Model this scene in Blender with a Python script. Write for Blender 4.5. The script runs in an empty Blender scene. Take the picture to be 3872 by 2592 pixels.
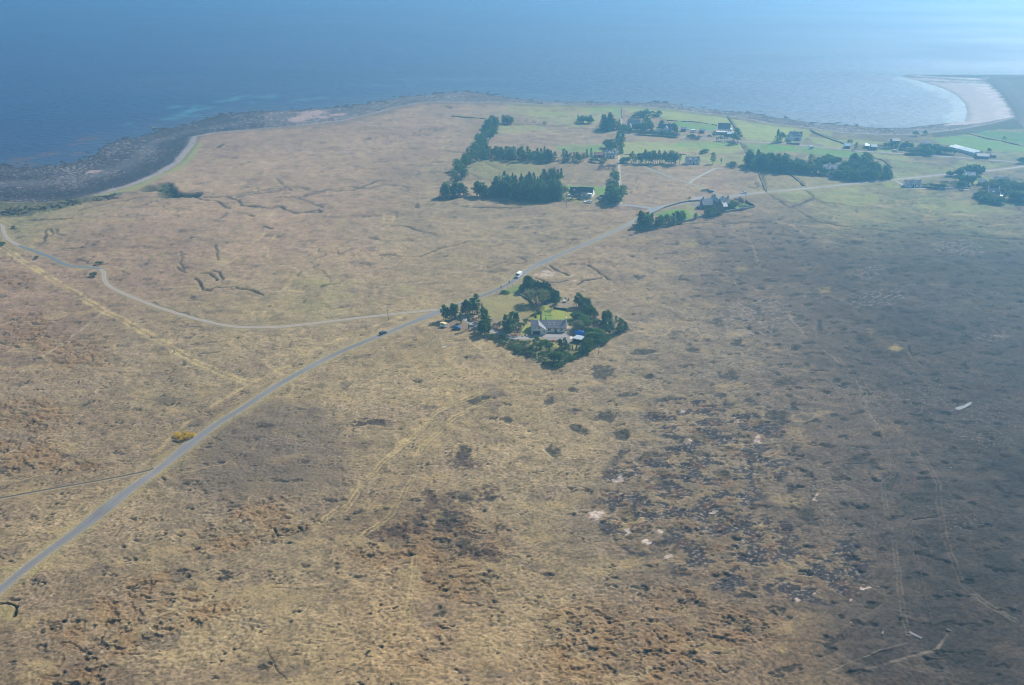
import bpy, math, random
import numpy as np
from mathutils import Vector, Matrix

R = math.radians
S = bpy.context.scene
COL = S.collection
rnd = random.Random(11)

# ------------------------------------------------------------------ camera, sky, sun, exposure
CAM_H, PITCH, FPX = 206.0, R(23.6), 3938.0          # aircraft height, tilt below the horizon, focal length in photo pixels
cam_data = bpy.data.cameras.new('camera')
cam = bpy.data.objects.new('camera', cam_data)
COL.objects.link(cam)
cam.location = (0, 0, CAM_H)
cam.rotation_euler = (math.pi / 2 - PITCH, 0, 0)
cam_data.sensor_width = 36.0
cam_data.lens = FPX / 3872 * 36.0
cam_data.clip_start = 1.0
cam_data.clip_end = 20000
S.camera = cam

SUN_AZ, SUN_EL = R(42), R(39)                          # azimuth measured from +Y towards +X
world = bpy.data.worlds.new('World')
S.world = world
world.use_nodes = True
wn = world.node_tree
bg = wn.nodes['Background']
sky = wn.nodes.new('ShaderNodeTexSky')
sky.sky_type = 'NISHITA'
sky.sun_disc = False
sky.sun_elevation = SUN_EL
sky.sun_rotation = SUN_AZ
sky.altitude = 200
sky.air_density = 1.0
sky.dust_density = 2.0
sky.ozone_density = 1.5
wn.links.new(sky.outputs[0], bg.inputs[0])
bg.inputs[1].default_value = 0.07

sun_d = bpy.data.lights.new('sun', 'SUN')
sun_d.energy = 5.0
sun_d.angle = R(0.5)
sun_d.color = (1.0, 0.95, 0.87)
sun = bpy.data.objects.new('sun', sun_d)
COL.objects.link(sun)
sdir = Vector((math.sin(SUN_AZ) * math.cos(SUN_EL), math.cos(SUN_AZ) * math.cos(SUN_EL), math.sin(SUN_EL)))
sun.rotation_euler = sdir.to_track_quat('Z', 'Y').to_euler()
sun.location = (600, 400, 900)

S.view_settings.view_transform = 'Standard'
S.view_settings.look = 'None'
S.view_settings.exposure = 0.62
S.view_settings.gamma = 1.0
S.cycles.pixel_filter_type = 'BLACKMAN_HARRIS'
S.cycles.filter_width = 1.0
S.cycles.max_bounces = 6
S.cycles.volume_bounces = 2
S.cycles.transparent_max_bounces = 8

HAZE_DENSITY, HAZE_COLOR, HAZE_G = 0.00042, (0.27, 0.67, 1.0), 0.70

# ------------------------------------------------------------------ small maths
def und(x, y):
    """gentle roll of the moor"""
    return (0.7 * np.sin(x / 83 + 1.3) * np.sin(y / 97 + 0.4) + 0.5 * np.sin((x + y) / 61.0)
            + 0.25 * np.sin(x / 31.0 - y / 43.0))

SEA_Z = -5.0

def ray(px, py, z):
    dx, dy = px - 1936.0, 1296.0 - py
    c, s = math.cos(PITCH), math.sin(PITCH)
    wy, wz = FPX * c + dy * s, -FPX * s + dy * c
    t = (z - CAM_H) / wz
    return dx * t, wy * t

def G(px, py, z=None):
    """where a spot of ground lies in the place"""
    if z is not None:
        return ray(px, py, z)
    zz = 0.0
    for _ in range(3):
        x, y = ray(px, py, zz)
        zz = float(und(x, y))
    return x, y

def Fp(x, y): return (x * 1.6533, y * 1.6533)
def Z(x0, y0, s): return lambda x, y: (x0 + x / s, y0 + y / s)
z1 = Z(1600, 1000, 2.7565); z2 = Z(1600, 330, 2.7565); z3 = Z(2200, 380, 2.929); z4 = Z(2300, 540, 2.929)
z5 = Z(2900, 440, 2.4105); z6 = Z(3000, 240, 2.687); z7 = Z(0, 300, 1.8023); z8 = Z(0, 800, 2.343)
z9 = Z(900, 600, 2.13); z2b = Z(1800, 1000, 4.686); z11 = Z(0, 1350, 1.2623); z12 = Z(1200, 1300, 1.2138)
z13 = Z(2400, 1300, 1.2133); zL = Z(1640, 1100, 7.81); zR = Z(2080, 1080, 7.128); zB = Z(1840, 1220, 4.686)
zS = Z(2620, 720, 9.01); zBu = Z(2080, 660, 7.32); zE = Z(3560, 620, 7.51); zF = Z(2340, 420, 4.506); z14 = Z(2400, 800, 1.5917)

def W(conv, pts, z=None): return [G(*conv(*p), z) for p in pts]
def mpp(py):
    """photo pixels per metre across, at the ground seen at height py of the photo"""
    return (py + 425.0) * math.cos(PITCH) / CAM_H

# numpy gradient noise
_rs = np.random.RandomState(5)
_perm = np.concatenate([_rs.permutation(256)] * 3)
_ang = _rs.rand(256) * 2 * np.pi
_gx, _gy = np.cos(_ang).astype(np.float32), np.sin(_ang).astype(np.float32)
_perm = _perm.astype(np.int32)
def perlin(x, y):
    x, y = np.asarray(x, np.float32), np.asarray(y, np.float32)
    fx_, fy_ = np.floor(x), np.floor(y)
    xf, yf = x - fx_, y - fy_
    xi, yi = fx_.astype(np.int32), fy_.astype(np.int32)
    u, v = xf * xf * xf * (xf * (xf * 6 - 15) + 10), yf * yf * yf * (yf * (yf * 6 - 15) + 10)
    xi &= 255; yi &= 255
    def g(ix, iy, fx, fy):
        k = _perm[_perm[ix] + iy]
        return _gx[k] * fx + _gy[k] * fy
    a = g(xi, yi, xf, yf); b = g(xi + 1, yi, xf - 1, yf)
    c = g(xi, yi + 1, xf, yf - 1); d = g(xi + 1, yi + 1, xf - 1, yf - 1)
    return 1.5 * ((a + u * (b - a)) + v * ((c + u * (d - c)) - (a + u * (b - a))))
def fbm(x, y, o=3):
    t, a, s = 0, 1.0, 0
    for k in range(o):
        t = t + a * perlin(x * 2 ** k + 17.3 * k, y * 2 ** k + 9.1 * k); s += a; a *= 0.55
    return t / s * 1.35
def sst(a, b, x):
    t = np.clip((x - a) / (b - a), 0, 1)
    return t * t * (3 - 2 * t)
def poly_in(X, Y, pts):
    out = np.zeros(X.shape, bool)
    p = np.array(pts)
    m = (X >= p[:, 0].min()) & (X <= p[:, 0].max()) & (Y >= p[:, 1].min()) & (Y <= p[:, 1].max())
    idx = np.nonzero(m)
    x, y = X[idx], Y[idx]
    ins = np.zeros(x.shape, bool)
    n = len(p)
    for i in range(n):
        (x1, y1), (x2, y2) = p[i], p[(i + 1) % n]
        if y1 == y2: continue
        c = ((y1 > y) != (y2 > y)) & (x < (x2 - x1) * (y - y1) / (y2 - y1) + x1)
        ins ^= c
    out[idx] = ins
    return out
def dist_line(X, Y, pts, far, D=None):
    """least distance to a polyline, only trusted below far"""
    if D is None: D = np.full(X.shape, 1e6)
    for (x1, y1), (x2, y2) in zip(pts[:-1], pts[1:]):
        m = (X > min(x1, x2) - far) & (X < max(x1, x2) + far) & (Y > min(y1, y2) - far) & (Y < max(y1, y2) + far)
        idx = np.nonzero(m)
        if not len(idx[0]): continue
        x, y = X[idx], Y[idx]
        dx, dy = x2 - x1, y2 - y1
        t = np.clip(((x - x1) * dx + (y - y1) * dy) / max(dx * dx + dy * dy, 1e-9), 0, 1)
        d = np.hypot(x - x1 - t * dx, y - y1 - t * dy)
        D[idx] = np.minimum(D[idx], d)
    return D
def smooth_path(pts, step=2.5):
    """Catmull-Rom through the points, resampled"""
    p = [Vector((a[0], a[1])) for a in pts]
    p = [2 * p[0] - p[1]] + p + [2 * p[-1] - p[-2]]
    out = []
    for i in range(1, len(p) - 2):
        a, b, c, d = p[i - 1:i + 3]
        n = max(2, int((c - b).length / step))
        for k in range(n):
            t = k / n
            out.append(0.5 * ((2 * b) + (c - a) * t + (2 * a - 5 * b + 4 * c - d) * t * t + (3 * b - a - 3 * c + d) * t ** 3))
    out.append(p[-2])
    return out

# ------------------------------------------------------------------ materials
def mat(name, color, rough=0.8, noise=None, amt=0.25, spec=0.3, metal=0.0, coat=0.0):
    m = bpy.data.materials.new(name); m.use_nodes = True
    nt = m.node_tree; b = nt.nodes['Principled BSDF']
    b.inputs['Roughness'].default_value = rough
    b.inputs['Specular IOR Level'].default_value = spec
    b.inputs['Metallic'].default_value = metal
    b.inputs['Coat Weight'].default_value = coat
    c4 = (*color, 1)
    if noise:
        tc = nt.nodes.new('ShaderNodeTexCoord'); nz = nt.nodes.new('ShaderNodeTexNoise'); rp = nt.nodes.new('ShaderNodeValToRGB')
        nz.inputs['Scale'].default_value = noise; nz.inputs['Detail'].default_value = 4
        rp.color_ramp.elements[0].position = 0.3; rp.color_ramp.elements[1].position = 0.72
        rp.color_ramp.elements[0].color = (*[v * (1 - amt) for v in color], 1)
        rp.color_ramp.elements[1].color = (*[min(1, v * (1 + amt)) for v in color], 1)
        nt.links.new(tc.outputs['Object'], nz.inputs['Vector']); nt.links.new(nz.outputs['Fac'], rp.inputs['Fac'])
        nt.links.new(rp.outputs['Color'], b.inputs['Base Color'])
    else:
        b.inputs['Base Color'].default_value = c4
    return m

def attr_mat(name, attr, rough=0.95, fine=1.3, amt=0.35, bump=0.25):
    """colour attribute of the land cover, broken up by fine noise"""
    m = bpy.data.materials.new(name); m.use_nodes = True
    nt = m.node_tree; b = nt.nodes['Principled BSDF']
    b.inputs['Roughness'].default_value = rough; b.inputs['Specular IOR Level'].default_value = 0.08
    a = nt.nodes.new('ShaderNodeAttribute'); a.attribute_name = attr
    tc = nt.nodes.new('ShaderNodeTexCoord')
    nz = nt.nodes.new('ShaderNodeTexNoise'); nz.inputs['Scale'].default_value = fine; nz.inputs['Detail'].default_value = 5; nz.inputs['Roughness'].default_value = 0.65
    mr = nt.nodes.new('ShaderNodeMapRange')
    mr.inputs['From Min'].default_value = 0.25; mr.inputs['From Max'].default_value = 0.75
    mr.inputs['To Min'].default_value = 1 - amt; mr.inputs['To Max'].default_value = 1 + amt
    mx = nt.nodes.new('ShaderNodeVectorMath'); mx.operation = 'SCALE'
    nt.links.new(tc.outputs['Object'], nz.inputs['Vector']); nt.links.new(nz.outputs['Fac'], mr.inputs['Value'])
    nt.links.new(a.outputs['Color'], mx.inputs[0]); nt.links.new(mr.outputs[0], mx.inputs['Scale'])
    nt.links.new(mx.outputs[0], b.inputs['Base Color'])
    bp = nt.nodes.new('ShaderNodeBump'); bp.inputs['Strength'].default_value = bump; bp.inputs['Distance'].default_value = 0.5
    nt.links.new(nz.outputs['Fac'], bp.inputs['Height']); nt.links.new(bp.outputs[0], b.inputs['Normal'])
    return m

def leaf_mat(name, c1, c2, trans=0.25):
    m = bpy.data.materials.new(name); m.use_nodes = True
    nt = m.node_tree
    for n in list(nt.nodes): nt.nodes.remove(n)
    out = nt.nodes.new('ShaderNodeOutputMaterial'); df = nt.nodes.new('ShaderNodeBsdfDiffuse'); tr = nt.nodes.new('ShaderNodeBsdfTranslucent'); mix = nt.nodes.new('ShaderNodeMixShader')
    mix.inputs[0].default_value = trans
    oi = nt.nodes.new('ShaderNodeObjectInfo'); tc = nt.nodes.new('ShaderNodeTexCoord'); nz = nt.nodes.new('ShaderNodeTexNoise')
    nz.inputs['Scale'].default_value = 0.9; nz.inputs['Detail'].default_value = 3
    ad = nt.nodes.new('ShaderNodeMath'); ad.operation = 'MULTIPLY_ADD'; ad.inputs[1].default_value = 0.55
    sb = nt.nodes.new('ShaderNodeMath'); sb.operation = 'MULTIPLY_ADD'; sb.inputs[1].default_value = 1.5; sb.inputs[2].default_value = -0.55
    nt.links.new(nz.outputs['Fac'], sb.inputs[0])
    nt.links.new(oi.outputs['Random'], ad.inputs[0]); nt.links.new(sb.outputs[0], ad.inputs[2])
    rp = nt.nodes.new('ShaderNodeValToRGB')
    rp.color_ramp.elements[0].color = (*c1, 1); rp.color_ramp.elements[1].color = (*c2, 1)
    nt.links.new(tc.outputs['Object'], nz.inputs['Vector']); nt.links.new(ad.outputs[0], rp.inputs['Fac'])
    nt.links.new(rp.outputs['Color'], df.inputs['Color']); nt.links.new(rp.outputs['Color'], tr.inputs['Color'])
    nt.links.new(df.outputs[0], mix.inputs[1]); nt.links.new(tr.outputs[0], mix.inputs[2]); nt.links.new(mix.outputs[0], out.inputs['Surface'])
    return m

M = {}
M['ground'] = attr_mat('moor ground', 'cover', amt=0.4, fine=1.2, bump=0.5)
M['strip'] = attr_mat('road surface', 'cover', amt=0.12, fine=2.0, bump=0.08)
M['render'] = mat('white render', (0.85, 0.84, 0.8), 0.9, 0.8, 0.08)
M['cream'] = mat('cream render', (0.88, 0.85, 0.72), 0.9, 0.8, 0.08)
M['stone'] = mat('dark grey stone', (0.17, 0.155, 0.15), 0.9, 1.5, 0.35)
M['drystone'] = mat('grey field stone', (0.24, 0.22, 0.2), 0.95, 1.8, 0.45)
M['slate'] = mat('grey slate', (0.17, 0.17, 0.19), 0.6, 1.6, 0.22)
M['black_slate'] = mat('dark slate', (0.035, 0.04, 0.05), 0.6, 1.6, 0.25)
M['silver_slate'] = mat('weathered slate', (0.3, 0.3, 0.32), 0.5, 2.2, 0.25)
M['verge_slate'] = mat('brown slate', (0.22, 0.2, 0.18), 0.7, 1.6, 0.22)
M['rust'] = mat('rusty iron sheet', (0.25, 0.12, 0.09), 0.8, 0.7, 0.3)
M['tin'] = mat('pale sheet roof', (0.85, 0.87, 0.88), 0.45, 0.4, 0.06)
M['grey_tin'] = mat('grey sheet roof', (0.36, 0.4, 0.44), 0.5, 0.6, 0.12)
M['blue_tin'] = mat('blue sheet roof', (0.3, 0.45, 0.62), 0.5, 0.6, 0.1)
M['glass'] = mat('window glass', (0.02, 0.025, 0.035), 0.1, None, spec=0.6)
M['frame'] = mat('white window frame', (0.75, 0.75, 0.73), 0.5)
M['wood_dark'] = mat('dark stained wood', (0.09, 0.035, 0.03), 0.7, 3, 0.3)
M['fascia'] = mat('tan fascia', (0.33, 0.22, 0.11), 0.6)
M['pole'] = mat('weathered pole wood', (0.16, 0.13, 0.1), 0.9, 2, 0.3)
M['wire'] = mat('galvanised wire', (0.3, 0.3, 0.29), 0.5, None, metal=0.4)
M['ceramic'] = mat('pale insulator', (0.65, 0.75, 0.75), 0.3)
M['white_paint'] = mat('white paint', (0.85, 0.85, 0.84), 0.3, None, coat=0.5)
M['black_paint'] = mat('dark car paint', (0.03, 0.035, 0.045), 0.25, None, coat=0.6)
M['red_paint'] = mat('dark red paint', (0.22, 0.02, 0.02), 0.3, None, coat=0.5)
M['blue_paint'] = mat('blue paint', (0.03, 0.1, 0.35), 0.3, None, coat=0.5)
M['silver_paint'] = mat('silver paint', (0.5, 0.52, 0.54), 0.3, None, metal=0.5)
M['rubber'] = mat('rubber', (0.02, 0.02, 0.02), 0.9)
M['tarp'] = mat('blue tarpaulin', (0.02, 0.24, 0.85), 0.4, 1.4, 0.2)
M['orange'] = mat('orange plastic', (0.6, 0.14, 0.05), 0.5)
M['yellow'] = mat('faded yellow sheet', (0.72, 0.55, 0.2), 0.7, 1.5, 0.12)
M['red_sign'] = mat('red lettering', (0.4, 0.04, 0.05), 0.6)
M['concrete'] = mat('pale concrete', (0.52, 0.49, 0.43), 0.9, 0.9, 0.15)
M['mesh'] = mat('black trampoline mat', (0.015, 0.015, 0.02), 0.8)
M['steel'] = mat('steel tube', (0.35, 0.36, 0.5), 0.4, None, metal=0.6)
M['bark'] = mat('bark', (0.13, 0.1, 0.08), 0.95, 3, 0.3)
M['rock'] = mat('pale rock', (0.42, 0.38, 0.35), 0.9, 1.5, 0.3)
M['dark_rock'] = mat('weedy rock', (0.15, 0.13, 0.13), 0.9, 0.9, 0.6)
M['skin'] = mat('skin', (0.5, 0.32, 0.24), 0.6)
M['cloth_dark'] = mat('dark cloth', (0.03, 0.035, 0.05), 0.9)
M['cloth_blue'] = mat('blue cloth', (0.08, 0.14, 0.28), 0.9)
M['hair'] = mat('brown hair', (0.05, 0.03, 0.02), 0.8)
M['spruce'] = leaf_mat('spruce needles', (0.038, 0.10, 0.028), (0.14, 0.25, 0.065), 0.5)
M['pine'] = leaf_mat('pine needles', (0.055, 0.12, 0.03), (0.19, 0.285, 0.07), 0.5)
M['olive'] = leaf_mat('spring leaves', (0.13, 0.145, 0.06), (0.26, 0.26, 0.10), 0.4)
M['green'] = leaf_mat('fresh green leaves', (0.05, 0.10, 0.025), (0.11, 0.18, 0.05), 0.3)
M['twig'] = leaf_mat('bare twigs', (0.10, 0.085, 0.07), (0.17, 0.14, 0.11), 0.2)
M['bush'] = leaf_mat('bush leaves', (0.055, 0.11, 0.04), (0.14, 0.22, 0.07), 0.5)
M['heather_leaf'] = leaf_mat('garden heather', (0.06, 0.06, 0.04), (0.13, 0.11, 0.07), 0.2)
M['gorse'] = leaf_mat('gorse flower', (0.5, 0.36, 0.02), (0.9, 0.64, 0.03), 0.5)
M['redleaf'] = leaf_mat('red leaves', (0.28, 0.1, 0.08), (0.45, 0.2, 0.16), 0.3)

# ------------------------------------------------------------------ object helpers
def tag(o, label=None, cat=None, group=None, kind=None):
    if label: o['label'] = label
    if cat: o['category'] = cat
    if group: o['group'] = group
    if kind: o['kind'] = kind
    return o
def empty(name, loc, rz=0.0, label=None, cat=None, group=None):
    o = bpy.data.objects.new(name, None); COL.objects.link(o)
    o.empty_display_size = 0.5
    o.location = loc; o.rotation_euler = (0, 0, rz)
    return tag(o, label, cat, group)
def link(name, me, parent=None, loc=None, rz=None):
    o = bpy.data.objects.new(name, me); COL.objects.link(o)
    if parent: o.parent = parent
    if loc is not None: o.location = loc
    if rz is not None: o.rotation_euler = (0, 0, rz)
    return o
class MB:
    def __init__(s): s.v, s.f = [], []
    def add(s, vs, fs):
        n = len(s.v); s.v += [tuple(a) for a in vs]; s.f += [tuple(i + n for i in f) for f in fs]; return s
    def box(s, x0, x1, y0, y1, z0, z1):
        return s.add([(x0, y0, z0), (x1, y0, z0), (x1, y1, z0), (x0, y1, z0), (x0, y0, z1), (x1, y0, z1), (x1, y1, z1), (x0, y1, z1)],
                     [(3, 2, 1, 0), (4, 5, 6, 7), (0, 1, 5, 4), (1, 2, 6, 5), (2, 3, 7, 6), (3, 0, 4, 7)])
    def hexa(s, a, b):
        """bottom quad a, top quad b"""
        return s.add(list(a) + list(b), [(3, 2, 1, 0), (4, 5, 6, 7), (0, 1, 5, 4), (1, 2, 6, 5), (2, 3, 7, 6), (3, 0, 4, 7)])
    def tube(s, p, q, r0, r1=None, n=6):
        r1 = r0 if r1 is None else r1
        p, q = Vector(p), Vector(q); d = (q - p).normalized()
        u = d.orthogonal().normalized(); w = d.cross(u)
        vs = []
        for c, r in ((p, r0), (q, r1)):
            for k in range(n):
                a = 2 * math.pi * k / n; vs.append(c + u * (r * math.cos(a)) + w * (r * math.sin(a)))
        return s.add(vs, [(k, (k + 1) % n, n + (k + 1) % n, n + k) for k in range(n)] + [tuple(range(n - 1, -1, -1)), tuple(range(n, 2 * n))])
    def extrude(s, prof, axis, a0, a1):
        """profile of (u, z) points pushed along x or y"""
        n = len(prof)
        mk = (lambda u, z, t: (t, u, z)) if axis == 'x' else (lambda u, z, t: (u, t, z))
        vs = [mk(u, z, a0) for u, z in prof] + [mk(u, z, a1) for u, z in prof]
        return s.add(vs, [(k, (k + 1) % n, n + (k + 1) % n, n + k) for k in range(n)] + [tuple(range(n - 1, -1, -1)), tuple(range(n, 2 * n))])
    def lathe(s, prof, n=16, c=(0, 0, 0)):
        vs = []
        for r, z in prof:
            for k in range(n):
                a = 2 * math.pi * k / n; vs.append((c[0] + r * math.cos(a), c[1] + r * math.sin(a), c[2] + z))
        fs = []
        for j in range(len(prof) - 1):
            for k in range(n):
                fs.append((j * n + k, j * n + (k + 1) % n, (j + 1) * n + (k + 1) % n, (j + 1) * n + k))
        fs.append(tuple(range(n - 1, -1, -1))); fs.append(tuple((len(prof) - 1) * n + k for k in range(n)))
        return s.add(vs, fs)
    def mesh(s, name, m, bevel=0.0, smooth=False):
        me = bpy.data.meshes.new(name); me.from_pydata(s.v, [], s.f)
        import bmesh
        bm = bmesh.new(); bm.from_mesh(me)
        bmesh.ops.recalc_face_normals(bm, faces=bm.faces)
        if bevel:
            bmesh.ops.bevel(bm, geom=list(bm.edges), offset=bevel, segments=2, affect='EDGES', clamp_overlap=True)
        bm.to_mesh(me); bm.free()
        if smooth:
            for p in me.polygons: p.use_smooth = True
        me.materials.append(m)
        return me
    def build(s, name, m, parent=None, loc=None, rz=None, bevel=0.0, smooth=False):
        return link(name, s.mesh(name, m, bevel, smooth), parent, loc, rz)
def grid_mesh(name, V, nr, nc, m, attrs):
    """quad sheet from an (nr*nc,3) array, with colour attributes"""
    me = bpy.data.meshes.new(name)
    i = np.arange((nr - 1) * (nc - 1)); r, c = i // (nc - 1), i % (nc - 1)
    a = r * nc + c
    quads = np.stack([a, a + 1, a + nc + 1, a + nc], 1).astype(np.int32)
    me.vertices.add(len(V)); me.vertices.foreach_set('co', V.astype(np.float32).ravel())
    me.loops.add(quads.size); me.loops.foreach_set('vertex_index', quads.ravel())
    me.polygons.add(len(quads)); me.polygons.foreach_set('loop_start', (np.arange(len(quads)) * 4).astype(np.int32))
    me.update(calc_edges=True)
    me.polygons.foreach_set('use_smooth', np.ones(len(quads), bool))
    for k, colr in attrs.items():
        at = me.color_attributes.new(k, 'FLOAT_COLOR', 'POINT')
        at.data.foreach_set('color', np.concatenate([colr, np.ones((len(colr), 1))], 1).astype(np.float32).ravel())
    me.materials.append(m)
    return me

# ------------------------------------------------------------------ the coast: where the turf ends and where the water begins
edge_px = [(-1400, 800), (-500, 775)] + [z7(*p) for p in ((0, 830), (111, 836), (250, 836), (450, 826), (600, 797), (740, 768), (930, 712), (1100, 640), (1230, 560), (1325, 440), (1340, 388), (1480, 362), (1650, 350), (2000, 320), (2343, 281))] \
    + [(1420, 428), (1500, 405)] + [z2(*p) for p in ((0, 155), (300, 150), (560, 160), (700, 150), (900, 160), (1200, 175), (1700, 185), (2078, 190))] \
    + [z3(*p) for p in ((800, 80), (1100, 110), (1600, 170), (1900, 215))] + [z5(*p) for p in ((0, 65), (350, 100), (700, 150), (1000, 165), (1300, 165), (1500, 145))] \
    + [(3620, 490), (3700, 476), (3790, 458), (3838, 443), (3826, 415), (3806, 385), (3780, 350), (3754, 328), (3737, 312), (3728, 301), (3745, 291.5), (3900, 290.5), (4600, 290), (6500, 289)]
water_px = [(-1400, 560), (-500, 620)] + [z7(*p) for p in ((0, 592), (150, 598), (330, 590), (560, 560), (640, 520), (700, 460), (800, 415), (1000, 385), (1080, 345), (1250, 320), (1400, 268), (1530, 238), (1730, 216), (1900, 216), (2090, 208), (2343, 190))] \
    + [(1420, 386), (1520, 368)] + [z2(*p) for p in ((0, 85), (200, 60), (500, 45), (700, 75), (900, 110), (1200, 142), (1500, 157), (1800, 160), (2078, 168))] \
    + [z3(*p) for p in ((760, 30), (920, 20), (1050, 50), (1250, 85), (1600, 125), (1900, 140), (2100, 185), (2343, 210))] + [z5(*p) for p in ((400, 62), (700, 78), (1050, 107), (1300, 102), (1520, 75))] \
    + [(3647, 461), (3655, 426), (3648, 396), (3618, 363), (3566, 337), (3521, 322), (3470, 306), (3425, 296), (3400, 288), (3440, 281), (3521, 284), (3700, 283), (3872, 283.5), (4600, 283), (6500, 282)]
EDGE = [G(*p, -0.5) for p in edge_px]
WATER = [G(*p, SEA_Z) for p in water_px]
close = [(4000, EDGE[-1][1]), (4000, -2000), (-4000, -2000), (-4000, EDGE[0][1])]
LANDPOLY = EDGE + close
DRYPOLY = WATER + [(4000, WATER[-1][1]), (4000, -2000), (-4000, -2000), (-4000, WATER[0][1])]

# ------------------------------------------------------------------ roads and tracks (world paths)
road_px = [Fp(*p) for p in ((-120, 1462), (0, 1350), (90, 1277), (180, 1212), (240, 1165), (300, 1118), (352, 1082), (400, 1044), (440, 1012), (500, 968), (560, 931), (620, 891), (680, 856), (760, 814), (830, 784), (900, 756), (960, 731), (1010, 711), (1060, 693), (1120, 670), (1160, 652), (1192, 630), (1230, 606), (1300, 575), (1360, 550), (1420, 522), (1452, 506), (1480, 488), (1520, 473), (1590, 461), (1640, 455), (1690, 447), (1750, 440), (1850, 431), (1950, 421), (2050, 411), (2150, 401), (2230, 394), (2342, 381), (2560, 352))]
ROAD = smooth_path([G(*p) for p in road_px], 3)
def near_w(px, py):
    return Vector(G(px, py))
passing = [(near_w(*Fp(238, 1166)), 16, 2.3), (near_w(*Fp(428, 1020)), 11, 2.2), (near_w(*Fp(1245, 600)), 10, 2.3), (near_w(*Fp(1500, 480)), 16, 5.0), (near_w(*Fp(985, 719)), 10, 2.2), (near_w(*Fp(1690, 447)), 8, 2.5), (near_w(*Fp(2200, 396)), 14, 3.0)]
def road_w(p):
    w = 3.1
    for c, r, a in passing: w += a * math.exp(-((p - c).length / r) ** 2)
    return w
track_px = [Fp(*p) for p in ((-30, 505), (3, 516), (8, 530), (18, 547), (45, 563), (80, 575), (118, 590), (140, 602), (165, 609), (200, 612), (226, 615), (237, 624), (238, 638), (250, 655), (290, 675), (350, 699), (420, 722), (500, 742), (560, 749), (640, 748), (720, 740), (800, 730), (880, 721), (950, 714), (1000, 709))]
TRACK = smooth_path([G(*p) for p in track_px], 2.5)
side_px = [(2330, 776), z4(0, 700), z4(150, 692), z4(300, 702), z4(420, 718), z4(500, 735)]
SIDE = smooth_path([G(*p) for p in side_px], 3)
lane_px = [(2350, 772), (2347, 720), (2343, 660), (2341, 618), (2341, 575), (2343, 520), (2346, 480), (2350, 450), (2351, 425)]
LANE = smooth_path([G(*p) for p in lane_px], 3)
fieldA = smooth_path(W(z4, ((330, 240), (540, 322), (700, 390), (900, 450), (1000, 490), (1130, 545), (1280, 596))), 3)
fieldB = smooth_path(W(z4, ((905, 450), (925, 425), (1000, 380), (1180, 290), (1260, 285))), 3)
farroad_px = [(2352, 512), (2450, 512), z3(1060, 395), z3(1400, 425), z3(1800, 455), z3(2343, 485), z5(330, 268), z5(700, 302), z5(850, 322), z5(1000, 327), z5(1250, 345), z5(1500, 360), z5(1800, 380), z5(2000, 400), z5(2200, 412), z5(2343, 440)]
FARROAD = smooth_path([G(*p) for p in farroad_px], 4)
cotlane = smooth_path(W(z5, ((1170, 592), (1220, 615), (1300, 655), (1450, 660), (1640, 672), (1840, 668))), 3)
DRIVE = smooth_path([G(*p) for p in [z1(395, 520), z1(470, 590), z1(560, 650), z1(690, 690), z1(790, 715), z1(860, 745), z1(960, 765), z1(1060, 772), z1(1160, 760), z1(1280, 745), z1(1400, 750), z1(1500, 745)]], 1.5)
SPUR = smooth_path([G(*p) for p in [Fp(-60, 1152), Fp(0, 1141), Fp(120, 1119), Fp(240, 1098), Fp(330, 1080), Fp(352, 1072)]], 2)

# ------------------------------------------------------------------ terrain
print('terrain')
NR, NC = 1240, 1120
yy = 150.0
vt = np.linspace(0, 1, NR)
# rows spaced evenly in depression so that near ground is finer than far ground
inv = np.linspace(1 / 190.0, 1 / 1500.0, NR)
ty = np.linspace(0, 1, NR)
rowY = 1.0 / (inv)
rowY = np.where(np.arange(NR) == 0, 100.0, rowY)
colT = np.linspace(-0.62, 0.62, NC)
Yg, Tg = np.meshgrid(rowY, colT, indexing='ij')
Xg = Tg * (Yg + 60)
X, Y = Xg.ravel().astype(np.float32), Yg.ravel().astype(np.float32)
spac = np.maximum(0.62 * 2 / NC * (Y + 60), Y * Y * (1 / 190.0 - 1 / 1500.0) / NR)   # local vertex spacing

def fade(wl): return np.clip(wl / (2.2 * spac) , 0, 1)
inland = poly_in(X, Y, LANDPOLY)
dry = poly_in(X, Y, DRYPOLY)
dE = dist_line(X, Y, EDGE + close[:1], 150); dE = np.minimum(dE, 150.0)
dW = dist_line(X, Y, WATER, 150); dW = np.minimum(dW, 150.0)

# warped position, for ragged natural outlines
wx = X + 1.6 * perlin(X / 7, Y / 7) + 4 * perlin(X / 31 + 5, Y / 31)
wy = Y + 1.6 * perlin(X / 7 + 40, Y / 7 + 3) + 4 * perlin(X / 31 + 70, Y / 31 + 8)

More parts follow.
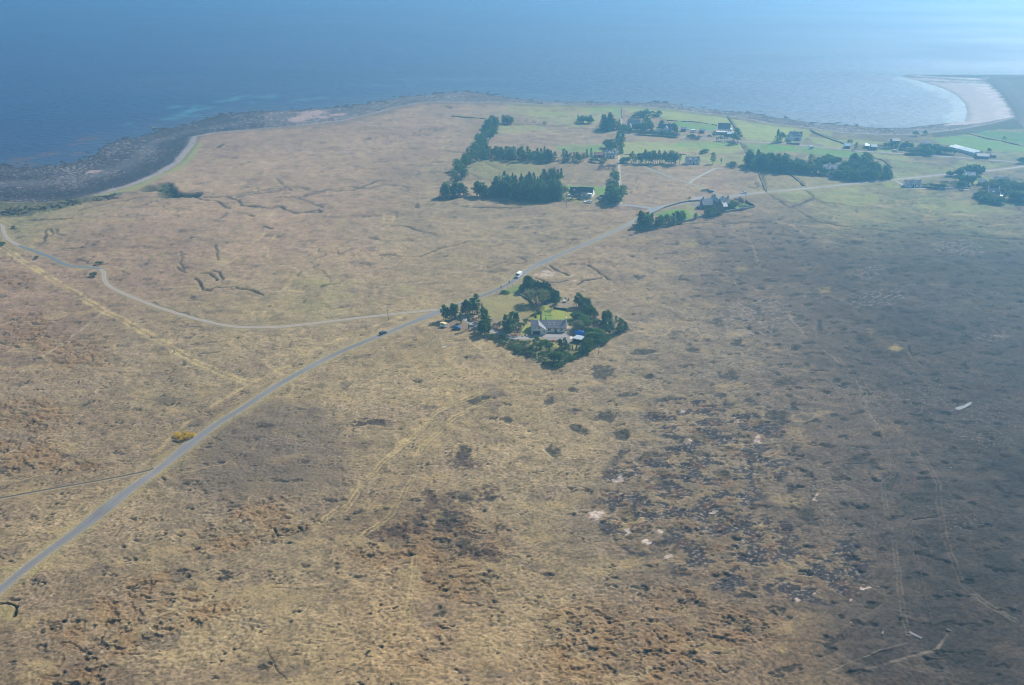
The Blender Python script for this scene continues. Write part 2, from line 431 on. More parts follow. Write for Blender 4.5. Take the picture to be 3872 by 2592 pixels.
# land cover colours; the D tones are dark heather with lens vignette painted in
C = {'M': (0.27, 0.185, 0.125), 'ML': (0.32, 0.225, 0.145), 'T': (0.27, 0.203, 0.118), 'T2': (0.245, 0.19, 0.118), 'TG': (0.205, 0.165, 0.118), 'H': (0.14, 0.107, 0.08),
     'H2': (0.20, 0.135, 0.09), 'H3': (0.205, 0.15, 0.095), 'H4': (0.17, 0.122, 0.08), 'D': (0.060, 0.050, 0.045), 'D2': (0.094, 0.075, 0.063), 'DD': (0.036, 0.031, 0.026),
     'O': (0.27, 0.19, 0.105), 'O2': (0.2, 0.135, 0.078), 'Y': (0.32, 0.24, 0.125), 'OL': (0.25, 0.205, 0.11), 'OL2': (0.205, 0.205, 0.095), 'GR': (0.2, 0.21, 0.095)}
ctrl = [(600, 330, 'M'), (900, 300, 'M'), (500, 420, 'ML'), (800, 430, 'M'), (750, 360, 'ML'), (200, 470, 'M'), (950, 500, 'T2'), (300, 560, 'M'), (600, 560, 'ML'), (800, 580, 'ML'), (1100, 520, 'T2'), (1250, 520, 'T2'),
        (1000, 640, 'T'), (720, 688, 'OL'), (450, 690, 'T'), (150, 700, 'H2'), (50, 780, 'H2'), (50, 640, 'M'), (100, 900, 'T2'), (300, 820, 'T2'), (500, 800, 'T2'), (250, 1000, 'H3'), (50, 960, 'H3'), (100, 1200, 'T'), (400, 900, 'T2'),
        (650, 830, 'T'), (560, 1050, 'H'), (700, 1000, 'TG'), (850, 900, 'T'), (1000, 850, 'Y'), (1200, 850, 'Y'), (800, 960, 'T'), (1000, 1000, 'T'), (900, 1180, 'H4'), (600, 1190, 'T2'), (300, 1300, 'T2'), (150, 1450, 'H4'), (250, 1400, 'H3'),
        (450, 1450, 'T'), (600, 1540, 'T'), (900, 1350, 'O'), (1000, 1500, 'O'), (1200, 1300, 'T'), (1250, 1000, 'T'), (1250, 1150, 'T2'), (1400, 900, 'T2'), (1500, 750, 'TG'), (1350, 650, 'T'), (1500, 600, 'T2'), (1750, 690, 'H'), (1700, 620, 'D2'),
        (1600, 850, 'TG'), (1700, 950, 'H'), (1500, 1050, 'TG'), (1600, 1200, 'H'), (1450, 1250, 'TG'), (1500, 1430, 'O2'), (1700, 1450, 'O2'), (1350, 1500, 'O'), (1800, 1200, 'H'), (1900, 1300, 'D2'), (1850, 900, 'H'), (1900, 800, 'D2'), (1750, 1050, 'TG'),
        (2000, 700, 'D'), (1880, 580, 'D'), (2100, 600, 'D'), (2250, 600, 'D'), (2200, 750, 'D'), (2300, 900, 'D'), (2100, 950, 'D'), (2000, 1050, 'D2'), (2050, 1150, 'D2'), (2200, 1150, 'D'), (2300, 1300, 'DD'), (2100, 1350, 'D'), (2250, 1500, 'DD'),  # right side: dark heather, deepened to imitate corner falloff of the lens
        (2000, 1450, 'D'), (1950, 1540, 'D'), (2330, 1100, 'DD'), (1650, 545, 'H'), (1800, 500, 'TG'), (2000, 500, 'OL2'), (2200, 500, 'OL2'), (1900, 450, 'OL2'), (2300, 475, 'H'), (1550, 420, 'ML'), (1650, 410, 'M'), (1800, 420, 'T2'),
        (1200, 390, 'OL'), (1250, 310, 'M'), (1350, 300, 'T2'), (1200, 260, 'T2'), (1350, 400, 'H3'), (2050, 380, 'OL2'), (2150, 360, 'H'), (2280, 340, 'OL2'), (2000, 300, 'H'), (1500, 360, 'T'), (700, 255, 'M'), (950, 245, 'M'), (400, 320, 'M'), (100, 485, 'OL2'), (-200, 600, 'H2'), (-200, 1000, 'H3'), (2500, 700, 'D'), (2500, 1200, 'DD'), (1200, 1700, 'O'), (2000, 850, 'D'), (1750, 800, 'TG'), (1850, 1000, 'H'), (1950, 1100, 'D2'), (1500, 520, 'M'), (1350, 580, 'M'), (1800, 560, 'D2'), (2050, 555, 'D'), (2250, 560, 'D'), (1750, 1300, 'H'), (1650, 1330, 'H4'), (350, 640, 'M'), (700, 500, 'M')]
qx = X + 22 * fbm(X / 60 + 3, Y / 60, 3); qy = Y + 28 * fbm(X / 60 + 50, Y / 60 + 9, 3)
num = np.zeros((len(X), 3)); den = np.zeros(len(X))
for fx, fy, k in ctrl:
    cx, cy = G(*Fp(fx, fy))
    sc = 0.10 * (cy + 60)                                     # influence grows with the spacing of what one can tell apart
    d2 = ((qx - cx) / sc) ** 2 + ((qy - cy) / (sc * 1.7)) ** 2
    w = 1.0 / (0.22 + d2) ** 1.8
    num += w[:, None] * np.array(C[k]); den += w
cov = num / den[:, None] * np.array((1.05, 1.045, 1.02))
red = sst(0.0, 0.55, fbm(X / 34 + 13, Y / 24 + 40, 4))
cov = cov * (1 - 0.35 * red[:, None]) + np.array((0.21, 0.15, 0.105)) * 0.35 * red[:, None] * np.clip(cov.mean(1) / 0.17, 0.4, 1.1)[:, None]
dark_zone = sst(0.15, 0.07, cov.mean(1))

n_big, n_mid = fbm(X / 55, Y / 55, 3), fbm(X / 13, Y / 13, 3)
n_sm, n_fine = fbm(X / 3.4 + 9, Y / 3.4, 2) * fade(3.4), perlin(X / 1.25, Y / 1.25) * fade(1.25)
n_hag = fbm(X / 4.2 + 31, Y / 3.4 + 7, 3)
far_k = sst(700, 1000, Y)
cov = cov * (1 + 0.16 * n_big + 0.2 * n_mid + 0.24 * n_sm + 0.31 * n_fine)[:, None]
def mix(mask, colr, k=1.0):
    global cov
    a = np.clip(mask * k, 0, 1)[:, None]
    cov = cov * (1 - a) + np.array(colr) * a
tex = (1 + 0.22 * n_sm + 0.2 * n_fine + 0.12 * n_mid)
tuss = sst(-0.35, 0.35, n_big + 0.6 * n_mid)
hfine = (0.10 + 0.13 * tuss) * n_sm + (0.08 + 0.10 * tuss) * n_fine + 0.55 * fbm(X / 11 + 2, Y / 11 + 60, 2) * fade(6)
# straw-coloured grass drifting through the heather, thinner to the right
straw = sst(0.12, 0.6, fbm(X / 21 + 3, Y / 14 + 50, 4)) * (1 - 0.85 * dark_zone)
mix(straw, C['Y'], 0.62)
mix(sst(0.25, 0.65, fbm(X / 16 + 90, Y / 11 + 20, 4)), (0.12, 0.09, 0.072), 0.55)
# tussocks: small dark heather tufts everywhere, thicker where the heather is
sp_amt = sst(-0.5, 0.45, fbm(X / 26 + 8, Y / 26 + 15, 3))
speck = sst(0.34, 0.58, perlin(X / 1.45 + 11, Y / 1.1 + 4) + 0.3 * n_mid) * fade(1.3)
mix(speck, (0.06, 0.045, 0.036), 0.25 + 0.45 * sp_amt)
speck = sst(0.40, 0.6, perlin(X / 2.9 + 31, Y / 2.3 + 14) + 0.3 * n_mid) * fade(2.5)
mix(speck, (0.07, 0.052, 0.04), 0.36 * (1 - sp_amt))
# drainage lines: darker seeps and paler grass runs that wander down the moor
ln = fbm(X / 52 + 21, Y / 40 + 3, 3); lm = sst(-0.1, 0.35, fbm(X / 75 + 60, Y / 75, 2))
mix(sst(0.030, 0.006, np.abs(ln) - 0.3 * spac / 52) * lm * (1 - dark_zone), (0.40, 0.31, 0.17), 0.5)
ln = fbm(X / 38 + 71, Y / 30 + 33, 3); lm = sst(0.0, 0.4, fbm(X / 70 + 160, Y / 70 + 9, 2))
lm = lm * sst(380, 520, Y)
mix(sst(0.022, 0.006, np.abs(ln) - 0.3 * spac / 38) * lm, (0.07, 0.05, 0.04), 0.6)
hfine = hfine - 0.4 * sst(0.03, 0.0, np.abs(ln)) * lm
pale_speck = sst(0.52, 0.66, perlin(X / 1.1 + 60, Y / 1.1)) * fade(1.1) * sst(-0.2, 0.4, n_big)
mix(pale_speck, (0.42, 0.37, 0.29), 0.45)
H = und(X, Y)

# peat hags: little banks of bare peat, in the zones where the photograph shows them
def ell(cx, cy, rx, ry, conv):
    """soft ellipse lying on the ground, given by the photograph's pixels"""
    px, py = conv(cx, cy); qx, qy = conv(cx + rx, cy); rx_, ry_ = conv(cx, cy - ry)
    c = G(px, py); a = G(qx, py); b = G(px, ry_)
    ax, by = max(abs(a[0] - c[0]), .3), max(abs(b[1] - c[1]), .3)
    m = (np.abs(X - c[0]) < ax * 2.2 + 6) & (np.abs(Y - c[1]) < by * 2.2 + 6)
    out = np.full(X.shape, -9.0)
    i = np.nonzero(m)[0]
    shear = c[0] / max(c[1], 1)
    out[i] = 1 - np.hypot((wx[i] - c[0] - shear * (wy[i] - c[1])) / ax, (wy[i] - c[1]) / by)
    return out
hag_zone = np.zeros(len(X))
for e in ((330, 1330, 130, 130, z11), (520, 1230, 130, 100, z11), (680, 1130, 120, 110, z11), (780, 1250, 150, 70, z11), (900, 1120, 120, 50, z11), (1080, 850, 190, 60, z11), (1280, 760, 170, 70, z11), (1380, 820, 90, 40, z11), (430, 1480, 180, 110, z11),
          (560, 900, 420, 160, z12), (1250, 1350, 330, 230, z12), (700, 1100, 250, 90, z12), (220, 1420, 300, 180, z13), (450, 1300, 200, 120, z13), (200, 1180, 200, 80, z13), (150, 480, 300, 120, z11), (120, 280, 250, 110, z11), (150, 600, 200, 100, z8), (250, 1050, 330, 200, z8), (650, 1250, 450, 220, z8)):
    hag_zone = np.maximum(hag_zone, sst(0.0, 0.55, ell(*e)))
def band(conv, pts, wide):
    return sst(1.0, 0.35, dist_line(wx, wy, W(conv, pts), wide * 1.1) / wide)
zq = Z(0, 1286, 1.2004)
for wd, pts in ((7, ((250, 1560), (420, 1420), (560, 1300), (700, 1180), (820, 1110))), (6, ((480, 1420), (640, 1330), (800, 1280), (960, 1220), (1050, 1210))), (5, ((880, 945), (1050, 840), (1180, 780), (1330, 730))), (6, ((1020, 930), (1200, 870), (1380, 850))), (5, ((1620, 1000), (1740, 900), (1900, 830))), (6, ((1700, 1010), (1900, 990), (2050, 1000), (2150, 1060))), (4, ((640, 1180), (760, 1060))), (8, ((0, 480), (250, 560), (420, 560))), (4, ((1850, 1480), (1960, 1420), (2000, 1300))), (5, ((1960, 1000), (1980, 1100), (2060, 1140), (2200, 1190)))):
    hag_zone = np.maximum(hag_zone, band(zq, pts, wd))
hag_zone = np.clip(hag_zone, 0, 1)
lip = n_hag - 0.10
cut = sst(0.0, 0.07, lip) * sst(0.75, 0.3, lip)
hagm = cut * hag_zone * fade(2.5)
hfine -= 0.5 * hagm
mix(sst(-0.05, 0.0, lip) * sst(0.10, 0.04, lip) * hag_zone * fade(2.0) * sst(-0.35, 0.25, perlin(X / 4.1 + 9, Y / 4.1)), (0.055, 0.038, 0.028), 0.75)
mix(hagm, (0.17, 0.105, 0.06), 0.35)
# bands of rougher brown along these zones
mix(hag_zone * sst(-0.35, 0.35, n_mid), (0.225, 0.135, 0.062), 0.5)

# dark heather hollows on the right, and scattered ones by chance
blobs = [(330, 410, 60, 40, z13), (520, 260, 45, 20, z13), (640, 320, 55, 25, z13), (450, 150, 70, 28, z13), (580, 580, 36, 20, z13), (1045, 528, 46, 22, z13), (985, 568, 50, 22, z13), (1340, 700, 120, 80, z13), (910, 165, 22, 14, z13), (1150, 210, 30, 20, z13), (1100, 50, 30, 15, z13),
         (780, 95, 22, 14, z13), (80, 515, 50, 18, z13), (320, 500, 60, 18, z13), (460, 480, 38, 18, z13), (120, 620, 50, 36, z13), (410, 600, 38, 18, z13), (340, 790, 60, 36, z13), (120, 900, 40, 26, z13), (170, 1060, 60, 30, z13), (700, 170, 60, 25, z13), (1360, 140, 40, 12, z13), (720, 240, 22, 10, z13), (560, 375, 40, 20, z13), (400, 365, 30, 20, z13), (100, 340, 40, 18, z13), (925, 260, 18, 12, z13), (1210, 640, 50, 50, z13), (780, 790, 50, 60, z13), (980, 1090, 90, 30, z13),
         (590, 790, 75, 60, z12), (690, 700, 60, 35, z12), (800, 725, 42, 25, z12), (520, 695, 28, 25, z12), (690, 520, 38, 36, z12), (1075, 490, 26, 34, z12), (445, 180, 32, 12, z12), (1290, 120, 62, 32, z12), (1050, 270, 42, 25, z12), (1340, 330, 66, 26, z12), (230, 362, 75, 18, z12), (350, 390, 28, 14, z12), (440, 820, 34, 26, z12), (690, 910, 42, 46, z12), (770, 970, 22, 18, z12), (1500, 540, 44, 26, z12), (1440, 780, 46, 40, z12), (340, 870, 50, 26, z12), (1170, 210, 26, 12, z12), (1430, 230, 60, 18, z12), (1520, 150, 36, 16, z12), (880, 350, 25, 20, z12), (1380, 500, 40, 30, z12), (1220, 400, 40, 20, z12), (1390, 420, 36, 25, z12), (740, 250, 60, 25, z12),
         (460, 655, 40, 22, z14), (610, 790, 42, 24, z14), (840, 705, 45, 22, z14), (340, 835, 60, 25, z14), (1345, 770, 55, 40, z14), (1110, 680, 22, 40, z14), (980, 640, 30, 16, z14), (930, 580, 25, 12, z14), (790, 810, 26, 14, z14), (1000, 810, 30, 16, z14), (1440, 865, 28, 14, z14), (1025, 915, 25, 16, z14), (800, 890, 26, 12, z14), (1560, 740, 32, 12, z14), (1960, 750, 50, 26, z14), (1910, 685, 44, 20, z14), (1840, 740, 50, 18, z14), (2010, 670, 50, 14, z14), (1660, 620, 50, 16, z14), (1750, 430, 46, 14, z14), (1930, 430, 34, 12, z14), (1550, 350, 45, 20, z14), (1850, 360, 40, 16, z14), (1330, 405, 38, 20, z14), (1350, 190, 50, 12, z14), (1640, 215, 30, 14, z14), (1020, 180, 40, 10, z14), (870, 225, 22, 8, z14), (1260, 265, 50, 14, z14), (1700, 285, 60, 14, z14), (960, 500, 50, 16, z14), (1030, 555, 32, 8, z14), (630, 480, 36, 10, z14), (260, 390, 32, 18, z14), (1560, 500, 44, 12, z14), (1590, 870, 50, 26, z14), (1760, 660, 30, 14, z14), (1490, 650, 30, 14, z14), (2300, 450, 60, 20, z14), (1270, 710, 16, 12, z14), (1240, 350, 40, 10, z14), (60, 850, 60, 20, z14), (20, 390, 40, 16, z14)]
blobm = np.zeros(len(X))
for e in blobs: blobm = np.maximum(blobm, sst(-0.15, 0.6, ell(*e) + 0.5 * n_mid + 0.3 * n_sm + 0.12 * n_fine))
chance = sst(0.30, 0.5, fbm(X / 9 + 77, Y / 6.5 + 13, 3)) * sst(0.20, 0.11, cov.mean(1)) * fade(4)
blobm = np.maximum(blobm, 0.85 * chance)
cn = fbm(X / 2.7 + 12, Y / 2.2 + 3, 3)
cn = cn * fade(2.2)
clump = sst(-0.25, 0.12, cn + 1.1 * (blobm - 0.55)) * sst(0.05, 0.3, blobm)
mix(clump, np.array((0.050, 0.042, 0.032)), 0.8)
heath = np.zeros(len(X))
for wd, pts in ((9, ((1690, 900), (1850, 860), (1960, 790), (2080, 730), (2230, 700))), (6, ((1940, 700), (1960, 740))), (7, ((2080, 540), (2140, 560))), (8, ((2120, 880), (2180, 940), (2240, 980))), (5, ((1620, 360), (1740, 380))), (8, ((2080, 800), (2020, 830)))):
    heath = np.maximum(heath, band(zq, pts, wd))
ch = fbm(X / 1.7 + 2, Y / 1.4 + 33, 2)
heath = sst(-0.1, 0.3, 0.7 * cn + 0.7 * ch + 0.8 * (heath - 0.75) + 0.8 * n_mid) * sst(0.02, 0.4, heath)
mix(heath, (0.085, 0.055, 0.044), 0.75)
hfine += 0.3 * heath * (cn + 0.4)
hfine -= 0.5 * blobm
hfine += 0.25 * blobm * n_sm

# patchwork of burnt, bleached and rocky ground left of the dark heather
patch = np.zeros(len(X))
for e in ((330, 640, 360, 280, z13), (450, 930, 420, 240, z13), (420, 430, 330, 170, z13), (820, 1050, 340, 190, z13), (300, 560, 260, 160, z13), (600, 560, 160, 120, z13), (480, 330, 130, 80, z13), (150, 700, 200, 200, z13), (1450, 700, 200, 300, z12), (850, 1120, 200, 90, z13), (250, 330, 260, 130, z13)):
    patch = np.maximum(patch, sst(0.0, 0.6, ell(*e)))
pn = fbm(X / 3.0 + 5, Y / 3.0 + 88, 3)
pq = fbm(X / 11 + 5, Y / 9 + 8, 4)
mix(sst(-0.5, 0.0, pq) * patch * sst(0.2, -0.2, pq), (0.27, 0.20, 0.10), 0.4)
mix(sst(-0.04, 0.14, pq + 0.55 * cn) * sst(0.0, 0.5, patch), (0.046, 0.038, 0.04), 0.88)
hfine -= 0.25 * sst(-0.04, 0.14, pq + 0.55 * cn) * patch
mix(sst(0.15, 0.4, fbm(X / 7 + 55, Y / 7 + 8, 3)) * patch, (0.19, 0.105, 0.055), 0.4)
mix(sst(0.34, 0.44, fbm(X / 1.3 + 5, Y / 1.2 + 88, 2) * fade(1.2)) * patch * sst(-0.25, 0.2, pq), (0.36, 0.31, 0.26), 0.6)
for e in ((1300, 800, 30, 18, z12), (1395, 620, 24, 15, z12), (1500, 900, 20, 14, z12), (1430, 850, 13, 10, z12), (50, 895, 20, 11, z13), (130, 960, 26, 14, z13), (820, 710, 10, 12, z13), (110, 850, 13, 8, z13), (350, 775, 16, 10, z13), (810, 1155, 12, 10, z13), (740, 1185, 15, 8, z13), (1005, 1180, 8, 10, z13), (1090, 1135, 18, 6, z13), (200, 310, 14, 9, z13), (490, 350, 14, 10, z13), (555, 445, 14, 10, z13), (285, 430, 10, 8, z13),
          (1285, 95, 60, 30, z1), (1160, 95, 22, 10, z1), (1500, 130, 30, 12, z1), (1570, 180, 16, 6, z1)):
    mix(sst(0.0, 0.2, 0.7 * ell(*e) + 0.9 * cn + 0.3 * n_sm), (0.47, 0.385, 0.33), 0.8)
# bleached mottle of the far right heather
for e in ((1450, 520, 260, 70, z14), (1420, 360, 130, 60, z14), (1950, 220, 200, 60, z14), (2150, 740, 150, 40, z14), (700, 640, 300, 160, z14)):
    mk = sst(0.0, 0.5, ell(*e))
    mix(mk * sst(0.1, 0.4, fbm(X / 2.6, Y / 2.6 + 4, 3)) , (0.3, 0.26, 0.23), 0.55)
# bright and ochre grass patches
for e in ((460, 285, 60, 36, z13), (690, 1310, 30, 30, z13), (640, 1400, 40, 60, z13), (1200, 20, 40, 18, z13), (1400, 730, 40, 30, z14), (1570, 815, 34, 20, z14), (1110, 485, 55, 28, z14), (380, 1060, 60, 30, z12), (330, 1320, 60, 40, z12), (190, 350, 60, 20, z14), (650, 345, 60, 24, z14), (330, 200, 70, 22, z14)):
    mix(sst(0.0, 0.9, ell(*e) + 0.9 * n_mid + 0.4 * n_sm), (0.33, 0.265, 0.11), 0.45)
for e in ((640, 1000, 330, 50, z9), (560, 1160, 170, 50, z9), (790, 1100, 200, 30, z9), (1350, 1060, 160, 40, z9), (60, 1240, 70, 40, z11), (60, 1010, 120, 30, z11)):
    mix(sst(-0.1, 0.9, ell(*e) + 0.9 * n_mid), (0.27, 0.24, 0.105), 0.5)
for e in ((220, 480, 260, 160, z13), (1000, 1500, 60, 40, z13)):
    pass
# the dark square of heather below the road
sq = W(z11, ((840, 560), (960, 430), (1200, 260), (1420, 170), (1660, 330), (1680, 600), (1450, 640), (1190, 705), (1000, 640)))
sqm = np.zeros(len(X))
for e in ((1130, 430, 230, 190, z11), (1400, 330, 250, 150, z11), (1290, 560, 330, 130, z11), (1560, 480, 160, 170, z11)):
    sqm = np.maximum(sqm, sst(-0.15, 0.45, ell(*e) + 0.25 * n_mid + 0.2 * n_big))
mix(sqm * (0.75 + 0.4 * n_sm), np.array((0.125, 0.095, 0.076)), 0.62)

# bare peat cuttings, burns and ditches: real channels
ditches = [
    (z7, 1.0, 0.9, ((1180, 780), (1280, 780), (1350, 800), (1440, 805), (1540, 795), (1620, 825), (1640, 860), (1780, 870), (1830, 880), (1900, 870), (1960, 890), (2040, 905), (2120, 900), (2200, 905))),
    (z7, 1.0, 0.8, ((1300, 790), (1370, 820), (1470, 825), (1530, 870), (1560, 875))), (z7, 0.8, 0.6, ((1570, 795), (1700, 770), (1900, 740), (2000, 735), (2100, 748))), (z7, 0.7, 0.5, ((1890, 810), (1990, 800), (2060, 800), (2120, 780), (2200, 765))),
    (z7, 0.7, 0.6, ((550, 890), (800, 830), (860, 830), (920, 810), (1030, 800), (1140, 815))), (z7, 0.9, 0.7, ((210, 965), (390, 950), (480, 945))), (z7, 0.6, 0.5, ((1640, 585), (1700, 560))), (z7, 1.6, 0.6, ((1490, 470), (1510, 445))),
    (z9, 0.8, 0.6, ((0, 310), (100, 285), (200, 275), (300, 255), (420, 230), (500, 235), (560, 260), (640, 265), (700, 250), (800, 262), (900, 260), (960, 240))), (z9, 1.0, 0.8, ((0, 350), (20, 375), (140, 380), (180, 385), (280, 400), (340, 385), (400, 415), (480, 430), (560, 425), (650, 410), (690, 430))),
    (z9, 0.8, 0.6, ((380, 320), (490, 315), (560, 285), (620, 260))), (z9, 0.7, 0.6, ((0, 430), (60, 440), (115, 465))), (z9, 0.9, 0.7, ((195, 545), (270, 565))), (z9, 0.6, 0.5, ((490, 320), (570, 350), (640, 380), (690, 390))), (z9, 0.6, 0.4, ((1000, 235), (1080, 240), (1180, 210), (1330, 220), (1400, 232))), (z9, 1.0, 0.5, ((900, 225), (980, 240), (1040, 215), (1100, 190), (1150, 180))),
    (z9, 0.8, 0.6, ((1235, 535), (1340, 545), (1420, 570), (1500, 590), (1600, 620))), (z9, 0.5, 0.35, ((1060, 640), (1200, 670), (1400, 665))), (z9, 0.9, 0.8, ((0, 1035), (60, 1040), (130, 1065), (190, 1100))), (z9, 0.5, 0.4, ((1150, 770), (1240, 770), (1330, 790), (1480, 790), (1560, 760), (1640, 720), (1790, 690), (1840, 665))),
    (z9, 0.7, 0.6, ((810, 1292), (1000, 1272), (1200, 1252))), (z9, 0.7, 0.6, ((1910, 390), (1950, 402), (2080, 397), (2260, 397))), (z9, 0.6, 0.5, ((1280, 435), (1275, 475))), (z9, 0.5, 0.4, ((1180, 430), (1280, 432))), (z9, 0.6, 0.4, ((690, 1030), (760, 1010), (830, 1000))), (z9, 0.5, 0.4, ((300, 160), (420, 260))), (z9, 0.8, 0.6, ((1440, 365), (1455, 390))),
    (z8, 0.8, 0.8, ((1720, 595), (1760, 650), (1780, 690), (1860, 690), (1900, 665), (2040, 665), (2100, 662), (2200, 690), (2320, 745))), (z8, 0.7, 0.7, ((1760, 545), (1830, 545), (1890, 615))), (z8, 0.7, 0.7, ((1870, 520), (1910, 545), (1940, 610))), (z8, 0.6, 0.5, ((1895, 295), (1930, 340), (1950, 430))), (z8, 0.7, 0.5, ((2105, 5), (2200, 25), (2240, 45))),
    (z8, 0.7, 0.4, ((390, 270), (400, 220), (425, 160), (475, 152), (482, 190), (425, 215))), (z8, 0.6, 0.4, ((520, 150), (510, 200), (560, 215))), (z8, 0.75, 0.8, ((1355, 810), (1430, 833), (1560, 868), (1700, 928), (1850, 983), (1950, 990), (2060, 1013), (2343, 1020))), (z8, 0.8, 0.6, ((260, 80), (430, 70), (620, 60))), (z8, 0.6, 0.5, ((0, 585), (70, 590))), (z8, 0.5, 0.5, ((1590, 350), (1600, 400), (1580, 460), (1610, 520))), (z8, 0.6, 0.5, ((1545, 490), (1640, 540))), (z8, 0.6, 0.5, ((1905, 80), (1960, 50), (2020, 10))),
    (z8, 0.6, 0.6, ((360, 965), (430, 960), (520, 955))), (z8, 0.6, 0.6, ((0, 1150), (90, 1180), (170, 1210), (240, 1195), (300, 1185))), (z8, 0.5, 0.5, ((350, 1075), (390, 1090), (440, 1100))), (z8, 0.5, 0.5, ((140, 1300), (220, 1292), (300, 1288))), (z8, 0.5, 0.5, ((1730, 1260), (1820, 1250), (1925, 1243))), (z8, 0.5, 0.5, ((630, 835), (690, 825), (745, 815))),
    (z1, 1.2, 0.9, ((1330, 0), (1380, 45), (1450, 90), (1490, 122))), (z1, 1.0, 0.8, ((1690, 0), (1780, 60), (1850, 110), (1930, 165))), (z1, 1.2, 0.5, ((1610, 215), (1650, 180), (1720, 170), (1850, 150))), (z1, 0.9, 0.5, ((1180, 140), (1300, 175), (1400, 185), (1510, 170))),
    (z4, 0.9, 0.6, ((500, 960), (700, 905), (900, 890), (1080, 880), (1250, 890), (1400, 880), (1700, 885))), (z4, 0.8, 0.6, ((1650, 300), (1680, 380), (1720, 470), (1750, 530))), (z4, 0.9, 0.6, ((2010, 340), (2080, 400), (2170, 475))), (z4, 0.6, 0.4, ((1780, 570), (1900, 640), (2000, 720), (2060, 690), (2150, 670), (2310, 620))), (z4, 0.6, 0.4, ((2180, 520), (2310, 620), (2343, 640))), (z4, 0.6, 0.5, ((2050, 710), (2150, 790), (2300, 860))), (z4, 0.9, 0.4, ((1580, 490), (1640, 515), (1680, 490), (1640, 440))),
    (z14, 1.0, 0.6, ((1040, 50), (1250, 85), (1500, 110), (1640, 130), (1900, 140), (2100, 150), (2343, 170))), (z14, 0.8, 0.5, ((850, 140), (960, 155), (1110, 165))), (z14, 0.7, 0.5, ((1640, 800), (1680, 860), (1740, 930))), (z11, 0.7, 1.0, ((0, 1190), (50, 1190), (92, 1197), (80, 1240))), (z11, 0.6, 0.7, ((1305, 810), (1320, 845), (1390, 845), (1445, 825), (1430, 805))), (z11, 0.5, 0.5, ((1340, 830), (1395, 812))), (z11, 0.3, 0.3, ((1280, 1390), (1320, 1460), (1350, 1500), (1390, 1540))), (z11, 0.5, 0.5, ((765, 570), (795, 582))), (z11, 0.5, 0.6, ((1020, 385), (1060, 400))),
    (z13, 0.4, 0.5, ((390, 1240), (430, 1275))), (z13, 0.4, 0.5, ((100, 1310), (140, 1345), (170, 1360))), (z13, 0.5, 0.4, ((1290, 805), (1340, 800), (1400, 790))), (z5, 1.0, 0.5, ((330, 650), (440, 740), (230, 830))), (z5, 1.0, 0.5, ((440, 740), (520, 790), (640, 800), (830, 830))), (z5, 1.0, 0.5, ((220, 530), (340, 632))), (z5, 1.0, 0.4, ((30, 720), (180, 820))),
    (z2, 1.2, 0.6, ((200, 660), (300, 680), (410, 685))), (z2, 1.0, 0.5, ((300, 300), (450, 312), (650, 330))), (z2, 1.2, 0.7, ((200, 197), (240, 200), (275, 225))), (z2, 0.8, 0.4, ((590, 765), (700, 815), (800, 870), (960, 900))), (z2, 0.8, 0.4, ((460, 890), (600, 940), (740, 975))), (z2, 0.7, 0.5, ((950, 385), (1100, 390), (1240, 395), (1400, 410), (1560, 385))), (z2, 0.7, 0.4, ((1560, 430), (1700, 435), (1980, 455))), (z2, 0.9, 0.5, ((400, 1240), (600, 1258), (900, 1255), (1000, 1258))),
    (z3, 1.0, 0.5, ((1620, 180), (1660, 260), (1700, 300), (1740, 380))), (z3, 1.0, 0.5, ((1760, 470), (1800, 540), (1835, 605))), (z3, 1.0, 0.4, ((560, 145), (880, 190), (950, 220), (1200, 235), (1300, 240), (1500, 275))), (z3, 0.9, 0.4, ((680, 715), (800, 770), (900, 820), (1010, 868))), (z5, 1.0, 0.4, ((390, 110), (420, 150), (560, 200), (720, 255))), (z5, 1.2, 0.4, ((1800, 150), (2000, 200), (2200, 240), (2343, 275))), (z5, 1.0, 0.4, ((880, 330), (960, 380), (1060, 400), (1140, 470)))]
dch = np.zeros(len(X)); dep = np.zeros(len(X))
for conv, w, d, pts in ditches:
    P = W(conv, pts)
    D = dist_line(wx * 0.6 + X * 0.4, wy * 0.6 + Y * 0.4, P, 8)
    we = np.maximum(w * 0.95, 0.85 * spac)
    k = sst(1.0, 0.4, D / we) * np.clip(0.95 + 0.5 * n_mid, 0.65, 1)
    dep = np.maximum(dep, d * k); dch = np.maximum(dch, k * np.clip(w / (0.6 * spac), 0.6, 1))
    mix(sst(2.8, 1.0, D / we) * sst(-0.3, 0.4, n_mid), C['Y'], 0.28)
hfine -= dep
mix(dch, (0.032, 0.026, 0.022), 0.92)
# the ravine that breaks through the bank to the beach
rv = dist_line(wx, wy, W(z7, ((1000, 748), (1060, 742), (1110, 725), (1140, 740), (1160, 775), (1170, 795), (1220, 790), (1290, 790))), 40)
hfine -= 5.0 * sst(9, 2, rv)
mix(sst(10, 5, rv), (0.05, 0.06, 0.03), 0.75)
mix(sst(4, 1, rv), (0.03, 0.04, 0.02), 0.6)

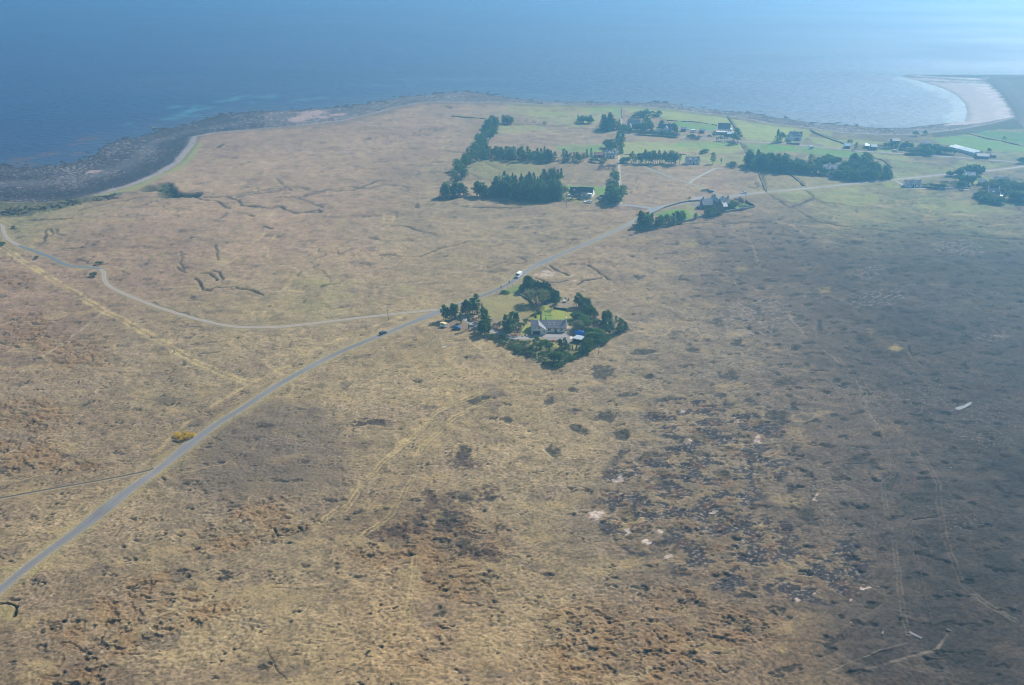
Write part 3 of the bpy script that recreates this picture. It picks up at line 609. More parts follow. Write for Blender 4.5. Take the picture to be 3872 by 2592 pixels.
# faint footpaths, ruts and the line of an old pipe trench
def trail(conv, pts, w, colr, k, gap=0.0):
    P = W(conv, pts)
    D = dist_line(wx * 0.25 + X * 0.75, wy * 0.25 + Y * 0.75, P, 10)
    we = np.maximum(w, 0.6 * spac) * (1 + 0.35 * n_mid)
    k = k * 0.75 * np.clip(0.7 + 0.9 * n_mid + 0.5 * n_sm, 0.1, 1.2)
    mk = sst(1.0, 0.4, np.abs(D - gap) / we) * np.clip(w / (0.5 * spac), 0.2, 1)
    mix(mk * k, colr)
    return D
straw_c, pale_c, dirt_c = (0.40, 0.31, 0.15), (0.40, 0.34, 0.25), (0.10, 0.08, 0.065)
trail(z8, ((0, 315), (60, 350), (200, 440), (420, 570), (600, 690), (850, 830), (1100, 970), (1400, 1140), (1700, 1320), (2000, 1450), (2190, 1515)), 1.3, straw_c, 1.15, 1.5)
trail(Fp, ((560, 880), (590, 870), (640, 845), (720, 800), (790, 770), (860, 745), (930, 720)), 1.4, straw_c, 0.9)
trail(Fp, ((330, 1060), (380, 1010), (450, 950), (520, 905), (570, 880)), 1.3, straw_c, 0.75)
trail(z8, ((130, 1470), (250, 1380), (500, 1210), (700, 1060), (900, 910), (1010, 840)), 0.9, pale_c, 0.65)
for pts in (((820, 190), (640, 270), (540, 320), (400, 440), (250, 600), (100, 740), (20, 820)), ((770, 260), (640, 340), (560, 400), (480, 470), (440, 540)), ((520, 350), (380, 470), (230, 620), (120, 760)), ((440, 610), (370, 720), (330, 780), (200, 890)), ((450, 980), (440, 1100), (425, 1220), (420, 1300))):
    trail(z12, pts, 0.6, straw_c, 0.8, 0.9); trail(z12, [(a + 14, b + 6) for a, b in pts], 0.4, dirt_c, 0.6)
trail(z13, ((1030, 140), (1060, 210), (1130, 310), (1200, 370), (1230, 420), (1300, 500), (1350, 570), (1390, 640), (1395, 740), (1410, 800), (1430, 900), (1470, 1010), (1510, 1100), (1600, 1180), (1700, 1240), (1786, 1290), (1900, 1360)), 0.35, (0.3, 0.25, 0.18), 0.42, 0.75)
trail(z13, ((930, 60), (1000, 130), (1030, 200), (1085, 330), (1150, 440)), 0.8, pale_c, 0.35)
trail(z13, ((1160, 430), (1180, 520), (1190, 600), (1150, 640), (1160, 740), (1185, 880), (1195, 1000), (1220, 1120), (1250, 1290), (1260, 1330)), 0.35, (0.3, 0.25, 0.18), 0.4, 0.6)
trail(z13, ((840, 1535), (960, 1480), (1100, 1420), (1250, 1370)), 0.25, pale_c, 0.6)
trail(z13, ((1070, 1495), (1250, 1440), (1390, 1400), (1430, 1340)), 0.6, pale_c, 0.45)
trail(z14, ((640, 60), (680, 150), (730, 260), (760, 340)), 0.5, pale_c, 0.5)
trail(z14, ((850, 520), (890, 570), (940, 650), (1060, 780), (1180, 870), (1260, 930)), 0.8, pale_c, 0.4)
trail(z1, ((120, 660), (150, 700), (250, 770), (400, 810), (500, 860), (580, 930), (700, 1000), (850, 1050), (1000, 1080)), 0.35, dirt_c, 0.7, 0.8)
trail(z1, ((130, 700), (140, 770), (170, 870), (200, 960), (210, 1050)), 0.3, dirt_c, 0.6, 0.8)
trail(z1, ((30, 760), (60, 820), (100, 890), (160, 970), (210, 1040)), 0.3, dirt_c, 0.55, 0.8)
trail(z1, ((1900, 180), (1800, 250), (1700, 340)), 0.8, (0.16, 0.15, 0.11), 0.5)
for conv, pts in ((z9, ((270, 570), (140, 660), (0, 770))), (z9, ((300, 610), (250, 690), (250, 790), (290, 850), (420, 870), (500, 900))), (z9, ((440, 960), (400, 1030), (350, 1070))), (z9, ((1280, 440), (1240, 520))), (z9, ((1170, 450), (1180, 520), (1240, 530))), (z9, ((600, 490), (720, 480), (730, 440))), (z9, ((650, 490), (700, 530))), (z9, ((1800, 665), (2000, 640), (2200, 655), (2343, 650))), (z9, ((1260, 790), (1500, 800), (1640, 740), (1800, 690))), (z9, ((1100, 680), (1300, 690), (1500, 690))), (z8, ((2343, 190), (2250, 270), (2140, 360))), (z2, ((330, 490), (190, 640), (0, 655))), (z2, ((230, 490), (170, 600))), (z9, ((1880, 360), (1870, 390), (1940, 405))), (z9, ((300, 1080), (480, 1070), (680, 1060)))):
    trail(conv, pts, 1.1, straw_c, 0.75)

# fields and lawns
def field(conv, pts, colr, k=0.92, rag=1.0, uneven=0.35):
    m = poly_in(X + rag * (wx - X) * 0.5, Y + rag * (wy - Y) * 0.5, W(conv, pts)).astype(float)
    mix(m * (1 - uneven * sst(-0.1, 0.6, fbm(X / 17 + 44, Y / 17, 3))), colr, k)
    cc = cov
    return m
gr, yg, dg, pg = (0.145, 0.25, 0.066), (0.275, 0.295, 0.105), (0.09, 0.18, 0.05), (0.255, 0.265, 0.10)
field(z3, ((250, 60), (850, 72), (1110, 120), (1620, 180), (1700, 300), (1480, 285), (1300, 245), (980, 230), (880, 190), (560, 140), (445, 85)), yg)
field(z3, ((1030, 235), (1500, 285), (1480, 330), (1380, 330), (1200, 320), (1050, 290)), gr)
field(z3, ((50, 90), (420, 65), (430, 200), (330, 120), (180, 130), (60, 120)), gr, 0.7)
field(z3, ((1650, 195), (1900, 225), (2343, 295), (2343, 430), (2100, 450), (1850, 435), (1770, 380), (1720, 290)), yg)
field(z3, ((470, 460), (900, 465), (1100, 475), (1500, 470), (1740, 490), (1790, 560), (1600, 590), (1000, 560), (800, 600), (560, 600), (450, 560)), yg, 0.8)
field(z3, ((1100, 450), (1700, 470), (1740, 500), (1400, 540), (1000, 510)), gr, 0.6)
field(z3, ((450, 560), (800, 580), (1100, 600), (1800, 600), (1780, 720), (1100, 690), (450, 690)), pg, 0.7, uneven=0.6)
field(z3, ((60, 500), (370, 480), (380, 600), (60, 640)), gr, 0.45)
field(z3, ((1800, 470), (2343, 500), (2343, 560), (1860, 600)), gr, 0.7)
field(z5, ((0, 250), (400, 285), (700, 315), (890, 340), (900, 395), (600, 365), (300, 330), (0, 305)), gr, 0.8)
field(z5, ((0, 70), (380, 112), (395, 150), (350, 200), (330, 230), (0, 235)), yg, 0.8)
field(z5, ((430, 110), (600, 130), (600, 185), (480, 150)), yg, 0.6)
field(z5, ((350, 190), (560, 205), (720, 260), (690, 290), (520, 275), (400, 225)), yg, 0.75)
field(z5, ((640, 205), (760, 205), (1100, 240), (1100, 260), (900, 255), (720, 250)), yg, 0.6)
field(z5, ((1010, 295), (1200, 300), (1190, 325), (1000, 318)), gr, 0.6)
field(z5, ((1500, 205), (1800, 170), (1900, 190), (2343, 280), (2343, 320), (2080, 318), (1850, 320), (1700, 270), (1560, 240)), gr, 0.75, uneven=0.2)
field(z5, ((1850, 150), (2100, 140), (2343, 150), (2500, 160), (2500, 270), (2343, 260), (2200, 230), (2000, 185)), dg, 0.8, uneven=0.2)
field(z5, ((650, 650), (860, 640), (1000, 700), (1000, 790), (860, 825), (700, 810), (640, 720)), yg, 0.4, uneven=0.9)
field(z5, ((1050, 600), (1160, 605), (1230, 650), (1100, 660)), yg, 0.55)
field(z5, ((1100, 500), (1400, 540), (1350, 560), (1130, 545)), pg, 0.5)
field(z5, ((1150, 400), (1700, 470), (1750, 520), (1500, 520), (1200, 470)), (0.20, 0.21, 0.09), 0.7, uneven=0.6)
field(z5, ((900, 335), (1240, 360), (1300, 400), (1000, 390)), yg, 0.6)
field(z5, ((1750, 400), (2000, 420), (2200, 440), (2000, 480), (1800, 490), (1700, 460)), pg, 0.6, uneven=0.6)
field(z5, ((100, 640), (640, 660), (660, 800), (500, 780), (330, 660)), pg, 0.4, uneven=0.7)
field(z5, ((1400, 740), (1900, 780), (2343, 880), (2200, 920), (1700, 870), (1300, 830)), pg, 0.45, uneven=0.8)
field(z2, ((860, 150), (1700, 190), (2050, 200), (2040, 330), (1600, 420), (1100, 330), (900, 260)), yg, 0.4, uneven=0.7)
field(z5, ((80, 690), (320, 670), (400, 720), (220, 800)), pg, 0.5)
lawn_c, lawn2 = (0.26, 0.28, 0.06), (0.17, 0.25, 0.055)
field(zE, ((260, 345), (620, 350), (700, 500), (960, 480), (950, 320), (1120, 330), (1500, 490), (1450, 540), (1250, 470), (1040, 560), (960, 600), (880, 540), (560, 420)), lawn_c, 0.8, 0.2, 0.1)
field(z5, ((1900, 680), (2000, 700), (2100, 790), (2250, 800), (2250, 830), (2050, 800), (1950, 740)), gr, 0.5)
field(z2, ((1480, 1030), (1550, 1025), (1780, 1030), (1920, 1040), (1920, 1110), (1780, 1120), (1520, 1110), (1480, 1080)), (0.16, 0.26, 0.05), 0.9, 0.1, 0.1)
field(z2, ((1440, 1130), (1840, 1160), (1860, 1220), (1650, 1215), (1440, 1180)), pg, 0.5)
field(z4, ((510, 795), (700, 740), (830, 725), (900, 760), (950, 800), (880, 860), (740, 850), (600, 830)), (0.14, 0.23, 0.05), 0.9, 0.2, 0.15)
field(z4, ((850, 680), (900, 675), (1000, 800), (1060, 820), (960, 835), (900, 790)), pg, 0.7, 0.2)
field(z4, ((1250, 740), (1400, 700), (1520, 670), (1600, 715), (1480, 745), (1300, 770)), (0.17, 0.25, 0.06), 0.85, 0.2, 0.15)
for pts, colr in ((((880, 690), (960, 670), (1060, 725), (1080, 745), (980, 735)), (0.2, 0.18, 0.17)), (((2614, 745), (2658, 741), (2672, 752), (2641, 761), (2614, 760)), (0.3, 0.28, 0.28))):
    field(z4 if pts[0][0] < 2000 else (lambda x, y: (x, y)), pts, colr, 0.95, 0.1, 0)
# the paddocks between the shelter belts
field(z2, ((560, 745), (760, 740), (1000, 760), (1240, 780), (1240, 900), (960, 930), (700, 960), (480, 880)), (0.21, 0.195, 0.085), 0.75, uneven=0.55)
field(z2, ((780, 400), (1250, 400), (1300, 440), (800, 490)), pg, 0.6)
field(z2, ((1100, 250), (1500, 260), (1560, 340), (1100, 300)), yg, 0.45, uneven=0.7)
field(z2, ((1380, 620), (1530, 600), (1900, 600), (1900, 690), (1420, 670)), gr, 0.55, uneven=0.5)
# garden of the near house
field(z1, ((600, 350), (940, 305), (1050, 350), (1180, 470), (1150, 540), (980, 560), (760, 590), (640, 480)), (0.27, 0.235, 0.095), 0.75, uneven=0.4)
field(z1, ((800, 290), (1000, 200), (1020, 250), (960, 310), (840, 320)), (0.13, 0.2, 0.05), 0.75, 0.4, 0.2)
field(z1, ((1090, 410), (1130, 410), (1180, 440), (1180, 470)), lawn2, 0.6)
field(z2b, ((900, 960), (1000, 940), (1070, 820), (1090, 730), (1180, 720), (1310, 730), (1320, 800), (1600, 815), (1690, 870), (1700, 990), (1400, 1000), (980, 985)), lawn_c, 0.92, 0.15, 0.3)
field(z2b, ((1180, 860), (1330, 810), (1360, 990), (1180, 985)), lawn2, 0.7, 0.1, 0.1)
field(z2b, ((1560, 830), (1690, 870), (1700, 990), (1600, 980)), (0.3, 0.25, 0.07), 0.6, 0.3, 0.2)
field(z2b, ((780, 1140), (920, 1060), (975, 1060), (975, 1240), (900, 1245), (785, 1235)), lawn_c, 0.92, 0.1, 0.1)
field(z2b, ((620, 1220), (680, 1180), (780, 1180), (780, 1250), (700, 1270), (630, 1260)), (0.24, 0.16, 0.11), 0.85, 0.2, 0.1)
field(z2b, ((1380, 770), (1440, 690), (1600, 650), (1720, 690), (1640, 790)), (0.24, 0.2, 0.15), 0.8, 0.3, 0.2)
field(z1, ((240, 560), (420, 540), (600, 620), (640, 700), (420, 680), (260, 640)), (0.23, 0.175, 0.13), 0.8, 0.5, 0.3)
field(z1, ((640, 560), (860, 560), (860, 690), (700, 680)), (0.21, 0.17, 0.12), 0.7, 0.5, 0.3)
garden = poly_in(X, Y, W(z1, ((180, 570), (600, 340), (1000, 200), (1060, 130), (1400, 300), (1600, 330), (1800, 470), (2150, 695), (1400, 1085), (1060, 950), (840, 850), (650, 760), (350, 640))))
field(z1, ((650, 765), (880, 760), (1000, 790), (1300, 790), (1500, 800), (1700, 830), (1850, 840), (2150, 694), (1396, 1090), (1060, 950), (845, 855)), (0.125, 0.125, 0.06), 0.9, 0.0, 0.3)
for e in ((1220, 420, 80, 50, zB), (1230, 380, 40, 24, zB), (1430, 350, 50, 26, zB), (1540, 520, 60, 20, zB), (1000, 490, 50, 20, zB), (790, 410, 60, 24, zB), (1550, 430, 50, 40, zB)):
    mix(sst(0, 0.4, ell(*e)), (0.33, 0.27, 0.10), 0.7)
field(zR, ((940, 1250), (1000, 1130), (1060, 1120), (1000, 1260)), (0.36, 0.28, 0.2), 0.7, 0.2, 0.1)
field(z2b, ((1590, 1090), (1650, 1090), (1660, 1260), (1590, 1240)), (0.36, 0.3, 0.25), 0.85, 0.2, 0.1)
# the gravel forecourt
field(z2b, ((620, 1320), (760, 1270), (900, 1275), (975, 1235), (1240, 1235), (1250, 1205), (1580, 1205), (1660, 1260), (1700, 1330), (1650, 1400), (1300, 1345), (1100, 1290), (900, 1330), (700, 1335)), (0.27, 0.245, 0.235), 0.97, 0.1, 0.1)
# verges and worn ground by the road
Droad = dist_line(X, Y, [tuple(p) for p in ROAD], 14)
mix(sst(6.5, 3.0, Droad + 1.6 * n_mid), (0.29, 0.235, 0.115), 0.45)
mix(sst(2.9, 2.2, Droad + 0.5 * n_sm), (0.33, 0.28, 0.2), 0.5)
Dtr = dist_line(X, Y, [tuple(p) for p in TRACK], 10)
mix(sst(3.6, 2.0, Dtr + 0.8 * n_mid), (0.27, 0.235, 0.12), 0.5)
flat = np.minimum(sst(2.4, 5.0, Droad - 1.5 * spac), sst(1.6, 4.0, Dtr - 1.2 * spac))
for P in (SIDE, LANE, fieldA, fieldB, FARROAD, cotlane, DRIVE, SPUR):
    D = dist_line(X, Y, [tuple(p) for p in P], 12)
    flat = np.minimum(flat, sst(1.6, 4.0, D - 1.3 * spac))
hfine *= np.where(garden, 0.35, 1.0)
H = H + hfine * flat

# coast: a low bank, a stony foreshore, then the sea bed
fs = ~inland & dry
t = np.clip(dE / np.maximum(dE + dW, 1e-3), 0, 1)
lowland = sst(0, 45, dE)
H = np.where(inland, -0.9 * (1 - sst(0, 5, dE)) + H * (0.15 + 0.85 * lowland), H)
rock_n = fbm(X / 4.5, Y / 4.5, 3)
sandpoly = W(lambda x, y: (x, y), ((3560, 474), (3700, 470), (3850, 446), (3835, 410), (3815, 380), (3785, 345), (3755, 318), (3700, 300), (3560, 286), (3400, 276), (3380, 295), (3520, 325), (3570, 345), (3610, 380), (3640, 440)), -3)
sand = poly_in(X, Y, sandpoly) & fs
hf = -1.0 - 4.0 * t + np.where(sand, 0.0, 0.65 * rock_n * fade(3.0) * sst(0, .15, t))
H = np.where(fs, hf, H)
leftx = X / np.maximum(Y, 1) * FPX + 1936 < 3300
H = np.where(~dry, SEA_Z - 0.1 - np.minimum(dW * 0.045, 6) + np.where(leftx, 1.5 * fbm(X / 7.5, Y / 7.5, 3) * sst(40, 4, dW), 0), H)
H = np.where((~dry) & (~leftx), SEA_Z - 0.3 - np.minimum(dW * 0.05, 6), H)
# foreshore colours
left = sst(1300, 700, X / np.maximum(Y, 1) * FPX + 1936)
fcol = np.where(left[:, None] > 0.5, np.array((0.066, 0.056, 0.058)), np.array((0.13, 0.108, 0.098)))
fcol = fcol * (1 + 0.5 * rock_n + 0.35 * fbm(X / 19, Y / 19, 3) + 0.35 * perlin(X / 2.2, Y / 2.2) * fade(2.2))[:, None]
cov = np.where(fs[:, None], fcol, cov)
cov = np.where((~dry)[:, None], np.array((0.05, 0.036, 0.026)), cov)
fsf = fs.astype(float)
mix(fsf * sst(0.3, 0.6, perlin(X / 2.6 + 4, Y / 2.6) + 0.5 * n_big) * np.where(sand, 0, 1), (0.36, 0.31, 0.29), 0.55)
mix(fsf * sst(0.86, 1.0, t + 0.1 * n_mid) , (0.05, 0.035, 0.022), 0.7)
strip = fsf * sst(7.5, 3.0, dE + 1.5 * n_mid) * sst(0.35, 0.0, left) * 0.6 + fsf * sst(9, 4, dE + 2 * n_mid) * left * sst(z7(700, 0)[0] - 150, z7(700, 0)[0], X / np.maximum(Y, 1) * FPX + 1936) * 0.9
mix(strip, (0.38, 0.33, 0.31), 0.75)
band = fsf * left * sst(0.05, 0.1, t) * sst(0.34, 0.2, t)
mix(band, (0.035, 0.033, 0.036), 0.55)
mix(fsf * left * sst(0.36, 0.42, t) * sst(0.62, 0.5, t), (0.17, 0.16, 0.16), 0.35)
def ell_z(cx, cy, rx, ry, conv, z):
    px, py = conv(cx, cy); qx, _ = conv(cx + rx, cy); _, ry_ = conv(cx, cy - ry)
    c = ray(px, py, z); a = ray(qx, py, z); b = ray(px, ry_, z)
    return 1 - np.hypot((wx - c[0]) / abs(a[0] - c[0]), (wy - c[1]) / abs(b[1] - c[1]))
for e in ((630, 628, 45, 12, z7), (2130, 232, 90, 34, z7), (2040, 275, 80, 20, z7), (2310, 245, 60, 12, z7), (2200, 265, 60, 10, z7)):
    mix(fsf * sst(-0.2, 0.3, ell_z(*e, -3) + 0.5 * rock_n), (0.40, 0.28, 0.25), 0.75)
mix(sand.astype(float), (0.42, 0.355, 0.335), 0.95)
mix(sand * sst(0.80, 1.0, t + 0.06 * n_mid), (0.26, 0.225, 0.215), 0.8)
mix(sand * sst(0.1, 0.5, fbm(X / 14, Y / 5, 3)), (0.33, 0.285, 0.275), 0.45)
mix(sand * sst(0.10, 0.03, t + 0.05 * n_mid), (0.09, 0.085, 0.07), 0.75)
mix(sand * sst(0.5, 0.25, t) * sst(-0.3, 0.3, fbm(X / 20 + 4, Y / 7, 3)), (0.56, 0.49, 0.46), 0.6)
# wet rock bars across the spit, dark weed behind the bay
for a, b, w in (((3410, 284), (3720, 316), 5), ((3520, 287), (3720, 303), 5), ((3480, 305), (3700, 322), 3)):
    D = dist_line(wx, wy, [ray(*a, -4), ray(*b, -4)], 30)
    mix(sand * sst(w * 1.6, w * 0.6, D), (0.12, 0.12, 0.11), 0.8)
inl = inland.astype(float)
I = lambda x, y: (x, y)
shing = poly_in(wx, wy, W(I, ((3728, 300), (3745, 288), (4500, 288), (4500, 480), (3872, 486), (3840, 470), (3838, 443), (3826, 415), (3780, 350)))) & inland
mix(shing.astype(float), (0.185, 0.15, 0.14), 0.9)
mix((poly_in(wx, wy, W(I, ((3790, 295), (4500, 291), (4500, 400), (3872, 372), (3840, 335)))) & inland).astype(float), (0.15, 0.125, 0.09), 0.8)
mix(inl * poly_in(wx, wy, W(z5, ((1480, 120), (1560, 100), (1800, 60), (2200, 20), (2320, 60), (2343, 110), (2100, 130), (1800, 165), (1500, 190)))), (0.075, 0.075, 0.055), 0.8)
mix(inl * sst(22, 8, dE + 5 * n_mid) * sst(900, 1000, Y), (0.12, 0.10, 0.075), 0.55)
# turf strip and scrub bank behind the beach on the left
lefty = sst(650, 500, X * 0 + Y) * 0
gs = dist_line(wx, wy, W(z7, ((1345, 440), (1310, 520), (1230, 600), (1130, 650), (960, 720), (860, 755), (700, 790), (560, 815), (400, 860))), 12)
mix(inl * sst(5.5, 2.0, gs), (0.24, 0.26, 0.10), 0.75)
bank = poly_in(wx, wy, W(z7, ((-300, 1010), (0, 945), (200, 930), (380, 900), (560, 850), (820, 795), (830, 770), (600, 810), (440, 835), (0, 838), (-300, 850))))
mix(inl * bank, (0.085, 0.085, 0.05), 0.75)
H = H + inl * bank * (0.5 * n_sm + 0.8 * sst(-0.2, 0.5, n_mid))
cov = np.clip(cov, 0.012, 0.8) ** 1.15 * 1.1 * np.where(inland, 1.0, 1.0)[:, None]
V = np.stack([X, Y, H], 1)
ground = link('moorland_ground', grid_mesh('moorland_ground', V, NR, NC, M['ground'], {'cover': cov}))
tag(ground, 'brown heather and grass moorland running down to a stony shore', 'ground', kind='structure')

# ------------------------------------------------------------------ sea
print('sea')
def sea_mat():
    m = bpy.data.materials.new('sea water'); m.use_nodes = True
    nt = m.node_tree; b = nt.nodes['Principled BSDF']
    a = nt.nodes.new('ShaderNodeAttribute'); a.attribute_name = 'cover'
    nt.links.new(a.outputs['Color'], b.inputs['Base Color'])
    b.inputs['IOR'].default_value = 1.4; b.inputs['Specular IOR Level'].default_value = 0.8
    tc = nt.nodes.new('ShaderNodeTexCoord')
    mp = nt.nodes.new('ShaderNodeMapping'); mp.inputs['Rotation'].default_value = (0, 0, R(25)); mp.inputs['Scale'].default_value = (0.6, 1.5, 1)
    n1 = nt.nodes.new('ShaderNodeTexNoise'); n1.inputs['Scale'].default_value = 0.16; n1.inputs['Detail'].default_value = 5; n1.inputs['Roughness'].default_value = 0.62
    n2 = nt.nodes.new('ShaderNodeTexNoise'); n2.inputs['Scale'].default_value = 0.006; n2.inputs['Detail'].default_value = 3
    nt.links.new(tc.outputs['Object'], mp.inputs['Vector']); nt.links.new(mp.outputs[0], n1.inputs['Vector']); nt.links.new(mp.outputs[0], n2.inputs['Vector'])
    mr = nt.nodes.new('ShaderNodeMapRange'); mr.inputs['From Min'].default_value = 0.35; mr.inputs['From Max'].default_value = 0.65; mr.inputs['To Min'].default_value = 0.50; mr.inputs['To Max'].default_value = 0.66
    nt.links.new(n2.outputs['Fac'], mr.inputs['Value']); nt.links.new(mr.outputs[0], b.inputs['Roughness'])
    bp = nt.nodes.new('ShaderNodeBump'); bp.inputs['Strength'].default_value = 0.9; bp.inputs['Distance'].default_value = 1.8
    nt.links.new(n1.outputs['Fac'], bp.inputs['Height']); nt.links.new(bp.outputs[0], b.inputs['Normal'])
    return m
SR, SC = 420, 520
sy = np.concatenate([np.linspace(-300, 480, 12)[:-1], 1 / np.linspace(1 / 480.0, 1 / 5200.0, SR - 11)])
stt = np.linspace(-0.75, 0.75, SC)
SYg, STg = np.meshgrid(sy, stt, indexing='ij')
SX = (STg * (np.maximum(SYg, 300) + 120)).ravel(); SY = SYg.ravel()
X, Y = SX, SY
wx = X + 7 * perlin(X / 20, Y / 20) + 3 * perlin(X / 6, Y / 6); wy = Y + 9 * perlin(X / 22 + 40, Y / 22 + 3)
n_mid = fbm(X / 16, Y / 16, 3)
cov = np.tile(np.array((0.001, 0.02, 0.08)), (len(X), 1)) * (1 + 0.12 * fbm(X / 190, Y / 90, 3))[:, None]
seaD = np.minimum(dist_line(X, Y, WATER, 140), 140)
mix(sst(60, 0, seaD + 12 * n_mid), (0.03, 0.055, 0.085), 0.5)
for e in ((1280, 225, 60, 30), (1250, 255, 120, 14), (1200, 270, 70, 10), (880, 300, 50, 14), (830, 318, 40, 8), (1180, 190, 60, 12), (1350, 185, 60, 20), (1400, 200, 60, 10), (1560, 145, 100, 16), (1600, 130, 60, 12), (1730, 155, 50, 8), (1800, 120, 130, 14), (2050, 145, 100, 8), (2200, 128, 180, 9), (2330, 130, 60, 6), (1330, 215, 60, 10)):
    mix(sst(0.0, 0.55, ell_z(*e, z7, SEA_Z) + 0.6 * n_mid), (0.04, 0.18, 0.2), 0.45)
for e in ((1700, 300, 300, 10, I), (1450, 325, 200, 6, I), (1820, 335, 120, 6, I), (2050, 360, 160, 6, I)):
    mix(sst(0.0, 0.6, ell_z(*e, SEA_Z) + 0.6 * n_mid), (0.03, 0.13, 0.17), 0.25)
for e in ((600, 410, 110, 16, z7), (320, 510, 130, 24, z7), (100, 580, 140, 30, z7), (660, 375, 40, 7, z7), (520, 510, 60, 12, z7), (2150, 185, 55, 9, z7), (550, 445, 60, 9, z7), (200, 545, 150, 20, z7), (3290, 286, 120, 3, I), (3350, 292, 80, 3, I)):
    mix(sst(0.05, 0.5, ell_z(*e, SEA_Z) + 0.7 * n_mid), (0.075, 0.045, 0.05), 0.65)
# thin water over the sand of the bay
bay = poly_in(wx, wy, [ray(*p, SEA_Z) for p in ((3640, 470), (3560, 470), (3600, 420), (3590, 385), (3540, 350), (3470, 318), (3380, 300), (3400, 285), (3700, 340), (3700, 440))])
mix(bay.astype(float), (0.16, 0.2, 0.22), 0.5)
sea = link('sea', grid_mesh('sea', np.stack([SX, SY, np.full(len(SX), SEA_Z)], 1), len(sy), SC, sea_mat(), {'cover': np.clip(cov, 0, 1)}))
tag(sea, 'rippled blue sea beyond the shore', 'sea', kind='structure')

# ------------------------------------------------------------------ haze: pale air round the whole place
hz = MB().box(-4200, 4200, -420, 5400, -13, 232)
hm = bpy.data.materials.new('air haze'); hm.use_nodes = True
ht = hm.node_tree
for n in list(ht.nodes): ht.nodes.remove(n)
ho = ht.nodes.new('ShaderNodeOutputMaterial'); hv = ht.nodes.new('ShaderNodeVolumePrincipled')
hv.inputs['Color'].default_value = (*HAZE_COLOR, 1); hv.inputs['Density'].default_value = HAZE_DENSITY; hv.inputs['Anisotropy'].default_value = HAZE_G
ht.links.new(hv.outputs[0], ho.inputs['Volume'])
haze = hz.build('haze', hm)
tag(haze, 'thin pale blue haze over moor and sea', 'haze', kind='stuff')

# ------------------------------------------------------------------ road strips
def strip(name, path, width, profile, label, cat, lift=0.07):
    """profile: list of (offset -1..1, colour); a colour may be a function of distance along"""
    n, m_ = len(path), len(profile)
    V, Cc = [], []
    L = 0.0
    for i, p in enumerate(path):
        d = (path[min(i + 1, n - 1)] - path[max(i - 1, 0)]).normalized()
        nrm = Vector((-d.y, d.x))
        if i: L += (p - path[i - 1]).length
        w = width(p) if callable(width) else width
        for o, c in profile:
            q = p + nrm * (o * w / 2 + 0.08 * math.sin(L * 0.9 + o * 3) * (abs(o) > 0.95))
            V.append((q.x, q.y, float(und(q.x, q.y)) + lift + 0.02 * (1 - o * o)))
            cc = c(L, p) if callable(c) else c
            Cc.append(cc)
    me = grid_mesh(name, np.array(V), n, m_, M['strip'], {'cover': np.array(Cc)})
    o = link(name, me)
    return tag(o, label, cat, kind='structure')
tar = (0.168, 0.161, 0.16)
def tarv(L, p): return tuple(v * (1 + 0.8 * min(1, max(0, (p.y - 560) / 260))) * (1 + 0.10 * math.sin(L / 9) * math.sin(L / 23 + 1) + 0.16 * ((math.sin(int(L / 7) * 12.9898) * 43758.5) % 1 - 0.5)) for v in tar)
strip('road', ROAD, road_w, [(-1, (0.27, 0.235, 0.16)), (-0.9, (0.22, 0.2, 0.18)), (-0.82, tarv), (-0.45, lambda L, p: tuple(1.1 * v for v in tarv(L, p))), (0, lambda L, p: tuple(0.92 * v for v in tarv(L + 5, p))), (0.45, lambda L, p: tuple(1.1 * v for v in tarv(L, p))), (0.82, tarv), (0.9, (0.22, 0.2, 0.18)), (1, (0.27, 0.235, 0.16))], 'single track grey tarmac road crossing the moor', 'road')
ta, tb = Vector(G(*Fp(48, 565))), Vector(G(*Fp(226, 615)))
def in_tar(p): return ta.x - 3 < p.x < tb.x + 1 and p.y < ta.y + 2
blue_tar = (0.13, 0.15, 0.18)
def rut(L, p): return blue_tar if in_tar(p) else (0.34, 0.27, 0.235)
def crown(L, p): return blue_tar if in_tar(p) else (0.28, 0.235, 0.17)
strip('track', TRACK, 2.5, [(-1, (0.27, 0.22, 0.14)), (-0.85, rut), (-0.4, rut), (-0.15, crown), (0.15, crown), (0.4, rut), (0.85, rut), (1, (0.27, 0.22, 0.14))], 'pinkish stony track with a tarred bend near the shore', 'track')
gravel = (0.36, 0.33, 0.3)
strip('side_road', SIDE, 3.6, [(-1, (0.27, 0.25, 0.18)), (-0.8, (0.27, 0.27, 0.29)), (0, (0.25, 0.25, 0.27)), (0.8, (0.27, 0.27, 0.29)), (1, (0.27, 0.25, 0.18))], 'side road leading from the junction to the bungalow', 'road', 0.055)
strip('lane', LANE, 1.8, [(-1, (0.3, 0.26, 0.17)), (-0.6, (0.38, 0.33, 0.25)), (0, (0.3, 0.27, 0.18)), (0.6, (0.38, 0.33, 0.25)), (1, (0.3, 0.26, 0.17))], 'narrow sandy lane beside the belt of trees', 'lane', 0.06)
strip('field_track', fieldA, 2.8, [(-1, (0.2, 0.19, 0.13)), (-0.5, (0.3, 0.27, 0.22)), (0, (0.24, 0.22, 0.17)), (0.5, (0.3, 0.27, 0.22)), (1, (0.2, 0.19, 0.13))], 'grassy track across the rough field to the road', 'track', 0.06)
strip('field_track', fieldB, 2.8, [(-1, (0.3, 0.27, 0.2)), (-0.5, gravel), (0, (0.3, 0.27, 0.22)), (0.5, gravel), (1, (0.3, 0.27, 0.2))], 'pale gravel track branching towards the white cottage', 'track', 0.08)
strip('farm_road', FARROAD, 3.4, [(-1, (0.24, 0.23, 0.16)), (-0.7, (0.27, 0.25, 0.24)), (0.7, (0.27, 0.25, 0.24)), (1, (0.24, 0.23, 0.16))], 'grey road running past the farmsteads near the shore', 'road', 0.06)
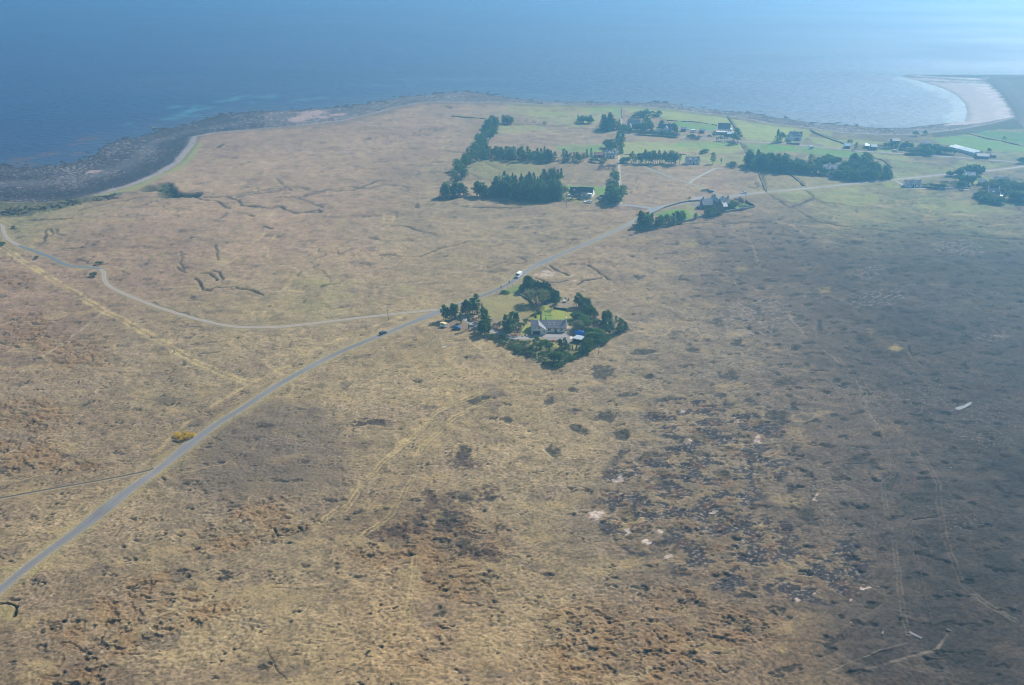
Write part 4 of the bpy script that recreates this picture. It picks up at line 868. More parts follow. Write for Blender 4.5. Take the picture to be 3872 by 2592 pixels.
strip('cottage_lane', cotlane, 2.6, [(-1, (0.27, 0.25, 0.17)), (-0.5, gravel), (0.5, gravel), (1, (0.27, 0.25, 0.17))], 'pale lane past the long low cottage', 'lane', 0.06)
strip('driveway', DRIVE, lambda p: 3.6, [(-1, (0.3, 0.25, 0.2)), (-0.8, (0.3, 0.275, 0.265)), (0, (0.265, 0.245, 0.235)), (0.8, (0.3, 0.275, 0.265)), (1, (0.3, 0.25, 0.2))], 'gravel drive curving from the trees to the garage', 'driveway', 0.06)
strip('dirt_track', SPUR, 1.9, [(-1, (0.26, 0.21, 0.13)), (-0.6, (0.31, 0.25, 0.17)), (-0.2, (0.15, 0.12, 0.085)), (0.2, (0.07, 0.055, 0.045)), (0.55, (0.05, 0.04, 0.035)), (1, (0.2, 0.16, 0.1))], 'narrow dirt track joining the road from the left', 'track', 0.06)

# ------------------------------------------------------------------ plants
print('plants')
def quads_mesh(name, pts, sizes, m, rs, up=0.35):
    """one small leaf face at each point, turned at random"""
    n = len(pts)
    nv = rs.normal(size=(n, 3)); nv[:, 2] = np.abs(nv[:, 2]) + up
    nv /= np.linalg.norm(nv, axis=1)[:, None]
    t = rs.normal(size=(n, 3)); u = np.cross(nv, t); u /= np.linalg.norm(u, axis=1)[:, None]
    w = np.cross(nv, u)
    a = sizes[:, None] * (0.6 + 0.5 * rs.rand(n, 1)); b = sizes[:, None] * (0.45 + 0.4 * rs.rand(n, 1))
    P = np.stack([pts - u * a, pts - w * b, pts + u * a, pts + w * b], 1).reshape(-1, 3)
    me = bpy.data.meshes.new(name)
    me.vertices.add(4 * n); me.vertices.foreach_set('co', P.astype(np.float32).ravel())
    me.loops.add(4 * n); me.loops.foreach_set('vertex_index', np.arange(4 * n, dtype=np.int32))
    me.polygons.add(n); me.polygons.foreach_set('loop_start', np.arange(n, dtype=np.int32) * 4)
    me.update(calc_edges=True); me.materials.append(m)
    return me
def trunk_mesh(name, h, r, limbs, rs, lean=0.0):
    b = MB(); k = 5
    pts = [(lean * h * (i / k) ** 1.5 + 0.02 * h * rs.randn() * (i > 0), 0.02 * h * rs.randn() * (i > 0), h * i / k - (0.3 if i == 0 else 0)) for i in range(k + 1)]
    for i in range(k): b.tube(pts[i], pts[i + 1], r * (1 - 0.8 * i / k), r * (1 - 0.8 * (i + 1) / k), 6)
    for _ in range(limbs):
        i = rs.randint(2, k); a = rs.rand() * 6.28; L = h * 0.22
        p = Vector(pts[i]); b.tube(p, p + Vector((math.cos(a) * L, math.sin(a) * L, L * 0.7)), r * 0.4, r * 0.1, 5)
    return b.mesh(name, M['bark'])
def spruce_variant(seed, n, leaf, h=10.0, r=2.1, low=0.06, pw=0.8, m='spruce'):
    """height-10 conifer of tiers of drooping sprays"""
    rs = np.random.RandomState(seed)
    tips = max(40, n // 11); P = []
    for k in range(tips):
        f = rs.rand() ** 1.25; z = h * (low + (1 - low) * f)
        rad = r * (1 - f) ** pw * (0.75 + 0.4 * rs.rand()) + 0.12
        rad *= 1 + 0.25 * math.sin(7 * f + seed)
        a = rs.rand() * 6.283
        c = np.array([math.cos(a) * rad * 0.72, math.sin(a) * rad * 0.72, z])
        e = rs.normal(size=(11, 3)) * np.array([0.26 * rad + .1, 0.26 * rad + .1, 0.28])
        e[:, 2] -= 0.25 * np.hypot(e[:, 0], e[:, 1])
        P.append(c + e)
    P.append(np.stack([rs.normal(size=30) * .12, rs.normal(size=30) * .12, h * (0.86 + 0.16 * rs.rand(30))], 1))
    P = np.concatenate(P)
    return quads_mesh('crown', P, np.full(len(P), leaf) * (0.7 + 0.6 * rs.rand(len(P))), M[m], rs), trunk_mesh('trunk', h * 0.9, 0.2, 0, rs)
def pine_variant(seed, n, leaf, h=10.0, r=2.4, low=0.35, m='pine'):
    """height-10 pine: bare lower trunk, ragged rounded pads of needles"""
    rs = np.random.RandomState(seed)
    pads = 16; P = []; lean = 0.06 * rs.randn()
    for k in range(pads):
        f = low + (1 - low) * (k + 0.5 * rs.rand()) / pads
        env = math.sin(math.pi * min(1, (f - low) / (1 - low) * 0.8 + 0.2)) ** 0.7
        a = k * 2.4 + rs.rand(); rad = r * env * (0.35 + 0.55 * rs.rand())
        c = np.array([math.cos(a) * rad + lean * h * f ** 1.5, math.sin(a) * rad, h * f * 0.97])
        s = 0.33 * r * (0.7 + 0.6 * rs.rand())
        q = rs.normal(size=(n // pads, 3)); q /= np.linalg.norm(q, axis=1)[:, None]
        q *= (rs.rand(len(q), 1) ** 0.35) * np.array([s * 1.25, s * 1.25, s * 0.85])
        P.append(c + q)
    P = np.concatenate(P)
    return quads_mesh('crown', P, np.full(len(P), leaf) * (0.7 + 0.6 * rs.rand(len(P))), M[m], rs), trunk_mesh('trunk', h * 0.93, 0.22, 5, rs, lean)
def round_variant(seed, n, leaf, m, h=5.0, r=3.0, low=0.12, clumps=22):
    """height-5 round-headed broadleaf"""
    rs = np.random.RandomState(seed); P = []
    for k in range(clumps):
        d = rs.normal(size=3); d[2] = abs(d[2]) * 1.0 - 0.25; d /= np.linalg.norm(d)
        k_ = 0.45 + 0.4 * rs.rand()
        c = np.array([d[0] * r * k_, d[1] * r * k_, h * (low + (1 - low) * 0.47) + d[2] * h * (1 - low) * 0.5 * k_ * 1.1])
        s = r * (0.24 + 0.16 * rs.rand())
        q = rs.normal(size=(n // clumps, 3)); q /= np.linalg.norm(q, axis=1)[:, None]
        q *= (rs.rand(len(q), 1) ** 0.35) * np.array([s, s, s * 0.85])
        P.append(c + q)
    P = np.concatenate(P); P = P[P[:, 2] > 0.05]
    return quads_mesh('crown', P, np.full(len(P), leaf) * (0.7 + 0.6 * rs.rand(len(P))), M[m], rs), trunk_mesh('trunk', h * 0.75, 0.16, 7, rs)
NEAR = {'spruce': [spruce_variant(s, 2300, 0.24, r=2.0 + 0.25 * (s % 3)) for s in range(4)],
        'pine': [pine_variant(20 + s, 1900, 0.26, r=1.9 + 0.3 * (s % 3), low=(0.12, 0.3, 0.2, 0.4)[s]) for s in range(4)],
        'tall': [pine_variant(60 + s, 900, 0.24, r=1.0, low=0.5) for s in range(2)],
        'olive': [round_variant(40 + s, 3600, 0.15, 'olive', clumps=34) for s in range(2)],
        'green': [round_variant(50 + s, 1500, 0.2, 'green') for s in range(3)],
        'bush': [round_variant(70 + s, 1100, 0.24, 'bush', low=0.0) for s in range(4)],
        'heather_leaf': [round_variant(75 + s, 900, 0.2, 'heather_leaf', low=0.0) for s in range(2)],
        'twig': [round_variant(80 + s, 1200, 0.13, 'twig', low=0.02) for s in range(2)],
        'dark': [round_variant(90 + s, 2000, 0.25, 'pine', low=0.03) for s in range(2)],
        'gorse': [round_variant(95 + s, 900, 0.24, 'gorse', low=0.0) for s in range(2)],
        'redleaf': [round_variant(98, 700, 0.22, 'redleaf', low=0.0)]}
FAR = {'spruce': [spruce_variant(100 + s, 760, 0.36, r=2.0 + 0.3 * (s % 3)) for s in range(5)],
       'pine': [pine_variant(120 + s, 760, 0.36, r=2.1 + 0.3 * (s % 3), low=(0.1, 0.2, 0.3, 0.22)[s]) for s in range(4)],
       'tall': [pine_variant(160 + s, 330, 0.4, r=1.35, low=0.42) for s in range(3)],
       'olive': [round_variant(140 + s, 900, 0.3, 'olive') for s in range(2)],
       'green': [round_variant(150 + s, 600, 0.36, 'green') for s in range(2)],
       'bush': [round_variant(170 + s, 500, 0.4, 'bush', low=0.0) for s in range(3)],
       'twig': [round_variant(180 + s, 600, 0.22, 'twig', low=0.05) for s in range(2)],
       'dark': [round_variant(190 + s, 700, 0.42, 'pine', low=0.03) for s in range(2)]}
KIND = {'spruce': ('spruce_tree', 'tree', 10), 'pine': ('pine_tree', 'tree', 10), 'tall': ('pine_tree', 'tree', 10), 'olive': ('broadleaf_tree', 'tree', 5), 'green': ('broadleaf_tree', 'tree', 5),
        'bush': ('shrub', 'shrub', 5), 'twig': ('shrub', 'shrub', 5), 'dark': ('shrub', 'shrub', 5), 'gorse': ('gorse_bush', 'shrub', 5), 'redleaf': ('shrub', 'shrub', 5), 'heather_leaf': ('shrub', 'shrub', 5)}
cnt = [0]
def plant(kind, x, y, h, label, group=None, wide=1.0, far=False, name=None):
    lib = (FAR if far else NEAR).get(kind) or NEAR[kind]
    cnt[0] += 1
    cr, tr = lib[cnt[0] % len(lib)]
    nm, cat, base = KIND[kind]
    if far and nm == 'pine_tree': nm = 'conifer_tree'
    if not far and nm == 'shrub': nm = 'bush'
    s = h / base
    e = empty(name or nm, (x, y, float(und(x, y)) - 0.05), rnd.random() * 6.28, label, cat, group)
    s2 = s * wide * (0.92 + 0.16 * rnd.random())
    for nme, me in (('crown', cr), ('trunk', tr)):
        o = link(nme, me, e); o.scale = (s2, s2, s)
    return e
def plant_px(conv, bx, by, ty, kind, label, group=None, wide=1.0, far=False, name=None):
    """foot at (bx, by), top at ty, as seen in the photograph"""
    fx, fy = conv(bx, by); _, tyy = conv(bx, ty)
    x, y = G(fx, fy)
    depth = math.atan2(CAM_H, y)
    h = (fy - tyy) / (mpp(fy) * math.cos(depth))
    if not far: h *= 1.08; wide *= 1.22
    return plant(kind, x, y, max(h, 0.5), label, group, wide, far, name)

# --- trees in the garden of the near house
g = 'pines beside the white trailer'
lab = 'dark pine with a bare lower trunk in the grove beside the white trailer'
for a in ((300, 850, 435), (345, 870, 520), (420, 865, 510), (480, 850, 560), (560, 845, 405), (610, 830, 470), (650, 820, 430)):
    plant_px(zL, *a, 'pine', lab, g, 0.85)
plant_px(zL, 800, 965, 640, 'pine', 'pale green pine at the edge of the grove, above the dark blue car', None, 0.8)
plant_px(zL, 1040, 1130, 720, 'tall', 'slender young pine with a long bare trunk right of the dark blue car')
g = 'pines by the road at the garden corner'
for a in ((870, 700, 380), (940, 690, 290), (1000, 700, 300), (1080, 720, 330), (1140, 660, 230), (1200, 690, 300), (1290, 690, 380), (850, 740, 480)):
    plant_px(zL, *a, 'pine', 'dark pine in the clump between the road and the drive', g, 0.85)
plant_px(zL, 1250, 640, 122, 'pine', 'tallest pine of the clump by the road, its top crossing the tarmac', None, 0.7)
plant_px(zL, 1425, 620, 375, 'spruce', 'small slim spruce at the right end of the roadside clump', None, 0.5)
g = 'pines in the row along the garden drive'
for a in ((1450, 900, 490), (1500, 1010, 560), (1540, 1000, 600), (1500, 1120, 700), (1430, 1250, 860), (1380, 1290, 980), (1550, 1290, 880), (1490, 1330, 980), (1620, 1270, 1000), (1600, 1170, 820)):
    plant_px(zL, *a, 'pine', 'dark bushy pine in the row left of the drive entrance', g, 0.95)
plant_px(zL, 700, 1050, 960, 'bush', 'dark bush behind the dark blue car')
for a in ((1190, 900, 820), (1140, 870, 790), (1300, 860, 780)):
    plant_px(zL, *a, 'heather_leaf', 'low purple brown shrub among the pines by the drive', 'low shrubs among the drive pines', 1.3)
plant_px(zL, 1680, 900, 830, 'bush', 'small dark shrub alone on the rough lawn right of the pine row')
g = 'pines left of the house'
for a in ((830, 670, 590), (865, 690, 530), (900, 720, 570), (925, 660, 500), (965, 660, 512), (985, 640, 540), (880, 710, 600), (905, 740, 650), (800, 670, 600), (850, 700, 610), (945, 690, 580)):
    plant_px(z1, *a, 'pine', 'dark pine in the clump between the drive and the garage lawn', g, 0.9)
plant_px(z1, 1015, 665, 608, 'bush', 'rounded mid green bush at the right edge of the pines left of the house')
plant_px(z1, 1072, 612, 568, 'dark', 'dark low conifer close to the left gable of the house')
plant_px(z1, 980, 735, 672, 'heather_leaf', 'brown heathery bush beside the bend of the drive', None, 1.2)
plant_px(z1, 760, 660, 615, 'heather_leaf', 'dull brown bush between the two groves left of the house', None, 1.4)
g = 'spruces behind the trampoline'
for a in ((870, 430, 235), (900, 470, 225), (940, 480, 230), (975, 440, 250), (1010, 450, 285), (1050, 470, 300), (1090, 480, 300), (1130, 490, 330), (1165, 500, 340), (1200, 500, 310), (1230, 490, 340), (1260, 500, 330), (1300, 530, 358), (1330, 560, 420), (1370, 600, 440), (1410, 620, 470), (1450, 630, 480), (1400, 650, 520), (1240, 620, 450), (1270, 650, 480), (1310, 660, 480), (1360, 660, 500), (1020, 430, 350), (1060, 440, 350), (880, 500, 360), (960, 500, 390), (1180, 460, 340)):
    plant_px(z2b, *a, 'spruce', 'dark spruce in the dense clump behind the trampoline', g, 1.1)
for a in ((790, 480, 365), (840, 490, 350), (870, 495, 370)):
    plant_px(z2b, *a, 'pine', 'broad pine at the left end of the spruce clump', 'pines at the end of the spruce clump', 1.0)
plant_px(z2b, 1060, 700, 455, 'olive', 'large round brownish green willow in front of the spruces', None, 1.2, name='willow_tree')
plant_px(z2b, 960, 680, 500, 'olive', 'smaller brownish green willow at the left of the large willow', None, 0.75, name='willow_tree')
plant_px(z2b, 1400, 720, 610, 'spruce', 'young spruce at the right of the trampoline', None, 1.1)
plant_px(z2b, 1470, 650, 580, 'bush', 'low bush at the foot of the spruces near the white box', None, 1.2)
plant_px(z2b, 1585, 640, 595, 'spruce', 'low dark spruce just right of the white box', None, 1.3)
plant_px(z2b, 1635, 645, 595, 'spruce', 'small pointed spruce on the garden edge behind the bare plot', None, 0.8)
plant_px(z2b, 1345, 800, 720, 'twig', 'pale grey twiggy bush at the end of the dark hedge', None, 0.9)
plant_px(z2b, 1165, 860, 770, 'twig', 'pale bare bush in the middle of the back garden', None, 1.1)
plant_px(z2b, 1025, 975, 880, 'green', 'bright green small tree on the lawn behind the garage', None, 0.9)
plant_px(z2b, 1090, 870, 815, 'bush', 'small dark bush on the back lawn near the bare bush')
plant_px(z2b, 1130, 870, 830, 'bush', 'low bush under the pale bare bush on the back lawn', None, 1.3)
plant_px(z2b, 1150, 990, 880, 'spruce', 'dark columnar cypress behind the garage roof', None, 0.7, name='cypress_tree')
plant_px(z2b, 1235, 990, 940, 'spruce', 'short dark cypress behind the house ridge', None, 0.8, name='cypress_tree')
for x0, y0, x1, y1 in ((1225, 848, 1315, 852), (1230, 912, 1325, 912)):
    for k in range(5):
        plant_px(z2b, x0 + (x1 - x0) * k / 4, y0 + (y1 - y0) * k / 4, y0 - 16, 'bush', 'low clipped bush in a short row across the back lawn', 'clipped bushes across the back lawn', 0.7)
for a in ((500, 490), (550, 510), (470, 500)):
    plant_px(z2b, a[0], a[1] + 14, a[1] - 30, 'green', 'fresh green bush on the verge inside the roadside fence', 'green bushes on the roadside verge', 1.5)
g = 'pines right of the back lawn'
for a in ((770, 570, 215), (720, 560, 330), (840, 600, 290), (900, 640, 340), (960, 640, 350), (1020, 690, 370), (1060, 720, 430), (870, 680, 430), (1100, 780, 520), (1160, 840, 600), (1210, 860, 660), (1260, 870, 710), (1010, 840, 560), (940, 800, 520), (690, 480, 400), (1080, 860, 640), (1180, 890, 720)):
    plant_px(zR, *a, 'pine', 'tall dark pine in the grove at the right end of the back lawn', g, 1.05)
g = 'mid green trees behind the right gable'
for a in ((650, 900, 730), (720, 920, 720), (790, 940, 740), (860, 960, 760), (930, 1000, 800), (700, 970, 820), (830, 1050, 860), (940, 1100, 880), (900, 1140, 950), (970, 1130, 960)):
    plant_px(zR, *a, 'dark', 'mid green bushy tree between the pine grove and the gable end', g, 0.85, name='bushy_tree')
plant_px(zR, 740, 1215, 970, 'olive', 'rounded olive green willow right of the house chimney', None, 0.95, name='willow_tree')
plant_px(zR, 610, 1170, 985, 'olive', 'narrower olive willow closest to the gable end', None, 0.8, name='willow_tree')
plant_px(zR, 700, 1280, 1130, 'olive', 'low olive willow just behind the blue tarpaulin', None, 1.0, name='willow_tree')
plant_px(zR, 590, 1000, 940, 'twig', 'bare grey bush beside the chimney', None, 1.0)
g = 'pines near the right garden corner'
for a in ((1450, 1000, 700), (1500, 1020, 760), (1570, 1060, 690), (1630, 1080, 800), (1450, 1130, 880), (1540, 1150, 900), (1620, 1170, 960), (1780, 1000, 820), (1880, 1110, 880), (1950, 1200, 930), (2020, 1220, 990), (1850, 1230, 1010), (1930, 1290, 1080), (1600, 1310, 1090), (1690, 1290, 1080), (1800, 1330, 1130), (1520, 1260, 1040), (2080, 1230, 1100)):
    plant_px(zR, *a, 'pine', 'dark pine in the grove filling the right corner of the garden', g, 1.0)
for a in ((1250, 1000, 900), (1150, 1010, 910), (1330, 1060, 940), (1210, 1040, 960)):
    plant_px(zR, *a, 'bush', 'dark bush in the gap between the two right hand pine groves', 'bushes between the right hand groves', 1.1)
plant_px(zR, 1140, 1125, 1055, 'redleaf', 'pinkish red shrub among the pines right of the house', None, 1.2)
plant_px(zR, 1045, 1065, 1020, 'gorse', 'small yellow flowering bush beside the pinkish shrub')
plant_px(zR, 1270, 1190, 1060, 'twig', 'large grey bare shrub below the pinkish shrub', None, 1.2)
g = 'trees right of the tarpaulin'
for a in ((1050, 1340, 1120), (1130, 1370, 1150), (1210, 1400, 1180), (1300, 1400, 1180), (1380, 1400, 1200), (1020, 1420, 1260), (1110, 1470, 1240), (1200, 1490, 1280), (1300, 1500, 1290), (1390, 1480, 1300), (960, 1550, 1420), (1050, 1570, 1420), (1140, 1580, 1430), (1250, 1600, 1450), (1440, 1540, 1400), (1330, 1590, 1450)):
    plant_px(zR, *a, 'dark', 'dense bushy tree in the thicket right of the blue tarpaulin', g, 0.85, name='bushy_tree')
g = 'young trees below the drive'
for a in ((885, 465, 250, 'pine'), (840, 390, 300, 'pine'), (960, 470, 330, 'spruce'), (1060, 500, 330, 'pine'), (1110, 510, 380, 'spruce'), (1290, 480, 300, 'pine'), (1380, 480, 280, 'pine'), (1330, 570, 420, 'spruce'), (1450, 510, 390, 'pine'), (1520, 490, 415, 'spruce'), (1590, 490, 405, 'spruce'), (1650, 560, 435, 'pine'), (860, 620, 540, 'spruce'), (920, 640, 545, 'pine'), (1700, 560, 450, 'spruce'), (1310, 450, 310, 'pine'), (1410, 470, 340, 'spruce'), (1290, 560, 450, 'spruce')):
    plant_px(zB, *a, 'young conifer in the rough ground between the forecourt and the corner of the fence', g, 0.9)
for a in ((1220, 710, 505), (1180, 690, 540), (1270, 700, 550)):
    plant_px(zB, *a, 'dark', 'big dark green bushy tree near the bottom corner of the garden', 'big bushy trees at the bottom corner', 0.8, name='bushy_tree')
g = 'trees along the right hand fence'
for a in ((1740, 490, 330), (1790, 520, 360), (1850, 490, 360), (1800, 550, 400), (1880, 470, 370), (1720, 560, 450), (1760, 420, 320), (1690, 470, 390), (1930, 450, 370)):
    plant_px(zB, *a, 'pine', 'bushy pine close to the right hand fence below the grey shed', g, 1.1)
g = 'shrubs below the drive'
for a in ((350, 345, 280, 'green'), (430, 350, 290, 'bush'), (480, 350, 300, 'bush'), (540, 350, 310, 'bush'), (600, 380, 325, 'bush'), (650, 390, 330, 'bush'), (700, 385, 330, 'bush'), (250, 400, 335, 'bush'), (220, 360, 310, 'green'), (300, 290, 210, 'bush'), (260, 260, 215, 'bush'), (120, 270, 205, 'bush'), (60, 290, 200, 'bush'), (180, 320, 270, 'bush'), (370, 310, 270, 'bush'), (0, 260, 200, 'bush'), (20, 230, 190, 'bush'), (160, 370, 330, 'bush'), (310, 420, 370, 'heather_leaf'), (210, 290, 250, 'heather_leaf'), (400, 300, 275, 'bush'), (560, 330, 300, 'bush'), (760, 360, 320, 'bush')):
    plant_px(zB, *a, 'rounded shrub in the border between the drive and the left hand fence', g, 0.9)
g = 'bushes edging the forecourt'
for a in ((930, 312, 285, 'dark'), (900, 318, 285, 'bush'), (1000, 350, 300, 'bush'), (1050, 350, 298, 'bush'), (1090, 380, 320, 'bush'), (1130, 410, 350, 'bush'), (1160, 420, 370, 'bush'), (1260, 350, 310, 'bush'), (1010, 390, 340, 'bush'), (980, 400, 350, 'bush'), (1070, 420, 370, 'bush')):
    plant_px(zB, *a, 'green bush on the lower edge of the gravel forecourt', g, 0.95)
g = 'dark scrub inside the lower fence'
for a in ((420, 440, 380), (480, 470, 400), (540, 500, 430), (600, 520, 440), (640, 470, 410), (700, 530, 450), (760, 550, 460), (690, 570, 510), (820, 590, 540), (560, 440, 390), (640, 560, 500), (780, 480, 430), (750, 610, 560), (860, 500, 450), (800, 440, 400)):
    plant_px(zB, *a, 'heather_leaf' if a[0] % 40 else 'bush', 'low brownish scrub bush inside the lower left fence', g, 1.5)
g = 'bushes in the bottom garden corner'
for a in ((1350, 610, 550), (1400, 580, 520), (1480, 650, 590), (1560, 630, 570), (1390, 700, 640), (1300, 760, 690), (1250, 800, 725), (1440, 690, 630), (1350, 760, 700), (1530, 680, 620), (1460, 600, 550), (1230, 760, 690), (1620, 620, 560), (1330, 650, 600), (1010, 600, 550), (980, 560, 510), (1060, 590, 540), (940, 690, 640), (1000, 740, 700), (1660, 590, 540)):
    plant_px(zB, *a, 'bush', 'green bush in the lower right corner of the fenced garden', g, 1.1)
for a in ((2050, 400, 330), (2100, 370, 300), (2150, 320, 255), (2230, 260, 200), (1990, 400, 350)):
    plant_px(zB, *a, 'bush', 'low bush along the upper part of the right hand fence', 'bushes on the upper right fence', 1.0)

# --- gorse and bushes out on the moor
for a in ((842, 378, 362), (860, 390, 368), (880, 374, 356), (893, 395, 374), (908, 386, 364), (920, 380, 364), (868, 400, 384)):
    plant_px(z11, *a, 'gorse', 'yellow flowering gorse bush on the road verge', 'gorse bushes on the road verge', 1.1)
for a, l in (((870, 470, 440), 'dark green bush beside the bend where tarmac turns to stones'), ((900, 466, 444), 'smaller green bush touching the dark bush at the track bend')):
    plant_px(z8, *a, 'dark', l, None, 1.5, True)
for a, l in (((830, 575, 540), 'light green low bush inside the track bend'), ((325, 418, 396), 'light green low bush below the tarred stretch of track'), ((20, 300, 272), 'light green low bush at the left below the track end'), ((120, 150, 130), 'light green low bush above the track end')):
    plant_px(z8, *a, 'green', l, None, 1.8, True)
for a in ((360, 790, 755), (395, 788, 758), (430, 785, 762), (330, 800, 775)):
    plant_px(z4, *a, 'gorse', 'yellow flecked gorse bush by the road junction', 'gorse bushes by the junction', 1.2)
for a in ((1055, 540, 515), (1085, 542, 510), (1110, 540, 514), (1030, 535, 520)):
    plant_px(z4, *a, 'dark', 'dark gorse clump beside the field track behind the car park', 'dark bushes by the field track', 1.0, True)
rs = np.random.RandomState(77); Pb = []
for k in range(150):
    t_ = rs.rand(); bx = -60 + 870 * t_; by = 925 - 125 * t_ + rs.uniform(-26, 28) * (1 - 0.5 * t_)
    gx_, gy_ = G(*z7(bx, by)); r_ = rs.uniform(.8, 1.8)
    q_ = rs.normal(size=(70, 3)); q_ /= np.linalg.norm(q_, axis=1)[:, None]; q_[:, 2] = np.abs(q_[:, 2])
    Pb.append(np.array([gx_, gy_, float(und(gx_, gy_)) * .5 - .3]) + q_ * r_ * (0.6 + .4 * rs.rand(70, 1)))
Pb = np.concatenate(Pb)
o = link('scrub', quads_mesh('scrub', Pb, np.full(len(Pb), .34), M['heather_leaf'], rs)); tag(o, 'dense low scrub covering the bank above the stony beach', 'scrub', kind='stuff')
for a in ((1120, 730), (1140, 770), (1165, 790), (1150, 745), (1100, 760)):
    plant_px(z7, a[0], a[1] + 8, a[1] - 9, 'dark', 'dark bush in the ravine that opens to the beach', 'bushes in the ravine', 1.4, True)

# --- shelter belts beyond
def belt(conv, line, n, width, hgt, kinds, label, group, wide=1.0, far=True):
    """n trees scattered along a line of ground, width metres across"""
    P = [Vector(p) for p in W(conv, line)]
    L = [(b - a).length for a, b in zip(P[:-1], P[1:])]; tot = sum(L)
    for k in range(n):
        d = (k + rnd.random() * 0.9) / n * tot; i = 0
        while i < len(L) - 1 and d > L[i]: d -= L[i]; i += 1
        a, b = P[i], P[i + 1]; u = (b - a).normalized(); q = a + u * d + Vector((-u.y, u.x)) * rnd.uniform(-width / 2, width / 2)
        plant(rnd.choice(kinds), q.x, q.y, rnd.uniform(*hgt) * rnd.choice((0.8, 1, 1, 1.08)), label, group, wide * rnd.uniform(1.0, 1.35), far)
sp, pi = ['spruce'] * 3 + ['pine'], ['pine'] * 3 + ['spruce']
belt(z2, ((330, 990), (420, 850), (540, 740), (610, 620), (660, 520), (705, 440)), 56, 13, (7, 10), pi, 'dark tree in the long diagonal shelter belt on the moor edge', 'trees of the diagonal shelter belt', 1.1)
belt(z2, ((690, 440), (745, 400)), 8, 10, (8, 11), pi, 'bushy pine at the seaward end of the diagonal belt', 'pines at the seaward end of the belt', 1.25)
belt(z2, ((225, 1130), (290, 1155), (350, 1150)), 9, 9, (9, 11.5), ['pine'], 'broad dark pine in the clump at the landward end of the diagonal belt', 'pines at the landward end of the belt', 1.2)
belt(z2, ((385, 1120), (440, 1140)), 4, 5, (8.5, 11), ['pine'], 'broad dark pine beside the gap in the plantation edge', 'pines by the gap', 1.15)
belt(z2, ((565, 1120), (640, 1150), (735, 1130)), 9, 9, (8, 11), ['pine'], 'broad dark pine at the left end of the front plantation', 'pines at the left of the front plantation', 1.2)
belt(z2, ((770, 1120), (1000, 1170), (1200, 1180), (1420, 1165)), 46, 7, (10, 13), sp, 'tall dark spruce along the front edge of the plantation left of the bungalow', 'spruces on the front plantation edge', 1.05)
belt(z2, ((770, 1070), (1000, 1085), (1200, 1090), (1420, 1100)), 40, 20, (10, 12.5), sp, 'dark spruce inside the plantation left of the bungalow', 'spruces inside the front plantation', 1.05)
belt(z2, ((1255, 950), (1350, 955), (1450, 940)), 14, 10, (6, 8), sp, 'spruce of the small separate clump behind the front plantation', 'spruces of the small clump', 1.15)
belt(z2, ((560, 735), (760, 730), (900, 740), (1100, 760), (1380, 765)), 62, 16, (7.5, 10.5), ['spruce', 'pine', 'tall', 'pine'], 'dark tree in the shelter belt running across the middle paddocks', 'trees of the middle shelter belt', 1.0)
belt(z2, ((830, 745), (1000, 755), (1360, 765)), 12, 5, (3.5, 5), ['green'], 'pale green young tree along the front of the middle belt', 'young trees fronting the middle belt', 0.8)
belt(z2, ((1450, 770), (1560, 770), (1680, 770)), 14, 12, (6, 9.5), ['tall', 'pine', 'spruce'], 'thin dark tree at the right end of the middle belt', 'trees at the right end of the middle belt', 0.95)
plant_px(z2, 1705, 735, 645, 'spruce', 'first of two dark spruces left of the rust roofed barn', None, 1.0, True)
plant_px(z2, 1750, 725, 640, 'spruce', 'second dark spruce, the one next to the rust roofed barn', None, 1.1, True)
belt(z2, ((820, 380), (880, 385), (925, 380)), 7, 6, (7, 9.5), ['pine'], 'dark pine of the isolated clump near the shore', 'pines of the isolated shore clump', 1.2)
plant_px(z2, 778, 375, 302, 'spruce', 'slim lone conifer left of the isolated shore clump', None, 0.7, True)
plant_px(z2, 1265, 405, 358, 'twig', 'lone small tree in the upper paddock', None, 0.9, True, 'small_tree')
belt(z2, ((1600, 370), (1680, 375), (1750, 365)), 9, 10, (6, 8), ['pine', 'green', 'spruce'], 'mixed tree in the small clump left of the tall spruces near the shore', 'trees of the small clump near the shore', 1.1)
belt(z2, ((1840, 440), (1930, 460), (2010, 440)), 13, 12, (10, 15), ['spruce', 'spruce', 'pine'], 'tall spruce in the big clump near the shore', 'spruces of the big shore clump', 1.15)
belt(z2, ((2060, 430), (2050, 560), (2035, 710)), 22, 6, (6, 9), ['pine', 'spruce', 'tall'], 'dark tree in the line beside the sandy lane', 'trees along the lane', 1.0)
belt(z2, ((1990, 950), (2010, 1000)), 6, 7, (6, 8), ['pine'], 'pine beside the lane above the big roadside clump', 'pines beside the lane', 1.1)
belt(z2, ((1940, 1190), (1985, 1220), (2030, 1190), (1960, 1120), (2040, 1130)), 16, 9, (9, 13), ['pine', 'spruce', 'pine'], 'tall dark pine in the clump right of the bungalow', 'pines right of the bungalow', 1.15)
belt(z2, ((1740, 790), (1830, 790), (1920, 780)), 9, 10, (3, 4), ['olive'], 'olive green bush below the rust roofed barn', 'olive bushes below the barn', 1.2)
belt(z2, ((1830, 850), (1900, 840), (1980, 860)), 8, 12, (2.5, 4), ['twig'], 'grey bare bush beside the lane below the barn', 'bare bushes below the barn', 1.2)
belt(z2, ((1900, 640), (1990, 650)), 6, 12, (5, 7), ['green'], 'fresh green tree behind the lane cottage', 'green trees behind the lane cottage', 1.0)
belt(z2, ((200, 1150), (300, 1170), (480, 1140)), 8, 6, (2, 3.5), ['twig'], 'grey twiggy bush at the foot of the landward belt pines', 'twiggy bushes at the belt foot', 1.1)
belt(z2, ((700, 1150), (850, 1130), (920, 1140)), 7, 5, (3, 5), ['twig'], 'pale bare bush in front of the front plantation pines', 'bare bushes before the plantation', 0.9)
